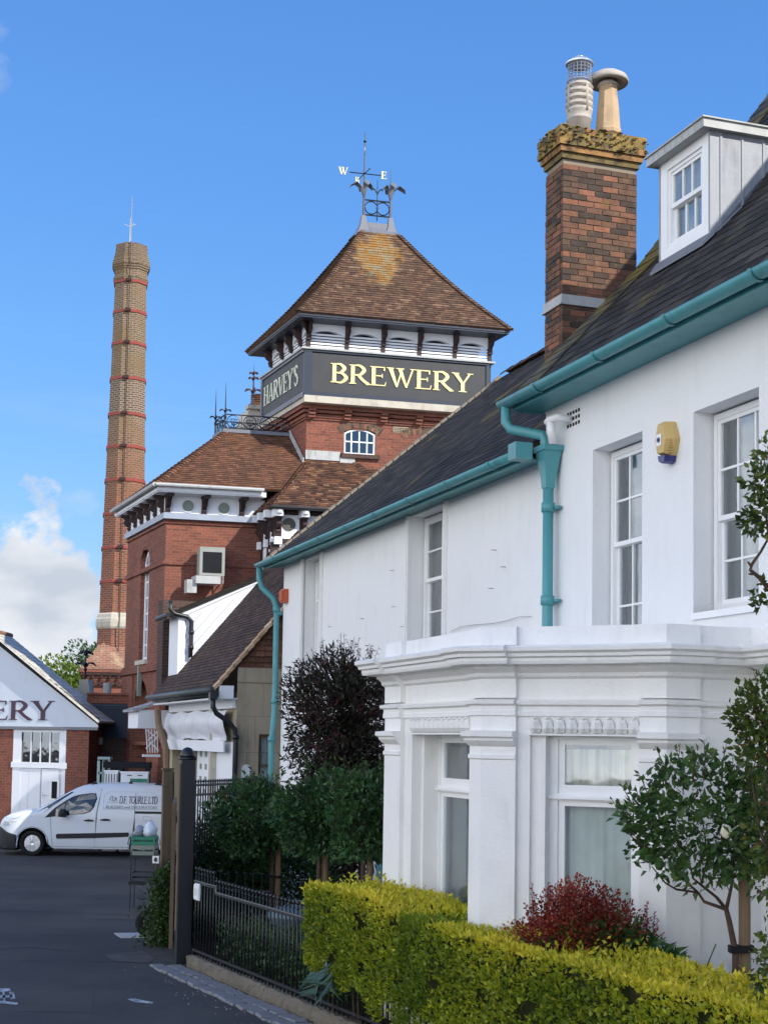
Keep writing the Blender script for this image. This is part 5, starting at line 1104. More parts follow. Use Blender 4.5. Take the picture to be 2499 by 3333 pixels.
b0=ob('baluster',baluster(.97),mt['black'],RA,True); b1=ob('baluster',baluster(1.05),mt['black'],RA,True)
for m_ in (b0,b1): m_.matrix_parent_inverse=Matrix.Translation(-RA.location)
_first=[]
def put(src,p):
    if src.name not in _first: _first.append(src.name); o=src
    else: o=src.copy(); COL.objects.link(o)
    o.location=p; return o
for k in range(85):
    u=.0-.104*k
    if u>-.7: put(b1,F2.w(u,-.08,.14))
    else: put(b0,F2.w(u,-.08,.13))
mb=MB(); c=F2.hn(646,2903,-.06); mb.strip([[F2.w(c[0]+a*s,-.06+d,c[1]+b*s) for a,b in ((-.08,-.1),(.06,-.1),(.08,-.08),(.08,.08),(.06,.1),(-.06,.1),(-.08,.08))] for s,d in ((1,0),(1,.02),(.9,.035))],True,True)
sgn=thing('gate_sign','small rounded white plate fixed at the end of low railings','sign',F2.w(c[0],-.06,c[1])); ob('plate',mb,mt['gloss'],sgn)
mb=MB()
for r_ in range(4):
    for k in range(5): mb.box(F2.w,c[0]-.045+k*.02,c[0]-.032+k*.02,-.0255,-.0235,c[1]+.03-r_*.022,c[1]+.037-r_*.022)
ob('small_print',mb,mt['greygreen'],sgn)
# gate posts
def gp(name,label,px0,px1,ytop,Y,z0,mat,dome=True,depth=None):
    a=atY(px0,ytop,Y); b=atY(px1,ytop,Y); w=b[0]-a[0]; d=depth or w; x0=a[0]; zt=a[2]
    t=thing(name,label,'post',(x0+w/2,Y+d/2,z0)); mb=MB(); I=lambda a,b,c:(a,b,c); ca,sa=math.cos(rad(18)),math.sin(rad(18)); cx,cy=x0+w/2,Y+d/2; k=.82
    R=lambda x,y,z:(cx+(x*ca-y*sa)*k,cy+(x*sa+y*ca)*k,z)
    mb.box(R,-w/2,w/2,-d/2,d/2,z0,zt-.12 if dome else zt); 
    ob('shaft',mb,mat,t); mb=MB()
    if dome: mb.box(R,-w/2-.012,w/2+.012,-d/2-.012,d/2+.012,zt-.15,zt-.12); mb.lathe((cx,cy,zt-.12),[(w*.46,0),(w*.45,.03),(w*.36,.08),(w*.2,.115),(.001,.125)],20); ob('cap',mb,mt['black'],t,True)
    else: mb.box(R,-w/2-.02,w/2+.02,-d/2-.02,d/2+.02,zt,zt+.03); mb.box(R,-w/2-.01,w/2+.01,-d/2-.01,d/2+.01,zt-.22,zt-.2); ob('cap',mb,mt['wood'],t)
    return t,R,w,d,zt
g1,R,w,d,zt=gp('gatepost','tall black square gatepost with domed cap at the road edge',580,636,2433,18.35,0,mt['black'])
mb=MB(); mb.box(R,-w/2-.014,-w/2+.0,-d*.3,d*.3,.4,zt-.2); ob('paler_left_face',mb,mt['wood'],g1)  # brown strip, paler than the black post, on its left face
mb=MB(); mb.box(R,w/2,w/2+.05,-.02,.02,1.3,1.34); mb.tube([R(w/2+.05,0,1.27),R(w/2+.05,0,1.37)],.015,8); multi('hinge',mb,mt['black'],g1)
g2,R,w,d,zt=gp('timber_gatepost','shorter brown timber gatepost with strap hinges rising out of the ivy',526,562,2507,20.3,0,mt['wood'],False)
mb=MB(); mb.tube([R(w/2+.02,0,zt-.02),R(w/2+.03,0,zt-.3),R(w/2+.03,0,zt-.6)],.012,6); mb.box(R,w/2,w/2+.03,-.03,.03,1.4,1.5); mb.box(R,w/2,w/2+.05,-.02,.02,.95,1.0); multi('hinge',mb,mt['black'],g2)
mb=MB(); c=atY(508,2797,20.2); mb.box(lambda a,b,c_:(a,b,c_),c[0]-.04,c[0]+.05,20.15,20.17,c[2]-.05,c[2]+.05); o=ob('number_plate',mb,mt['gloss']); tag(o,'tiny white plate with dark mark just left of the timber gatepost','plate')
mb=MB(); mb.lathe((0,0,0),[(.001,0),(.022,0),(.022,.004),(.001,.004)],12); mb.v=[(c[0]+.005+v[0],20.148-v[2],c[2]+v[1]*1.4) for v in mb.v]; ob('dark_mark',mb,mt['navy'],o)
mb=MB(); mb.box(lambda a,b,c_:(a,b,c_),c[0]-.012,c[0]+.012,20.17,20.2,0,c[2]+.02); ob('peg',mb,mt['wood'],o)
a=atY(563,2560,19.4); b=atY(582,2560,18.8); gl=thing('gate_leaf','dark boarded gate leaf seen edge on between the two gateposts','gate',(a[0],19.5,0)); mb=MB(); mb.prism([(a[0]-.1,20.25,.15),(a[0]-.06,20.25,.15),(b[0]-.0,18.62,.15),(b[0]-.05,18.62,.15)],[(a[0]-.1,20.25,1.95),(a[0]-.06,20.25,1.95),(b[0]-.0,18.62,1.95),(b[0]-.05,18.62,1.95)]); ob('boards',mb,mt['wood'],gl)
mb=MB(); [mb.prism([(a[0]-.06,20.2,z),(a[0]-.03,20.2,z),(b[0]+.03,18.66,z),(b[0]-.0,18.66,z)],[(a[0]-.06,20.2,z+.08),(a[0]-.03,20.2,z+.08),(b[0]+.03,18.66,z+.08),(b[0]-.0,18.66,z+.08)]) for z in (.3,1.0,1.7)]; multi('ledge',mb,mt['black'],gl)
# tall railing behind the shrubs
TR=thing('tall_railing','tall black vertical bar railing behind the clipped trees','railing',(-2.2,21.5,0))
A_,B_=Vector((-2.53,20.0,-.0)),Vector((-1.86,23.0,0)); n=50; 
pa=lambda t:A_.lerp(B_,t)+Vector((.22*math.sin(math.pi*t),0,0))
mb=MB(); mb.tube([(0,0,0),(0,0,2.2)],.011,6); mb.lathe((0,0,2.16),[(.011,0),(.02,.02),(.001,.05)],6); tb=ob('bar',mb,mt['black'],TR,True); tb.matrix_parent_inverse=Matrix.Translation(-TR.location)
for k in range(n+1): put(tb,pa(k/n))
for z in (2.0,2.13,.25): mb=MB(); mb.tube([pa(k/10)+Vector((0,0,z)) for k in range(11)],.016,6); ob('rail',mb,mt['black'],TR)
# small spiked garden rail
SR=thing('garden_railing','short rusty spiked garden railing under the clipped trees','railing',(-1.9,19,0))
A_,B_=Vector(atY(690,2880,18.9)),Vector(atY(880,2880,18.6)); A_.z=B_.z=0
mb=MB(); mb.tube([(0,0,0),(0,0,1.1)],.008,5); mb.lathe((0,0,1.06),[(.008,0),(.024,.02),(.001,.04)],6); tb=ob('bar',mb,mt['black'],SR); tb.matrix_parent_inverse=Matrix.Translation(-SR.location)
for k in range(8): put(tb,A_.lerp(B_,k/7))
mb=MB(); mb.tube([A_+Vector((0,0,.87)),B_+Vector((0,0,.87))],.01,5); ob('rail',mb,mt['black'],SR)
# ================================================================ shop wing between the house and the brewery (frame H)
SH=thing('shop_wing','low shop wing with steep brown tile roof, stone gable wall and white blind','building',H.w(4.5,-.8,0))
SU0,SU1=1.9,8.5; NE_,ZE_=.75,3.72; sl=1.19; NRg=-2.7; ZRg=ZE_+sl*(NE_-NRg)
SG=lambda a,d,z:H.w(SU0+d,a,z)
SN=.27
mb=MB(); wallp(mb,SG,-3.2,SN,-.4,4.15,[(-.5,-.18,1.6,2.86,.12)]); mb.box(SG,-.45,SN-.0,-.02,0,3.86,4.14)
ob('stone_wall',mb,mt['concrete'],SH)
mb=MB()
for z in (3.84,3.2,2.5,1.75): mb.box(SG,-.6,SN-.01,-.002,.0,z,z+.007)
for z,n in ((3.2,-.1),(2.5,.05),(3.84,-.25)): mb.box(SG,n,n+.006,-.002,.0,z-.6,z)
multi('block_joint',mb,flat('dark_joint',(.14,.12,.09),.9),SH)  # thin dark joint lines between the blocks
window(SG,-.5,-.18,1.6,2.86,.05,SH,mt['wood'],cols=1,rows=(1,1),fw=.03,cur=mt['net'])
mb=MB(); P=[(SG(SN+.2,.06,4.1)),SG(SN,.06,4.14),SG(NRg*2,.06,4.14),SG(NRg,.06,ZRg-.1),SG(SN+.2,.06,ZE_+sl*(NE_-SN-.2)-.1)]; mb.poly(P)
ob('gable_wall',mb,mt['brick'],SH)
mb=MB(); mb2=[(SG(SN+.15,.04,4.14)),SG(-2.6,.04,4.14)]
rows=18
for i in range(rows):   # tile hanging, courses of single tiles
    z=4.14+i*.115; nx=NE_-(z-ZE_)/sl-.02; x=nx+(.0 if i%2 else -.09); 
    while x>-1.5:
        a=min(x,nx); b=x-.172; r=random.random(); j=random.uniform(-.006,.006)
        if a-b>.03: mb.poly([SG(a,-.012,z+j),SG(b,-.012,z+j),SG(b,.035,z+.13),SG(a,.035,z+.13)],r); mb.poly([SG(a,-.012,z+j),SG(b,-.012,z+j),SG(b,.005,z+j),SG(a,.005,z+j)],r)
        x-=.178
ob('hung_tiles',mb,mt['tilered'],SH)
mb=MB(); wallp(mb,lambda a,d,z:H.w(a,SN-d,z),SU0,SU1,-.6,ZE_-.05,[(3.6,6.1,.2,2.72,.25),(7.0,8.2,-.5,2.6,.3)]); mb.poly([H.w(SU1,SN,-.6),H.w(SU1,-4,-.6),H.w(SU1,-4,4),H.w(SU1,NRg,ZRg),H.w(SU1,SN,4)]); ob('wall',mb,mt['concrete'],SH)
mb=MB(); q=[H.w(SU0-.06,NE_,ZE_),H.w(SU1,NE_,ZE_),H.w(SU1,NRg,ZRg),H.w(SU0-.06,NRg,ZRg)]; deck(mb,q,.07); deck(mb,[H.w(SU0-.06,NRg*2-.6,ZE_),H.w(SU1,NRg*2-.6,ZE_),q[2],q[3]],.07); tiles(mb,q[1],q[0],q[3],q[2],.17,.1,.016,.008)
srf=ob('roof',mb,mt['tiledark'],SH)
mb=MB(); L=math.hypot(NE_-NRg,ZRg-ZE_); n=28
for k in range(n):   # verge tiles, sunlight put into their pale colour
    t=k/n; t2=(k+1.3)/n; f=lambda t,u,l:H.w(u,NE_+(NRg-NE_)*t,ZE_+(ZRg-ZE_)*t+l)
    mb.prism([f(t,SU0-.09,.03),f(t,SU0+.0,.06),f(t2,SU0+.0,.03),f(t2,SU0-.09,.0)],[f(t,SU0-.09,-.05),f(t,SU0+.0,-.02),f(t2,SU0+.0,-.05),f(t2,SU0-.09,-.08)])
ob('verge',mb,rampm('sunlit_verge_tile',[(0,(.35,.2,.11)),(.5,(.5,.34,.2)),(1,(.6,.44,.28))],.8).m,srf)
mb=MB(); mb.tube([H.w(SU0-.1,NE_+.06,ZE_-.03),H.w(SU1+.1,NE_+.06,ZE_-.03)],.065,10); mb.box(H.w,SU0,SU1,NE_-.06,NE_-.03,ZE_-.14,ZE_-.03); ob('gutter',mb,flat('dark_green_gutter',(.05,.065,.065),.5),SH,True)
mb=MB(); mb.box(H.w,SU0-.08,SU0+.02,.36,.64,3.53,3.78); mb.box(H.w,SU0,SU1,.25,NE_-.06,ZE_-.2,ZE_-.17); ob('boxed_eave',mb,mt['white'],SH)
mb=MB(); mb.box(H.w,SU0+.05,SU1-.1,.28,.34,3.35,ZE_-.2)
for k in range(4): mb.box(H.w,SU0+.04,SU1-.1,.34,.345,3.36+k*.05,3.38+k*.05)
ob('frieze_board',mb,mt['white'],SH)
# black downpipes
pp=[H.hu(x,y,SU0-.12) for x,y in ((694,2268),(694,2300),(705,2322),(745,2350),(765,2375),(767,2420),(762,2640)) ]
pipe('downpipe',[H.w(SU0-.12,n,z) for n,z in pp[:-1]]+[H.w(SU0-.12,pp[-2][0]+.0,-.1)],.05,mt['black'],SH,[(2.75,H.w(SU0-.12,pp[-2][0],0))])
mb=MB(); mb.box(H.w,SU0-.18,SU0-.04,pp[0][0]-.07,pp[0][0]+.07,3.5,3.68); ob('hopper',mb,mt['black'],SH)
# white cloth blind sagging
BLD=thing('shop_blind','sagging white cloth blind hung under the shop eave','blind',H.w(5.5,.38,3))
mb=MB(); R=[]
for j in range(13):
    t=j/12; row=[]
    for i in range(25):
        s=i/24; u=2.2+7.0*s*.86; z=3.33-t*.6-.03*math.sin(s*9)*t-(.02*math.sin(s*23+t*9)); bul=.05+.09*math.sin(math.pi*min(1,t*1.2))*(.85+.15*math.sin(s*7+1))+.006*math.sin(s*27+t*9); row.append(H.w(u,.34+bul,z))
    R.append(row)
mb.strip(R,False,False); mb.strip([[(x+.004,y+.004,z-.004) for x,y,z in r] for r in R],False,False)
ob('cloth',mb,stain('translucent_sheet',(.66,.68,.72),(.4,.4,.48),3.5,.45,.62,.4,9,.5,amt=.7),BLD,True)
mb=MB(); mb.box(H.w,2.2,8.3,.42,.45,2.5,2.72); ob('pelmet',mb,mt['white'],BLD)
# pierced white panel and shop front bits
mb=MB(); mb.box(H.w,3.7,6.0,.12,.15,.3,2.7); lp=ob('pierced_panel',mb,mt['white'],SH); mb=MB()
for i in range(4):
    for j in range(7): mb.box(H.w,4.0+i*.5,4.2+i*.5,.15,.156,.75+j*.27,.87+j*.27)
multi('pierced_holes',mb,mt['greygreen'],lp)
mb=MB(); mb.box(H.w,2.1,3.5,.26,.29,.2,2.7);ob('white_panel',mb,mt['white'],SH)
mb=MB(); mb.box(H.w,6.2,8.3,.02,.05,.0,2.6);ob('shop_door',mb,mt['greygreen'],SH)
mb=MB(); mb.box(H.w,3.48,3.62,.27,.42,-.2,3.4); mb.box(H.w,6.08,6.2,.27,.36,-.2,3.3); multi('pilaster',mb,mt['stone'],SH)
c=H.hu(802,2510,SU0-.02); mb=MB(); q=[(c[0]-.09,c[1]-.2),(c[0]+.09,c[1]-.2),(c[0]+.09,c[1]+.05)]+[(c[0]+.09*math.cos(a),c[1]+.05+.08*math.sin(a)) for a in (.6,1.2,1.9,2.5)]+[(c[0]-.09,c[1]+.05)]
mb.prism([H.w(SU0-.02,a,b) for a,b in q],[H.w(SU0,a,b) for a,b in q]); ob('wall_plaque',mb,mt['white'],SH)
# timber corner post with curved brace
mb=MB(); p=[H.hn(x,y,.72) for x,y in ((514,2312),(517,2360),(530,2400),(541,2440),(542,2500))]; mb.tube([H.w(u,.72,z) for u,z in p]+[H.w(p[-1][0],.72,-.3)],.075,8)
o=ob('canopy_post',mb,mt['stake'],SH)
# boarded dormer
du0,du1=7.5,8.55; zr=lambda n:ZE_+sl*(NE_-n); nf=.3
tl=H.hu(585,1985,du0); tr=H.hu(882,1862,du0)
CK=lambda a,d,z:H.w(du0+d,a,z)
mb=MB(); P=[(nf,zr(nf)-.1),(nf,tl[1]),(tr[0],tr[1]),(tr[0],zr(tr[0])-.1)]; mb.pn(CK,P,0,du1-du0); dr=ob('boarded_dormer',mb,flat('pale_lilac_board',(.66,.68,.8),.5,var=.05),SH)
mb=MB()
dz=(tr[1]-tl[1])/(nf-tr[0])
TP=lambda n:tl[1]+dz*(nf-n)
mb.pn(CK,[(nf+.06,TP(nf)-.02),(nf+.06,TP(nf)-.2),(tr[0]+.1,TP(tr[0])-.17),(tr[0],TP(tr[0])+.0)],-.03,0)
mb.pn(CK,[(nf+.03,zr(nf)),(nf+.03,TP(nf)-.2),(nf-.1,TP(nf-.1)-.19),(nf-.1,zr(nf-.1))],-.028,0)
mb.box(H.w,du0-.02,du1,nf,nf+.05,zr(nf)-.2,TP(nf)); 
ob('bargeboard',mb,mt['white'],dr)
mb=MB()
for k in range(1,8):
    n=nf-.1-k*.27; z0=zr(n)+.02; n2=n-.95; z1=zr(n)+.02+.95*(sl); 
    zt_=TP(n2)-.2
    # raking board joints parallel to the slope
    m0=(nf-.12,TP(nf)-.35-k*.36+.36)
    if True:
        a=(nf-.12,zr(nf-.12)+k*.27); L=(TP(nf)-.22-a[1])/(sl-dz) if sl>dz else 1
        if a[1]<TP(nf)-.25: mb.pn(CK,[(a[0],a[1]),(a[0],a[1]+.012),(a[0]-L,a[1]+L*sl+.012),(a[0]-L,a[1]+L*sl)],-.003,0)
multi('board_joint',mb,mt['lead'],dr)
mb=MB(); q=[H.w(du0-.12,nf+.3,TP(nf+.3)+.03),H.w(du1+.1,nf+.3,TP(nf+.3)+.03),H.w(du1+.1,tr[0]-.5,TP(tr[0]-.5)+.03),H.w(du0-.12,tr[0]-.5,TP(tr[0]-.5)+.03)]; deck(mb,q,.07); tiles(mb,q[1],q[0],q[3],q[2],.3,.2,.012,.01)
ob('dormer_roof',mb,mt['slate'],dr)
pp=[H.hu(x,y,du0-.08) for x,y in ((555,1955),(556,1985),(570,1998),(610,2007),(624,2022),(622,2100),(620,2140))]
pipe('dormer_downpipe',[H.w(du0-.08,n,z) for n,z in pp],.05,mt['black'],dr,[(pp[4][1]-.3,H.w(du0-.08,pp[4][0],0)),(pp[5][1]-.1,H.w(du0-.08,pp[5][0],0))])
mb=MB(); mb.tube([H.w(du0-.2,nf+.34,TP(nf+.3)),H.w(du1+.1,nf+.34,TP(nf+.3))],.055,8); ob('dormer_gutter',mb,mt['black'],dr)
# old brick pier at the far end and the little entrance canopy
mb=MB(); mb.box(H.w,8.9,9.6,-.9,.44,3.75,6.05); mb.box(H.w,8.92,9.6,-.9,.2,-.5,3.75); o=ob('brick_party_wall',mb,mt['brickdark'],None); tag(o,'narrow upright strip of old dark brickwork left of white boarded dormer','wall')
CN=thing('entrance_canopy','small white boarded entrance canopy with slate top on the brewery wall','canopy',H.w(10,.6,3))
mb=MB(); mb.box(H.w,9.2,10.6,.0,.92,2.98,3.42); ob('fascia_board',mb,mt['white'],CN)
mb=MB(); q=[H.w(9.15,1.05,3.42),H.w(10.7,1.05,3.42),H.w(10.7,.0,3.75),H.w(9.15,.0,3.75)]; deck(mb,q,.05); tiles(mb,q[1],q[0],q[3],q[2],.22,.14,.012,.006); ob('slate_top',mb,rampm('pale_slate',[(0,(.25,.26,.28)),(1,(.5,.5,.52))],.6).m,CN)
mb=MB()
for k in range(5): mb.tube([H.w(9.25,.72-k*.07,2.98),H.w(9.25,.66-k*.06,2.4)],.014,5)
mb.tube([H.w(9.25,.7,2.95),H.w(9.25,.45,2.75),H.w(9.25,.7,2.5)],.02,5); mb.tube([H.w(9.25,.4,2.95),H.w(9.25,.65,2.7),H.w(9.25,.4,2.45)],.02,5); mb.box(H.w,9.2,9.3,.36,.78,2.3,2.36)
ob('lattice_bracket',mb,mt['white'],CN)
# ================================================================ left background
G=Fr((267-1250)/4814*41,41,64,88); G.U=(G.U[0]*1.25,G.U[1]*1.25)
GW=lambda a,d,z:G.w(a,-d,z)
GB=thing('brewery_warehouse','white gabled warehouse with brick piers and dark ERY lettering','building',G.w(2.4,-1.3,0))
AP=(2.52,5.48); zf=-.4; UG=5.4
mb=MB(); wallp(mb,GW,-.27,UG,zf,3.0,[(.35,1.83,zf,2.93,.12)]); mb.box(G.w,-.27,UG,-2.7,-2.6,zf,3.0); mb.poly([G.w(-.27,0,zf),G.w(-.27,-2.7,zf),G.w(-.27,-2.7,3.2),G.w(-.27,0,3.2)]); mb.poly([G.w(UG,0,zf),G.w(UG,-2.7,zf),G.w(UG,-2.7,3.2),G.w(UG,0,3.2)])
ob('wall',mb,mt['brick'],GB)
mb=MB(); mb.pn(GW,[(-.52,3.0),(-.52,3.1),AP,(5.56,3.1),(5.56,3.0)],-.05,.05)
ob('gable_board',mb,stain('shade_tinted_white_paint',(.55,.6,.67),(.4,.44,.5),2,.5,.8,.6,30,.1,amt=.5),GB)  # white gable boards tinted blue grey, shade put into the paint colour
mb=MB(); mb.box(GW,-.52,5.56,-.09,-.05,2.94,3.02)
ob('trim',mb,mt['lead'],GB)
for s_,e in ((-.56,AP[0]),(5.6,AP[0])):
    mb=MB(); z0,z1=3.08,AP[1]+.02; mb.prism([GW(s_,-.22,z0),GW(e,-.22,z1),GW(e,-.22,z1+.2),GW(s_,-.22,z0+.16)],[GW(s_,-.05,z0),GW(e,-.05,z1),GW(e,-.05,z1+.2),GW(s_,-.05,z0+.16)]); ob('bargeboard',mb,mt['dark'],GB)
Lr=1.7
mb=MB()
for s_ in (-.6,5.64):
    q=[G.w(s_,.24,3.18),G.w(s_,-Lr,3.18),G.w(AP[0],-Lr,AP[1]+.24),G.w(AP[0],.24,AP[1]+.24)]; deck(mb,q,.06); tiles(mb,q[0],q[1],q[2],q[3],.28,.2,.01,.004)
rf=ob('roof',mb,rampm('warehouse_slate',[(0,(.5,.47,.4)),(1,(.7,.66,.57))],.6,.3,[((.3,.28,.2),2,.5,.7,.5)]).m,GB)  # slates made pale, sunlight on the slope put into their colour
mb=MB(); mb.tube([G.w(AP[0],.26,AP[1]+.25),G.w(AP[0],-Lr-.05,AP[1]+.25)],.08,8); ob('ridge_tile',mb,mt['tile'],rf)
Wg=lambda a,d,z:GW(-a,d,z)
lettering('lettering','ERY',Wg,-2.52,-.7,3.2,3.74,-.052,mt['maroon'],GB,.02)
mb=MB(); b=lambda x0,x1,z0,z1,d0,d1:mb.box(GW,x0,x1,d0,d1,z0,z1)
b(.35,.53,zf,2.93,.0,.1); b(1.6,1.83,zf,2.93,.0,.1); b(.53,1.6,2.86,2.93,0,.1); b(.31,1.87,1.86,2.02,-.03,.1)
for k in range(1,4): x=.53+1.07*k/4; b(x-.015,x+.015,2.02,2.86,.02,.08)
f=ob('window',mb,mt['white'],GB); mb=MB(); mb.box(GW,.53,1.6,.045,.05,2.02,2.86); ob('pane',mb,mt['glassdark'],f); mb=MB(); mb.box(GW,.4,1.8,1.0,1.05,1.5,3.0); mb.box(GW,.53,1.6,.12,1.,1.93,1.95); ob('room_recess',mb,mt['dark'],f)
mb=MB(); mb.box(GW,1.02,1.72,.02,.06,zf,1.86); mb.box(GW,1.04,1.35,.01,.02,zf,1.8); mb.box(GW,1.37,1.7,.01,.02,zf,1.8)
ob('door',mb,mt['white'],GB)
mb=MB(); mb.box(GW,.45,1.0,.0,.04,zf,1.84); dd=ob('door',mb,mt['white'],GB,label='right hand white door with narrow dark window')
mb=MB(); mb.box(GW,.5,.76,-.015,.0,.98,1.55); v=ob('vision_frame',mb,mt['gloss'],dd); mb=MB(); mb.box(GW,.555,.705,-.02,-.015,1.03,1.5); ob('vision_panel',mb,mt['dark'],dd)
mb=MB(); mb.tube([GW(.96,0,1.12),GW(.96,-.05,1.12),GW(.84,-.05,1.12)],.012,6); mb.box(GW,.945,.975,-.01,0,1.0,1.2); ob('handle',mb,mt['silver'],dd)
# yard wall with dark louvred screen
I3=lambda a,b,c:(a,b,c)
YW=thing('yard_wall','dark brick yard wall under a slatted screen between warehouse and brewhouse','wall',(-7.6,42.5,0))
x0=atY(283,2400,42.5)[0]; x1=atY(415,2400,42.5)[0]; zz1=lambda y:atY(350,y,42.5)[2]
mb=MB(); mb.box(I3,x0-1.6,x1+1.5,42.5,42.8,-.5,zz1(2400)); ob('wall',mb,mt['brickdark'],YW)
mb=MB(); mb.box(I3,x0+.05,x1+1,42.44,42.7,zz1(2400),zz1(2295)); k=0
for i in range(14): z=zz1(2400)+(zz1(2290)-zz1(2400))*i/14; mb.prism([(x0+.05,42.42,z),(x1+1,42.42,z),(x1+1,42.36,z-.02),(x0+.05,42.36,z-.02)],[(x0+.05,42.44,z+.1),(x1+1,42.44,z+.1),(x1+1,42.42,z+.1),(x0+.05,42.42,z+.1)])
ob('slatted_screen',mb,flat('dark_slat',(.02,.028,.04),.5),YW)
mb=MB(); mb.box(I3,x0,x1+1,42.38,42.75,zz1(2290),zz1(2262)); mb.box(I3,x0,x1+1,42.3,42.8,zz1(2262),zz1(2256)); ob('coping',mb,mt['brick'],YW)
mb=MB(); c=atY(323,2412,42.2); mb.box(I3,c[0]-.12,c[0]+.12,42.1,42.4,c[2]-.1,c[2]+.1); mb.tube([(c[0],42.3,c[2]+.1),(c[0]-.15,42.3,c[2]+.35)],.015,5); o=ob('wall_lamp',mb,mt['greygreen'],YW)
mb=MB(); c=atY(350,2245,43.5); mb.tube([(c[0],43.5,2.5),(c[0],43.5,c[2]+.2)],.12,10); o=ob('metal_flue',mb,mt['leadpale']); tag(o,'short pale metal flue standing behind the dark slatted yard wall','flue')
# stone coped gable with iron finial
SGb=thing('coped_gable','pale stone coped gable end with iron finial behind the warehouse roof','gable',(-8.6,44.5,0))
P=[atY(x,y,44.5) for x,y in ((263,2212),(292,2212),(305,2330),(258,2320))]; mb=MB(); mb.prism([(x,44.3,z) for x,y,z in P],[(x,45.,z) for x,y,z in P]); 
x0,_,z0=atY(262,2320,44.6); x1,_,z1=atY(310,2320,44.6); mb.box(I3,x0,x1,44.35,44.95,-.5,z0); ob('stone',mb,mt['stone'],SGb)
a=atY(278,2210,44.6); mb=MB(); finial(mb,a,1.15,.03,((.3,.32),(.6,.24),(.68,.14)),(1,0,0)); ob('finial',mb,mt['black'],SGb)
P=[atY(x,y,46) for x,y in ((230,2275),(262,2225),(285,2300),(240,2310))]; mb=MB(); mb.prism(P,[(x,y+1.5,z) for x,y,z in P]); ob('lead_slope',mb,mt['leadpale'],SGb)
# ================================================================ factory chimney
FY=66.; FC_=thing('factory_chimney','tall tapering octagonal brick factory chimney with red iron bands','chimney',(atY(395,2000,FY)[0],FY,0))
zc=lambda y:atY(410,y,FY)[2]; X0=FC_.location.x; 
def wid(px): return px*FY/4814/2
prof=[(2350,150),(2180,150),(2045,150),(2045,134),(1990,142),(1590,128),(1357,119),(1242,114),(1025,106),(925,104)]
def octring(z,r,c=None,rot=rad(-12-90)):
    c=c or (X0,FY); r=r/math.cos(math.pi/8)*.985
    return [(c[0]+r*math.cos(rot+math.pi/4*k),c[1]+r*math.sin(rot+math.pi/4*k),z) for k in range(8)]
top=zc(921)
mb=MB(); z_=[(zc(2050),wid(150)),(zc(2000),wid(141)),(zc(1800),wid(136)),(zc(1590),wid(129)),(zc(1357),wid(119))]; mb.strip([octring(z,r) for z,r in [(2.,wid(156))]+z_],True,True)
mb.strip([octring(zc(y),wid(w)) for y,w in ((1242,114),(1025,107),(921,103))],True,True); 
ob('shaft',mb,mt['chim'],FC_)
mb=MB(); mb.strip([octring(zc(1357),wid(119)),octring(zc(1242),wid(114))],True,True); ob('shaft',mb,mt['diaper'],FC_,label='section of dark headers in pale mortar')
mb=MB(); cp=[(925,108),(921,112),(914,116),(911,108),(900,107),(889,108),(888,113),(882,114),(881,119),(875,120),(874,124),(866,125),(864,121),(856,121),(855,117),(846,116),(845,112),(836,111),(835,108),(806,104),(804,100)]
mb.strip([octring(zc(y),wid(w)) for y,w in cp],True,True); ob('corbelled_cap',mb,mt['chim'],FC_)
for y,w in ((928,106),(1025,108),(1128,111),(1242,116),(1357,121),(1463,125),(1571,130),(1680,134),(1790,138),(1899,141)):
    mb=MB(); zb=zc(y); mb.strip([octring(zb-.06,wid(w)),octring(zb-.06,wid(w)+.03),octring(zb+.06,wid(w)+.03),octring(zb+.06,wid(w))],True,True); bo=ob('iron_band',mb,mt['band'],FC_)
    r=octring(zb,wid(w)+.05); p=Vector(r[0]).lerp(Vector(r[1]),.35); mb=MB(); mb.box(lambda a,b,c:(p[0]+a,p[1]+b,p[2]+c),-.12,.12,-.1,.02,-.05,.08); ob('clamp',mb,mt['timber'],bo)
mb=MB(); mb.strip([octring(zc(y),wid(w)) for y,w in ((2052,154),(2045,162),(2030,164),(2020,162),(2015,156),(2005,153),(2000,143))],True,True); ob('stone_band',mb,mt['stone'],FC_)
mb=MB(); pts=[]
for y,w in ((2150,160),(2052,168),(1990,144),(1800,140),(1590,133),(1357,123),(1128,114),(925,112),(880,126),(850,124),(804,108)): r=octring(zc(y),wid(w)+.06); pts.append(Vector(r[0]).lerp(Vector(r[1]),.42))
mb.tube(pts,.022,5); ob('conductor_tape',mb,mt['brickdark'],FC_)
c=pts[-1]; mb=MB(); mb.tube([c,c+Vector((0,0,2.1))],[.022,.012],5); ob('lightning_rod',mb,mt['concrete'],FC_)
c=Vector((X0-.1,FY,zc(804))); mb=MB(); mb.tube([c,c+Vector((0,0,1.35))],[.03,.012],5); h=c+Vector((0,0,.95))
for a in (-.9,.9,2.6): mb.tube([h,h+Vector((math.sin(a)*.35,.0,abs(math.cos(a))*.2))],.015,4)
ob('lightning_rod',mb,mt['leadpale'],FC_,label='short rod with star shaped points')
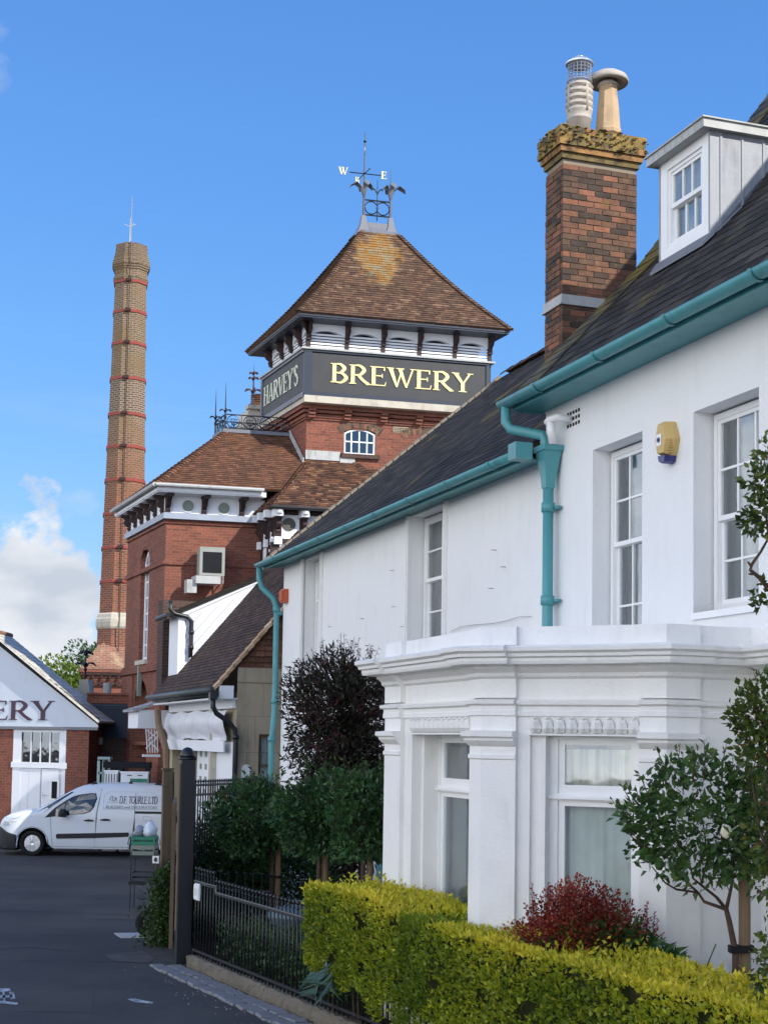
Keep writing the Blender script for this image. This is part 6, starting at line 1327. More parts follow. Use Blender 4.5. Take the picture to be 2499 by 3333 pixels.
# square base with sloping broaches
mb=MB(); rb=wid(225); zb0=zc(2185)
mb.box(lambda a,b,c:(X0+a*math.cos(.2)-b*math.sin(.2),FY+a*math.sin(.2)+b*math.cos(.2),c),-rb,rb,-rb,rb,-.5,zb0)
Rb=lambda a,b,c:(X0+a*math.cos(.2)-b*math.sin(.2),FY+a*math.sin(.2)+b*math.cos(.2),c)
for k,o in enumerate((.03,.08,.14,.2)): mb.box(Rb,-rb-o,rb+o,-rb-o,rb+o,zb0-.5+k*.12,zb0-.38+k*.12)
ob('base',mb,mt['brick'],FC_)
mb=MB(); ap=zc(2095); q=rb+.2
for sx,sy in ((-1,-1),(1,-1),(-1,1),(1,1)):
    A=Rb(sx*q,sy*q,zb0); Bp=Rb(sx*q*.0,sy*q,zb0); Cp=Rb(sx*q,0,zb0); D=Rb(sx*q*.42,sy*q*.42,ap); E2=Rb(0,0,zb0)
    for t in ((A,Bp,D),(A,Cp,D),(Bp,E2,D),(Cp,E2,D)): mb.poly(t)
mb.strip([[Rb(-q,-q,zb0),Rb(q,-q,zb0),Rb(q,q,zb0),Rb(-q,q,zb0)],[Rb(-wid(140),-wid(140),zb0+1.1),Rb(wid(140),-wid(140),zb0+1.1),Rb(wid(140),wid(140),zb0+1.1),Rb(-wid(140),wid(140),zb0+1.1)]],True,True)
ob('broach',mb,brickm('lichened_broach',(.3,.11,.07),(.2,.08,.05),(.3,.24,.18),.3,.1,.014,(.45,.36,.22),.4),FC_)
mb=MB(); z=zc(2200)
mb.box(Rb,-rb-.05,rb+.4,-rb-.2,-rb-.12,z-.05,z+.03); mb.box(Rb,-rb-.05,rb+.4,-rb-.2,-rb-.12,z-.45,z-.37)
for k in range(8): a=-rb+k*.36; mb.box(Rb,a,a+.07,-rb-.2,-rb-.12,z-.45,z)
ob('iron_railing',mb,mt['timber'],FC_)
# ================================================================ van
VY=36.3; vx0=atY(104,2750,VY)[0]-.92; vz0=atY(104,2786,VY)[2]+.0
VN=thing('parked_van','white builders van with dark side strip parked across the yard','van',(vx0+2.2,VY+.9,vz0))
VP=lambda x,y,z:(vx0+x,VY+y,vz0+z)
def interp(T,x):
    for (a,b),(c,d) in zip(T,T[1:]):
        if x<=c: t=(x-a)/(c-a) if c>a else 0; t=max(0,t); return b+(d-b)*t
    return T[-1][1]
TOP=[(0,.62),(.03,.76),(.12,.9),(.35,1.0),(.7,1.07),(1.02,1.12),(1.2,1.22),(1.55,1.44),(1.85,1.62),(2.05,1.70),(2.4,1.75),(3.0,1.77),(3.8,1.75),(4.25,1.72),(4.36,1.6),(4.38,1.5)]
def ztop(x): return interp(TOP,x)
def zlow(x):
    z=.19 if x>.5 else .17
    for c in (.92,3.65):
        d=abs(x-c)
        if d<.375: z=max(z,.31+math.sqrt(.375**2-d*d))
    return z
def yside(x,z):  # inset of the near side
    e=0
    if x<.6: e+=.42*((.6-x)/.6)**2.2
    if x>4.1: e+=.1*((x-4.1)/.28)**2
    zt=ztop(x)
    if z>1.0: e+=.24*((z-1.0)/.77)**1.5
    if z<.45: e+=.05*((.45-z)/.3)**2
    e+=.10*max(0,1-(zt-z)/.12)**2
    return e
xs=[0,.02,.05,.1,.17,.26,.36,.46,.53]+[.545+.375*2*k/16 for k in range(17)]+[1.35+.09*k for k in range(1,22)]+[3.275+.75*k/16 for k in range(17)]+[4.08,4.15,4.22,4.28,4.33,4.36,4.38]
xs=sorted(set(round(x,4) for x in xs)); VW=1.81; NZ=16
mb=MB(); RR=[]
for x in xs:
    zl,zt=zlow(x),ztop(x); col=[]
    for j in range(NZ+1): z=zl+(zt-zl)*j/NZ; col.append((x,yside(x,z),z))
    far=[(p[0],VW-p[1],p[2]) for p in col[::-1]]
    mid=[(x,col[-1][1]+(far[0][1]-col[-1][1])*t,zt+.03*math.sin(math.pi*t)) for t in (.12,.3,.5,.7,.88)]
    RR.append([VP(*p) for p in col+mid+far])
mb.strip(RR,False,False); mb.poly(RR[0]); mb.poly(RR[-1]); mb.poly([VP(.2,.1,.19),VP(4.2,.1,.19),VP(4.2,1.7,.19),VP(.2,1.7,.19)])
body=ob('body',mb,mt['vanwhite'],VN,True)
def sp(pts,off,mat,name,par=VN,th=.006,dens=.12):   # panel following the side surface
    mb=MB(); P=[]
    for (a,b),(c,d) in zip(pts,pts[1:]+pts[:1]):
        n=max(1,int(math.hypot(c-a,d-b)/dens))
        P+=[(a+(c-a)*k/n,b+(d-b)*k/n) for k in range(n)]
    cx=sum(p[0] for p in P)/len(P); cz=sum(p[1] for p in P)/len(P)
    o_=[VP(x,yside(x,z)-off,z) for x,z in P]; i_=[VP(cx+(x-cx)*.5,yside(cx+(x-cx)*.5,cz+(z-cz)*.5)-off,cz+(z-cz)*.5) for x,z in P]; c=VP(cx,yside(cx,cz)-off,cz); n=len(P); b=[VP(x,yside(x,z)+.02,z) for x,z in P]
    for k in range(n): m=(k+1)%n; mb.poly([o_[k],o_[m],i_[m],i_[k]]); mb.poly([i_[k],i_[m],c]); mb.poly([b[k],b[m],o_[m],o_[k]])
    return ob(name,mb,mat,par,False)
mt['carglass']=flat('car_window_glass',(.025,.035,.04),.05,.9); mt['carglass'].node_tree.nodes['Principled BSDF'].inputs['Coat Weight'].default_value=.6
zx=lambda px:(px+38)/275.; zzv=lambda y:(590-y)/275.
C2=lambda L:[(zx(a),zzv(b)) for a,b in L]
sp(C2([(296,334),(345,328),(560,304),(598,292),(622,262),(640,205),(630,168),(600,166),(520,178),(480,190),(440,212),(360,268)]),.004,mt['bumper'],'window_seal')
sw=sp(C2([(368,326),(555,300),(592,288),(614,260),(632,205),(624,173),(600,171),(524,184),(486,196),(446,218),(370,275)]),.01,mt['carglass'],'side_window')
sp(C2([(415,325),(421,325),(440,217),(434,219)]),.014,mt['bumper'],'quarter_bar',sw)
# windscreen on the sloping top
mb=MB(); R=[]
for x in (1.05,1.2,1.4,1.6,1.82): zt=ztop(x)+.012; y0=yside(x,ztop(x))+.03; R.append([VP(x,y0+(VW-2*y0)*t,zt+.03*math.sin(math.pi*t)) for t in (0,.12,.3,.5,.7,.88,1)])
mb.strip(R,False,False); ob('windscreen',mb,mt['carglass'],VN,True)
sp(C2([(243,297),(292,299),(400,215),(470,168),(478,160),(462,160),(380,210)]),.003,mt['carglass'],'windscreen_edge')
sp(C2([(375,448),(385,440),(858,424),(864,430),(860,452),(640,464),(380,472)]),.02,mt['bumper'],'rub_strip')
for a,b in ((560,350),(670,344)):
    h=sp(C2([(a,b-4),(a+30,b-10),(a+64,b-5),(a+64,b+3),(a+30,b+5),(a,b+3)]),.03,mt['bumper'],'door_handle')
sp(C2([(900,282),(1090,282),(1090,298),(900,298)]),.008,mt['bumper'],'slide_rail')
for L in ([(333,330),(336,330),(352,520),(349,520)],[(664,135),(667,135),(642,300),(636,525),(633,525),(639,300)],[(894,160),(897,160),(902,420),(880,525),(877,525),(899,420)],[(352,524),(880,524),(880,527),(352,527)]): sp(C2(L),.0035,mt['greygreen'],'door_seam')
for L in ([(684,200),(688,175),(720,155),(1000,155),(1060,185),(1075,230),(1075,270),(684,270)],):
    P=C2(L); mb=MB(); mb.tube([VP(x,yside(x,z)-.002,z) for x,z in P+P[:1]],.006,4); ob('panel_pressing',mb,flat('panel_edge',(.5,.54,.6),.3),VN)
P=C2([(956,316),(1010,316),(1012,345),(956,345)]); mb=MB(); mb.tube([VP(x,yside(x,z)-.001,z) for x,z in P+P[:1]],.004,4); ob('fuel_flap',mb,mt['greygreen'],VN)
# bumper, lamp, mirror, arches, wheels
bp=[(-2,.0)]
mb=MB(); R=[]
for x in (-.02,.02,.08,.17,.27,.38,.5,.53):
    zt=min(.72,interp([(0,.72),(.3,.56),(.55,.5)],x)); R.append([VP(x,yside(max(x,0),z)-.02+(.03 if x<0 else 0),z) for z in (.13,.2,.35,zt-.05,zt)]+[VP(x,VW-yside(max(x,0),z)+.02,z) for z in (zt,.35,.2,.13)])
mb.strip(R,True,True); ob('front_bumper',mb,mt['bumper'],VN,True)
hl=sp([(.05,.74),(.08,.84),(.22,.93),(.42,.975),(.66,.965),(.5,.82),(.36,.73),(.16,.7)],.012,flat('headlight_lens',(.55,.6,.65),.08,.8),'headlight')
sp([(.16,.78),(.2,.86),(.3,.88),(.34,.8),(.26,.74)],.02,mt['silver'],'reflector',hl)
mb=MB(); c=VP(*(zx(425),-.16,zzv(300))); mb.strip([[ (c[0]+a*s,c[1]+e,c[2]+b*s) for a,b in ((-.1,-.09),(.07,-.1),(.1,-.02),(.08,.09),(-.04,.1),(-.1,.04))] for s,e in ((.7,-.07),(1,-.03),(1,.05),(.8,.1))],True,True); mb.tube([c,(c[0]-.02,c[1]+.22,c[2]-.04)],.03,6); ob('wing_mirror',mb,mt['bumper'],VN,True)
for cx in (.92,3.65):
    for yy,sgn_ in ((.0,1),(VW,-1)):
        cc=VP(cx,yy+sgn_*.035,.305); cyl=lambda prof,seg=28:[[ (cc[0]+r*math.cos(2*math.pi*k/seg),cc[1]+sgn_*d,cc[2]+r*math.sin(2*math.pi*k/seg)) for k in range(seg)] for r,d in prof]
        mb=MB(); mb.strip(cyl([(.2,.0),(.235,-.02),(.29,-.025),(.31,.0),(.31,.17),(.2,.19)]),True,False); ww=ob('wheel',mb,mt['rubber'],VN,True)
        mb=MB(); mb.strip(cyl([(.001,.005),(.05,.0),(.055,.025),(.2,.03),(.205,-.0),(.215,-.005)]),True,False)
        for k in range(9):
            a=2*math.pi*k/9
            for da in (-.1,.1):
                q=[(.05,a+da*.9),(.19,a+da*1.45-.07),(.19,a+da*1.45+.07),(.05,a+da*.9+.14)]; mb.prism([(cc[0]+r*math.cos(t),cc[1]-sgn_*.004,cc[2]+r*math.sin(t)) for r,t in q],[(cc[0]+r*math.cos(t),cc[1]+sgn_*.03,cc[2]+r*math.sin(t)) for r,t in q])
        ob('wheel_trim',mb,mt['silver'],ww)
        mb=MB(); mb.strip(cyl([(.2,.02),(.2,.05),(.001,.05)]),True,False); ob('hub',mb,mt['dark'],ww)
    mb=MB(); seg=20
    mb.strip([[VP(cx+r*math.cos(math.pi*k/seg),d,.31+r*math.sin(math.pi*k/seg)) for k in range(seg+1)] for r,d in ((.375,.01),(.4,-.006),(.395,.012))],False,False); mb.strip([[VP(cx+.374*math.cos(math.pi*k/seg),d,.31+.374*math.sin(math.pi*k/seg)) for k in range(seg+1)] for d in (.02,.5)],False,False); mb.poly([VP(cx-.374,.5,.2),VP(cx+.374,.5,.2),VP(cx+.374,.5,.69),VP(cx-.374,.5,.69)]); ob('wheel_arch',mb,mt['bumper'],VN)
for a,w in ((600,.14),(845,.1),(1030,.2)):
    x=zx(a); mb=MB(); z=ztop(x); y=yside(x,z); mb.prism([VP(x-w/2,y+.06,z-.01),VP(x+w/2,y+.06,z-.01),VP(x+w*.3,y+.06,z+.07),VP(x-w*.1,y+.06,z+.07)],[VP(x-w/2,y+.16,z),VP(x+w/2,y+.16,z),VP(x+w*.3,y+.16,z+.08),VP(x-w*.1,y+.16,z+.08)]); ob('roof_bar_mount',mb,mt['bumper'],VN)
x=zx(480); mb=MB(); mb.tube([VP(x,.6,ztop(x)),VP(x+.2,.6,ztop(x)+.28)],.006,5); ob('aerial',mb,mt['bumper'],VN)
WVn=lambda a,d,z:VP(a,yside(a,z)-.004+d,z)
lettering('lettering','D.F. TOURLE LTD',WVn,zx(790),zx(1046),zzv(232),zzv(184),0,mt['maroon'],VN,.003)
sanstext('lettering','BUILDERS and DECORATORS',WVn,zx(704),zx(1047),zzv(266),0,mt['greygreen'],VN,.003)
mb=MB(); P=C2([(722,212),(730,188),(742,184),(745,200),(738,214),(752,218),(762,200),(756,190),(766,194),(768,214)]); mb.tube([VP(x,yside(x,z)-.005,z) for x,z in P],.009,4); P=C2([(706,226),(782,226)]); mb.tube([VP(x,yside(x,z)-.005,z) for x,z in P],.005,4); ob('emblem',mb,mt['greygreen'],VN)
# ================================================================ things stored behind the van
Y=38.6; a=lambda x,y:atY(x,y,Y)
SL_=thing('trestle_ladder','pale green folding trestle ladder standing behind the van','ladder',(a(335,2600)[0],Y,-.16))
mb=MB()
for x,dy in ((322,0),(331,.3),(356,0)): p=a(x,2475); mb.box(I3,p[0]-.035,p[0]+.035,Y+dy,Y+dy+.05,-.16,p[2])
p,q=a(319,2472),a(360,2472); mb.box(I3,p[0],q[0],Y-.03,Y+.35,p[2]-.0,p[2]+.07)
for k in range(5): mb.box(I3,p[0]+.02,a(333,2475)[0],Y+.0,Y+.03,.2+k*.4,.25+k*.4)
ob('frame',mb,flat('pale_green_paint',(.3,.4,.38),.5),SL_)
def cab(name,label,x0,x1,y0,dpt,mat,cat,Yc=38.7):
    p,q=atY(x0,y0,Yc),atY(x1,y0,Yc); mb=MB(); mb.box(I3,p[0],q[0],Yc,Yc+dpt,-.16,p[2]); mb.box(I3,p[0]-.02,q[0]+.02,Yc-.02,Yc+dpt,p[2],p[2]+.04); o=ob(name,mb,mat); tag(o,label,cat); return o,p,q
o,p,q=cab('storage_cabinet','wide white cabinet with two green pot shapes above the van roof',394,482,2516,.25,mt['white'],'cabinet',38.15)
mb=MB()
for x in (438,464): c=atY(x,2550,38.12); mb.prism([(c[0]-.09,38.12,c[2]),(c[0]+.09,38.12,c[2]),(c[0]+.12,38.12,c[2]+.12),(c[0]-.12,38.12,c[2]+.12)],[(c[0]-.09,38.15,c[2]),(c[0]+.09,38.15,c[2]),(c[0]+.12,38.15,c[2]+.12),(c[0]-.12,38.15,c[2]+.12)])
multi('pot_shape',mb,mt['green'],o); mb=MB()
for x in (422,456): c=atY(x,2525,38.14); mb.box(I3,c[0]-.06,c[0]+.06,38.13,38.15,c[2],c[2]+.02)
multi('handle',mb,mt['dark'],o)
o,p,q=cab('file_box_stack','white and dark upright boxes stacked between ladder and cabinet',342,384,2512,.3,mt['gloss'],'boxes',38.2)
mb=MB(); 
for k in range(5): x=p[0]+.03+k*.07; mb.box(I3,x,x+.02,38.185,38.2,.5,p[2]-.05)
multi('divider',mb,mt['navy'],o)
p,q=atY(388,2492,38.5),atY(490,2492,38.5); mb=MB(); mb.box(I3,p[0]-.4,q[0],38.45,38.75,p[2]-.06,p[2]+.1); mb.box(I3,p[0],p[0]+.12,38.46,38.6,-.16,p[2]-.06);mb.box(I3,q[0]-.12,q[0],38.46,38.6,-.16,p[2]-.06); o=ob('dark_shelf_frame',mb,mt['dark']); tag(o,'dark shelf frame above the white cabinet in the brick archway','shelf')
# trolley with crates by the gate
T=thing('crate_trolley','metal trolley loaded beside the timber gatepost','trolley',(-3.85,24,0))
mb=MB(); 
for x in (-3.97,-3.6):
    for y in (23.8,24.2): mb.tube([(x,y,0.0),(x,y,.95)],.008,6)
mb.box(I3,-4.0,-3.57,23.78,24.22,.42,.46); mb.box(I3,-4.0,-3.57,23.78,24.22,.84,.88); ob('frame',mb,mt['bumper'],T)
def crate(label,z,h,mat,dx=0):
    mb=MB(); x0,x1,y0,y1=-3.98+dx,-3.6+dx,23.8,24.18; t=.02
    mb.box(I3,x0,x1,y0,y1,z,z+t); 
    for q in ((x0,x1,y0,y0+t),(x0,x1,y1-t,y1),(x0,x0+t,y0+t,y1-t),(x1-t,x1,y0+t,y1-t)):
        mb.box(I3,*q,z+t,z+h*.4); mb.box(I3,*q,z+h*.6,z+h)
        cx_,cy_=(q[0]+q[1])/2,(q[2]+q[3])/2
    for x in (x0,x1-t,(x0+x1)/2): 
        for y in (y0,y1-t): mb.box(I3,x+.001,x+t-.001,y+.001,y+t-.001,z+h*.4,z+h*.6)
    return tag(ob('crate',mb,mat),label,'crate','crates on the trolley')
crate('blue crate on the lower shelf of the trolley',.47,.14,mt['navy']); crate('pale crate on the upper shelf of the trolley',.885,.16,mt['greygreen']); crate('green crate topmost on the trolley',1.05,.13,mt['green'])
def bag(c,r,h,label,mat,seed):
    random.seed(seed); mb=MB(); R=[]
    for j in range(9):
        t=j/8; rr=r*math.sin(math.pi*min(.97,t*.86+.14))**.5*(1-.35*t); R.append([(c[0]+rr*(1+random.uniform(-.3,.3))*math.cos(2*math.pi*k/12),c[1]+rr*(1+random.uniform(-.16,.16))*math.sin(2*math.pi*k/12),c[2]+h*t) for k in range(12)])
    mb.strip(R,True,True); return tag(ob('plastic_bag',mb,mat,None,True),label,'bag','bags on the trolley')
bag((-3.7,23.95,1.18),.12,.24,'crumpled white plastic bag standing tallest on the trolley',mt['bag'],3)
bag((-3.88,24.02,1.18),.12,.17,'grey plastic bag beside the white bag on the trolley',flat('grey_bag',(.25,.28,.33),.4,bs=12,bst=.5),5)
random.seed(11)
mb=MB(); c=ground(482,3055); cc=(c[0],c[1]+.05,.2); seg=20; mb.strip([[(cc[0]+r*math.cos(2*math.pi*k/seg),cc[1]+d,cc[2]+r*math.sin(2*math.pi*k/seg)) for k in range(seg)] for r,d in ((.001,.01),(.1,.0),(.15,-.02),(.19,.0),(.19,.08),(.1,.1),(.001,.1))],True,False); o=ob('wheel',mb,mt['rubber'],None,True); tag(o,'black rubber wheel leaning half hidden in the ivy','wheel')
# ================================================================ planting
def lump(P,s=3.,seed=0.):  # cheap smooth noise
    x,y,z=P[:,0]*s+seed,P[:,1]*s+seed*1.7,P[:,2]*s
    return (np.sin(x*1.3+np.sin(y*1.7+z))+np.sin(y*1.9+np.sin(z*1.3+x))+np.sin(z*2.1+np.sin(x*1.1+y*.7)))/3
def crown(par,c,rx,ry,rz,n,L,W,mat,seed=1.,amp=.28,up=.2,inner=.55,name='crown',flat_bottom=0.,ls=3.5,droop=0.,gap=-2):
    d=rng.normal(size=(n,3)); d/=np.linalg.norm(d,axis=1)[:,None]
    r=rng.uniform(inner**3,1,n)**(1/3); lu=1+amp*lump(d*1.,ls,seed)
    P=d*(r*lu)[:,None]*np.array([rx,ry,rz]); 
    if flat_bottom: P[:,2]=np.maximum(P[:,2],-rz*flat_bottom+rng.normal(size=n)*.03)
    g=lump(P,ls*1.6/max(rx,.4),seed+3)>gap; P=P[g]; d=d[g]
    D=d*.8+rng.normal(size=P.shape)*.6+np.array([0,0,up-droop])
    rn=np.clip(rng.normal(.45,.22,len(P))+.25*lump(P,4/max(rx,.4),seed+5),0,1)
    return leaves(name,P+np.array(c),D,np.full(len(P),L),W,mat,par,rnd=rn)
def trunk(par,pts,rs,name='trunk',mat=None,seg=8):
    mb=MB(); mb.tube(pts,rs,seg); return ob(name,mb,mat or mt['bark'],par,True)
def limbs(par,base,c,rx,rz,n,r0=.014,name='limb',up=.4):
    mb=MB(); base=Vector(base); c=Vector(c)
    for k in range(n):
        a=2*math.pi*k/n+random.uniform(-.3,.3); e=c+Vector((math.cos(a)*rx*random.uniform(.5,.95),math.sin(a)*rx*random.uniform(.4,.8),rz*random.uniform(-.2,.8)))
        m=base.lerp(e,.45)+Vector((random.uniform(-.05,.05),random.uniform(-.05,.05),random.uniform(-.06,.04)))
        mb.tube([base,m,e],[r0,r0*.65,r0*.25],5)
        for j in range(3):
            s=m.lerp(e,random.uniform(.1,.8)); mb.tube([s,s+Vector((random.uniform(-.2,.2),random.uniform(-.2,.2),random.uniform(.0,.25)))],[r0*.4,r0*.15],4)
    return ob(name,mb,mt['bark'],par,True)
# golden hedge on the railing
HG=thing('golden_hedge','clipped golden privet hedge growing through the black railings','hedge',F2.w(-8,-.3,.1))
ZT_=[(-13,1.17),(-10.2,1.2),(-9,1.22),(-7.5,1.235),(-6.3,1.25),(-5.75,1.27),(-5.45,1.3),(-5.1,1.36),(-4.2,1.38),(-3.75,1.35),(-3.52,1.24)]
def htop(u): return np.interp(u,[a for a,b in ZT_],[b for a,b in ZT_])
def hdep(u): return np.interp(u,[-13,-5.5,-5.2,-3.5],[-.82,-.78,-.72,-.55])
def hbot(u): return .22+.13*np.sin(u*2.3)*np.sin(u*5.1+1)+np.interp(u,[-13,-6.5,-4,-3.5],[0,.0,.25,.55])
def F2p(u,n,z): return np.stack([F2.o[0]+F2.U[0]*u+F2.N[0]*n,F2.o[1]+F2.U[1]*u+F2.N[1]*n,z],1)
def hsurf(n,kind):
    if kind=='front': u=rng.uniform(-12.5,-3.64,n); z=hbot(u)+(htop(u)-hbot(u))*rng.random(n); nn=np.full(n,.07); nrm=np.array([F2.N[0],F2.N[1],.25])
    elif kind=='top': u=rng.uniform(-12.5,-3.64,n); nn=.07+(hdep(u)-.07)*rng.random(n); z=htop(u)+.03*np.sin((nn)*4); nrm=np.array([0,0,1.])
    elif kind=='back': u=rng.uniform(-12.5,-3.6,n); nn=hdep(u); z=.5+(htop(u)-.5)*rng.random(n); nrm=np.array([-F2.N[0],-F2.N[1],.2])
    else: nn=rng.uniform(-.6,.07,n); u=np.full(n,-3.64); z=hbot(u)+(htop(u)-hbot(u))*rng.random(n); nrm=np.array([F2.U[0],F2.U[1],.2])
    q=np.stack([u,nn,z],1); off=.035*lump(q,4.,2.)+rng.normal(size=n)*.018-.02
    P=F2p(u,nn,z)+nrm*off[:,None]
    edge=htop(u)-z
    return P,np.tile(nrm,(n,1)),u,z,edge,q
Pa,Da,Ra=[],[],[]
for kind,n in (('front',27000),('top',17000),('back',3000),('end',1500)):
    P,N_rm,u,z,edge,q=hsurf(n,kind); keep=lump(q,7.,9.)>(-.9 if kind!='front' else -.8+.1*(edge>.7)); 
    D=N_rm*.55+rng.normal(size=P.shape)*.55+np.array([0,0,.45])
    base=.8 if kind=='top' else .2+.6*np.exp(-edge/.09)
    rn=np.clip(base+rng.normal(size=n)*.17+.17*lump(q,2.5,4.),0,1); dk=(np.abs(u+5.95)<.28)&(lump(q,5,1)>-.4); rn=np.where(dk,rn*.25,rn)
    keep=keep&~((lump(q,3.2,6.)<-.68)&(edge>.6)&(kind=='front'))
    Pa.append(P[keep]);Da.append(D[keep]);Ra.append(rn[keep])
Pa=np.concatenate(Pa);Da=np.concatenate(Da);Ra=np.concatenate(Ra)
P=[];D=[]
for k in range(170):
    u=random.uniform(-12,-3.7); n=random.uniform(-.7,.05); z=float(htop(u)); h=random.uniform(.03,.1)
    for q in range(4): P.append(F2.w(u,n,z+h*q/3)); D.append((random.gauss(0,.6),random.gauss(0,.6),.6))
Pa=np.concatenate([Pa,np.array(P)]);Da=np.concatenate([Da,np.array(D)]);Ra=np.concatenate([Ra,rng.uniform(.4,1,len(P))])
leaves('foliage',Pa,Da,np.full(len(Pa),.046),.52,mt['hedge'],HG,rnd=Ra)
mb=MB(); us_=[-12.8+.3*k for k in range(31)]
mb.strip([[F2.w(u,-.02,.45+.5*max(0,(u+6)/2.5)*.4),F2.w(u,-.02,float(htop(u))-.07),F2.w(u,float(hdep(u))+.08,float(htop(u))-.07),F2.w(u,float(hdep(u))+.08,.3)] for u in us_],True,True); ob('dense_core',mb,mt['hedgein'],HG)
mb=MB()
for k in range(70):
    u=random.uniform(-12.4,-3.7); n=random.uniform(-.6,0); mb.tube([F2.w(u,n,.05),F2.w(u+random.uniform(-.1,.1),n,.4),F2.w(u+random.uniform(-.2,.2),n+.05,1.0)],[.009,.007,.004],4)
ob('stems',mb,mt['bark'],HG)
# airy shoots around the edge
def shoots(par,c,rx,rz,n,L,mat,seed,nl=12,ll=.05,lw=.25,upw=.6):
    random.seed(seed); mb=MB(); P=[];D=[]
    for k in range(n):
        a=random.uniform(-1.35,1.35) if random.random()<.75 else random.uniform(1.4,2.4)*random.choice((-1,1)); d=Vector((math.sin(a),random.uniform(-.4,.4),math.cos(a))).normalized()
        s=Vector((c[0]+d.x*rx*.8,c[1]+d.y*rx*.6,c[2]+d.z*rz*.8)); l=L*random.uniform(.5,1.2); e=s+(d*.6+Vector((0,0,upw))).normalized()*l; m=s.lerp(e,.5)+Vector((random.uniform(-.03,.03),0,random.uniform(0,.03)))
        mb.tube([s,m,e],[.006,.004,.002],4)
        for j in range(nl):
            q=s.lerp(m,j/nl*2) if j<nl/2 else m.lerp(e,j/nl*2-1); P.append(tuple(q)); D.append((random.gauss(0,.7)+d.x*.4,random.gauss(0,.6),random.gauss(.25,.5)))
    ob('shoots',mb,mt['bark'],par,False); leaves('shoot_leaves',P,D,np.full(len(P),ll),lw,mat,par)
# clipped standard trees behind the low railing
def std(label,px,Y,cpx,cy,rx,rz,ytr,n,seed,lean=0.):
    c=atY(cpx,cy,Y); b=atY(px,2900,Y); bx=b[0]
    t=thing('standard_tree',label,'tree',(bx,Y,.05),'small standard trees in the front garden')
    top=Vector((c[0]*.35+bx*.65,Y,c[2]-rz*.55)); trunk(t,[(bx,Y,.05),(bx+.01,Y,.6),(bx+.02,Y,top.z-.2),top],[.035,.03,.026,.02]); limbs(t,top-Vector((0,0,.12)),c,rx,rz,13)
    crown(t,c,rx,rx*.9,rz,n,.075,.5,mt['shrub'],seed,.42,inner=.4,flat_bottom=.85,ls=2.8,gap=-.75); shoots(t,c,rx,rz,30,.26,mt['shrub'],int(seed*7),9,.07,.5,.7)
    mb=MB(); mb.tube([(bx+.09,Y+.03,.0),(bx+.09,Y+.03,top.z+.05)],.035,8); o=ob('stake',mb,mt['stake']); tag(o,'pale round stake tied to '+label.split(' tree')[0]+' tree','stake','tree stakes')
    mb=MB(); mb.ring((bx+.045,Y+.015,.98),(1,0,0),(0,1,0),.085,.014,16); ob('tie',mb,mt['rubber'],o)
    return t
std('leftmost standard tree with loose dark green crown next to the tall railing',880,19.5,840,2665,.62,.52,0,6500,2.)
std('middle standard tree with full rounded crown against the house pipe',1032,17.2,1070,2655,.66,.52,0,7000,5.)
std('right hand standard tree crowding the bay window pilaster',1175,16.3,1200,2655,.42,.54,0,4500,8.)
# dark bronze bush
c=atY(1115,2330,17.9); t=thing('dark_bush','large dark bronze leaved bush growing against the white lower house','bush',(c[0],17.9,.05))
crown(t,c,.6,.55,.76,13000,.08,.32,mt['nandina'],3.,.48,inner=.2,ls=2.9,gap=-.72); crown(t,(c[0]+.1,17.9,c[2]-1.0),.55,.45,.9,9000,.08,.36,mt['nandina'],6.,.2,inner=.2,name='lower_crown')
shoots(t,c,.6,.76,95,.34,mt['nandina'],4)
mb=MB(); 
for k in range(9): mb.tube([(c[0]+random.uniform(-.15,.15),17.9,.05),(c[0]+random.uniform(-.3,.4),17.9,1.2),(c[0]+random.uniform(-.4,.5),17.9,2.6)],[.025,.02,.012],6)
ob('stems',mb,mt['bark'],t)
p=H.hn(1245,2010,.3)
# low dark conifer behind tall railing
c=atY(735,2790,20.6); t=thing('conifer_shrub','low spreading dark green conifer shrub in the garden corner','shrub',(c[0],20.6,0))
crown(t,(c[0],20.6,.8),.7,.6,.9,14000,.08,.3,mt['shrub'],7.,.2,inner=.2); crown(t,(c[0]+.9,21.,.7),.8,.5,.75,12000,.08,.3,mt['shrub'],4.,.2,inner=.4,name='foliage')
mb=MB(); mb.tube([(c[0],20.6,0),(c[0],20.6,.6)],.04,6); ob('trunk',mb,mt['bark'],t)
c=F2.w(-1.9,-.75,.35); t=thing('border_shrub','low dark leafy border plants just behind the black railings','shrub',(c[0],c[1],.06))
P=[F2.w(random.uniform(-3.6,.1),random.uniform(-1.1,-.35),random.uniform(.08,.62)) for k in range(6500)]; leaves('foliage',P,rng.normal(size=(6500,3))+np.array([0,0,.5]),np.full(6500,.07),.4,mt['shrub'],t)
mb=MB(); [mb.tube([F2.w(-3.5+.12*k,-.7,.05),F2.w(-3.5+.12*k,-.75,.45)],.006,4) for k in range(30)]; ob('stems',mb,mt['bark'],t)
# bluish bin lid in front of the house
c=atY(950,2945,17.6); mb=MB(); mb.lathe((c[0]+.05,17.6,.0),[(.28,0),(.3,.66),(.34,.68),(.34,.72),(.28,.78),(.1,.82),(.001,.825)],24); mb.tube([(c[0]-.05,17.6,.82),(c[0]-.03,17.6,.87),(c[0]+.12,17.6,.87),(c[0]+.14,17.6,.82)],.012,6); o=ob('garden_bin',mb,flat('blue_grey_metal',(.12,.17,.2),.5),None,True); tag(o,'blue grey lidded garden bin behind the low railing','bin')
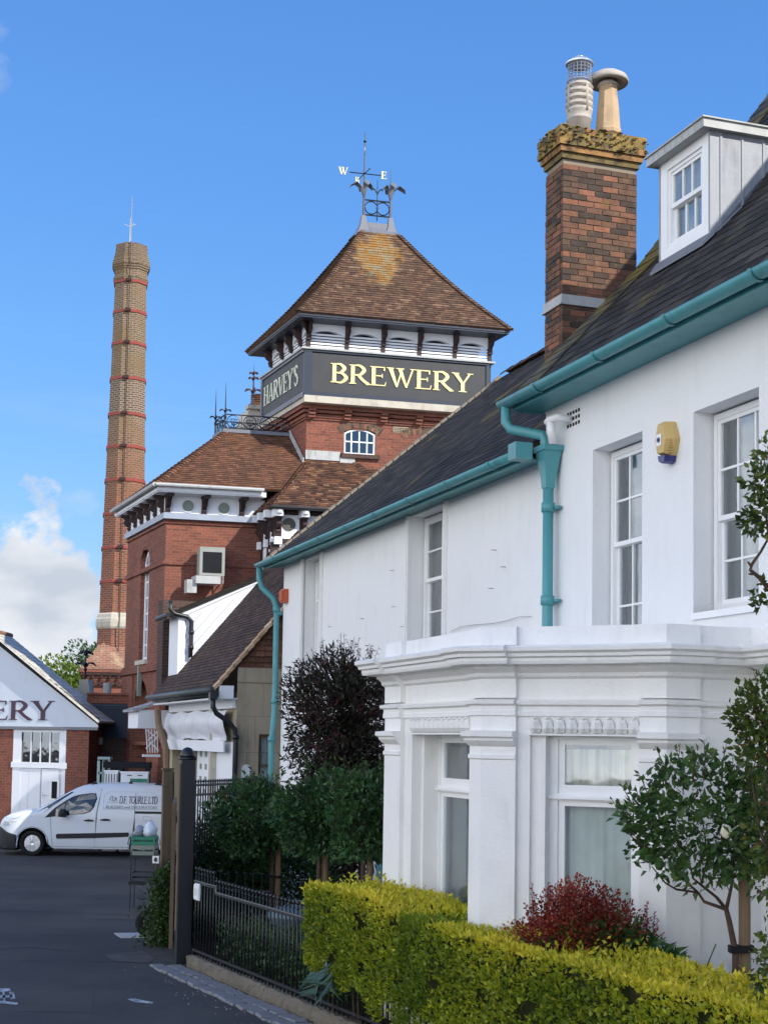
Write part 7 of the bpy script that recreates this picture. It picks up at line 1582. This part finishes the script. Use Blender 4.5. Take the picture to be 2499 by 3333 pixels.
# red barberry and green lilies before the bay window
c=(1.57,11.55,1.25); t=thing('red_barberry','crimson leaved barberry bush in front of the bay window','bush',(c[0],c[1],.1))
crown(t,(c[0]-.02,c[1],1.26),.48,.34,.42,13000,.03,.6,mt['berberis'],2.,.3,inner=.2); crown(t,(c[0],c[1],.7),.5,.34,.5,6000,.03,.6,mt['berberis'],5.,.16,inner=.3,name='lower_foliage')
random.seed(21); mb=MB(); P=[];D=[]
for k in range(46):
    a=random.uniform(-1,1); x=c[0]+a*.58; y=c[1]+random.uniform(-.2,.2); z0=1.25+random.uniform(0,.2)-abs(a)*.1; h=random.uniform(.15,.42)*(1-.3*abs(a)); ln=a*.18*h+random.uniform(-.05,.05); mb.tube([(x-.1*a,y,z0-.2),(x,y,z0),(x+ln,y,z0+h)],[.006,.005,.002],4)
    for j in range(26): tt=j/26; P.append((x+ln*tt,y,z0+h*tt)); D.append((random.gauss(0,1),random.gauss(0,1),.35))
ob('shoots',mb,mt['berberis'],t); leaves('shoot_leaves',P,D,np.full(len(P),.026),.6,mt['berberis'],t)
mb=MB(); [mb.tube([(c[0]+random.uniform(-.1,.1),c[1],.06),(c[0]+random.uniform(-.35,.35),c[1],1.0)],.008,5) for k in range(10)]; ob('stems',mb,mt['bark'],t)
def blades(par,cx,cy,z0,z1,rx,ry,n,L,mat,seed):
    random.seed(seed); P=[];D=[]
    for k in range(n):
        x=cx+max(-rx,min(rx,random.gauss(0,rx*.5))); y=cy+random.gauss(0,ry*.5); z=z0+(z1-z0)*random.random()*(1-.5*min(1,abs(x-cx)/rx)**2); P.append((x,y,z)); D.append(((x-cx)*1.2/rx+random.gauss(0,.5),random.gauss(-.2,.5),random.gauss(.55,.35)))
    leaves('foliage',P,D,np.full(n,L),.22,mat,par,curl=.5)
    mb=MB(); [mb.tube([(cx+random.gauss(0,rx*.3),cy,.05),(cx+random.gauss(0,rx*.5),cy,z1-.1)],.006,4) for k in range(18)]; ob('stems',mb,mt['lily'],par)
t=thing('lily_clump','fresh green strap leaved clump between golden hedge and red barberry','plant',(1.65,11.42,.06)); blades(t,1.7,11.42,1.0,1.36,.5,.1,900,.16,mt['lily'],5)
t=thing('trailing_plant','limp grey green strap leaved plant hanging over plinth at the hedge foot','plant',F2.w(-4.2,.02,.2)); P=[F2.w(-4.25+random.uniform(-.12,.12),.06,.5+random.uniform(-.05,.2)) for k in range(22)]; leaves('foliage',P,[(-.6+random.gauss(0,.5),-.3,random.gauss(-.9,.5)) for _ in P],np.full(22,.3),.14,flat('grey_green_blade',(.1,.17,.13),.4),t,curl=.6)
# rose standard on the right
Y=10.6; bx=atY(2400,3200,Y)[0]; c=atY(2300,2690,Y); t=thing('rose_tree','standard rose tree with open dark green crown and one cream bloom','tree',(bx-.02,Y,.06))
tp=atY(2372,3000,Y); A1=atY(2362,2960,Y); mb=MB()
mb.tube([(bx-.02,Y,.05),(bx-.02,Y,.8),atY(2392,3100,Y),tp,A1],[.03,.027,.024,.02,.017],8)
br=[[(2362,2960),(2290,2935),(2270,2905),(2200,2895),(2165,2875),(2120,2820)],[(2362,2960),(2330,2920),(2280,2880),(2255,2860),(2240,2800),(2190,2730)],[(2362,2960),(2380,2880),(2385,2800),(2400,2700)],[(2280,2880),(2300,2800),(2290,2700),(2270,2600)],[(2385,2800),(2430,2740),(2460,2650)],[(2270,2905),(2210,2850),(2150,2760),(2060,2700)],[(2400,2700),(2380,2600),(2395,2520)],[(2240,2800),(2180,2700),(2150,2600)]]
for k,b_ in enumerate(br):
    n=len(b_); r0=.014 if k<3 else .009; mb.tube([Vector(atY(x,y,Y+.08*math.sin(k*2+i))) for i,(x,y) in enumerate(b_)],[r0*(1-.7*i/(n-1)) for i in range(n)],6)
ob('trunk',mb,mt['bark'],t,True)
crown(t,(c[0]+.02,Y,c[2]+.02),.66,.42,.46,2600,.072,.55,mt['rose'],2.,.2,inner=.3,droop=.25,gap=-.45,ls=4.)
crown(t,(c[0]+.5,Y,c[2]+.06),.4,.4,.5,1300,.072,.55,mt['rose'],6.,.2,inner=.3,droop=.25,name='side_crown',gap=-.5)
shoots(t,(c[0]-.02,Y,c[2]),.62,.42,42,.26,mt['rose'],9,9,.055,.5,.8)
mb=MB(); p=atY(2362,2708,Y-.42)
for k in range(7):
    a=2*math.pi*k/7; mb.strip([[ (p[0]+math.cos(a+s)*r,p[1]+math.sin(a+s)*r*.8,p[2]+z) for s in (-.5,0,.5)] for r,z in ((.004,-.045),(.03,-.03),(.04,.005),(.028,.04))],False,False)
mb.strip([[(p[0]+r*math.cos(q*.9),p[1]+r*math.sin(q*.9),p[2]+z) for q in range(7)] for r,z in ((.008,-.04),(.024,-.01),(.018,.04),(.004,.05))],True,True); fo=ob('bloom',mb,mt['petal'],t,True)
p=atY(2385,2695,Y-.4); mb=MB(); mb.strip([[(p[0]+x,p[1]+dy,p[2]+z) for dy in (-.02,0,.02)] for x,z in ((-.02,-.02),(.01,.0),(.035,.02))],False,False); ob('petal',mb,mt['petal'],fo)
a=atY(2428,2900,Y+.0); mb=MB(); mb.tube([(a[0],Y+.06,.0),(a[0],Y+.06,2.05)],.042,12); o=ob('stake',mb,mt['stake']); tag(o,'stout round timber stake tied to the rose tree with a black strap','stake','tree stakes')
z=atY(2400,3090,Y)[2]; mb=MB(); q=[(bx-.06,Y-.04),(a[0]+.055,Y-.0),(a[0]+.055,Y+.115),(bx-.06,Y+.05)]; mb.strip([[(x,y,z-.025) for x,y in q],[(x,y,z+.025) for x,y in q]],True,True); ob('tie',mb,mt['rubber'],o)
# climbing rose at the right edge of the photo
t=thing('climbing_rose','climbing rose with bronze tips rising up the wall at right edge','climber',H.w(-16.5,.3,.06))
Yc=9.4
def ctr(px,y,Y=Yc): return atY(px,y,Y)
mb=MB(); mb.tube([ctr(2520,3250,9.2),ctr(2510,2800,9.3),ctr(2505,2400),ctr(2520,2000),ctr(2510,1930),ctr(2470,1880),ctr(2440,1855),ctr(2447,1835),ctr(2475,1795),ctr(2500,1750),ctr(2485,1620),ctr(2499,1500)],[.03,.025,.022,.018,.016,.014,.012,.01,.009,.008,.006,.003],7)
mb.tube([ctr(2445,1845),ctr(2432,1828)],[.01,.006],6); mb.tube([ctr(2449,1868),ctr(2435,1868)],[.01,.006],6); mb.tube([ctr(2505,2400),ctr(2460,2300),ctr(2430,2260)],[.014,.01,.004],6); mb.tube([ctr(2510,2800,9.3),ctr(2470,2700),ctr(2440,2500)],[.014,.01,.004],6)
mb.v[0:0]=[]; ob('trunk',mb,mt['bark'],t,True)
for (px,y,rx,rz,n,s) in ((2490,1500,.07,.14,70,1),(2470,1570,.1,.12,130,2),(2490,1680,.14,.14,220,3),(2435,1700,.07,.05,30,8),(2490,1940,.08,.1,60,4),(2480,2330,.18,.3,420,5),(2430,2330,.13,.1,120,6),(2480,2440,.18,.2,260,7),(2500,2750,.14,.4,360,9),(2495,3150,.1,.3,160,10)):
    cc=ctr(px,y,Yc); crown(t,cc,rx,rx,rz,int(n*1.2),.055,.58,mt['olive'],float(s),.3,inner=.1,name='foliage',droop=.1)
# ivy over the gate foot
t=thing('ivy_bank','dense green ivy smothering the foot of the timber gatepost','ivy',(-3.0,20.1,0))
c=atY(535,3000,20.0); n=5200; P=np.stack([c[0]+rng.normal(size=n)*.13,20.0+rng.normal(size=n)*.14,rng.uniform(0,1.25,n)**1.0],1); P[:,0]-=.1*(1.3-P[:,2])*0; k=(P[:,2]<.9+.35*(P[:,0]-c[0]+.2)/.4); P=P[k]; leaves('foliage',P,rng.normal(size=P.shape)+np.array([-.2,-.6,.0]),np.full(len(P),.045),.7,mt['ivy'],t)
mb=MB(); [mb.tube([(c[0]+random.uniform(-.1,.1),20.05,0),(c[0]+random.uniform(-.12,.12),20.05,1.1)],.008,4) for k in range(8)]; ob('stems',mb,mt['bark'],t)
# trees beyond the yard
def fartree(label,px,y,Y,rx,rz,n,mat,seed,L=.22):
    c=atY(px,y,Y); t=thing('broadleaf_tree',label,'tree',(c[0],Y,0),'trees beyond the yard'); trunk(t,[(c[0],Y,-.3),(c[0]+.1,Y,c[2]*.5),(c[0],Y,c[2])],[.25,.18,.08]); limbs(t,(c[0],Y,c[2]-rz*.7),c,rx,rz,8,.08)
    crown(t,c,rx,rx,rz,n,L,.6,mat,seed,.35,inner=.3,ls=2.5)
fartree('bright yellow green tree beyond the warehouse roof',215,2290,80,2.0,2.6,5200,mt['bright'],3.)
fartree('darker feathery tree half hidden by the factory chimney foot',300,2190,90,1.6,2.2,2200,mt['shrub'],8.)
# a few weeds and fallen leaves along the setts
P=[];D=[]
for k in range(260):
    u=random.uniform(-9,.5); n=random.choice((.02,.2,.39))+random.uniform(-.03,.05); P.append(F2.w(u,n,.015)); D.append((random.gauss(0,1),random.gauss(0,1),random.uniform(0,.5)))
o=leaves('fallen_leaves',P,D,np.full(len(P),.03),.5,mt['olive']); o['kind']='stuff'; o['label']='scattered small leaves and weeds along the stone setts'; o['category']='leaves'
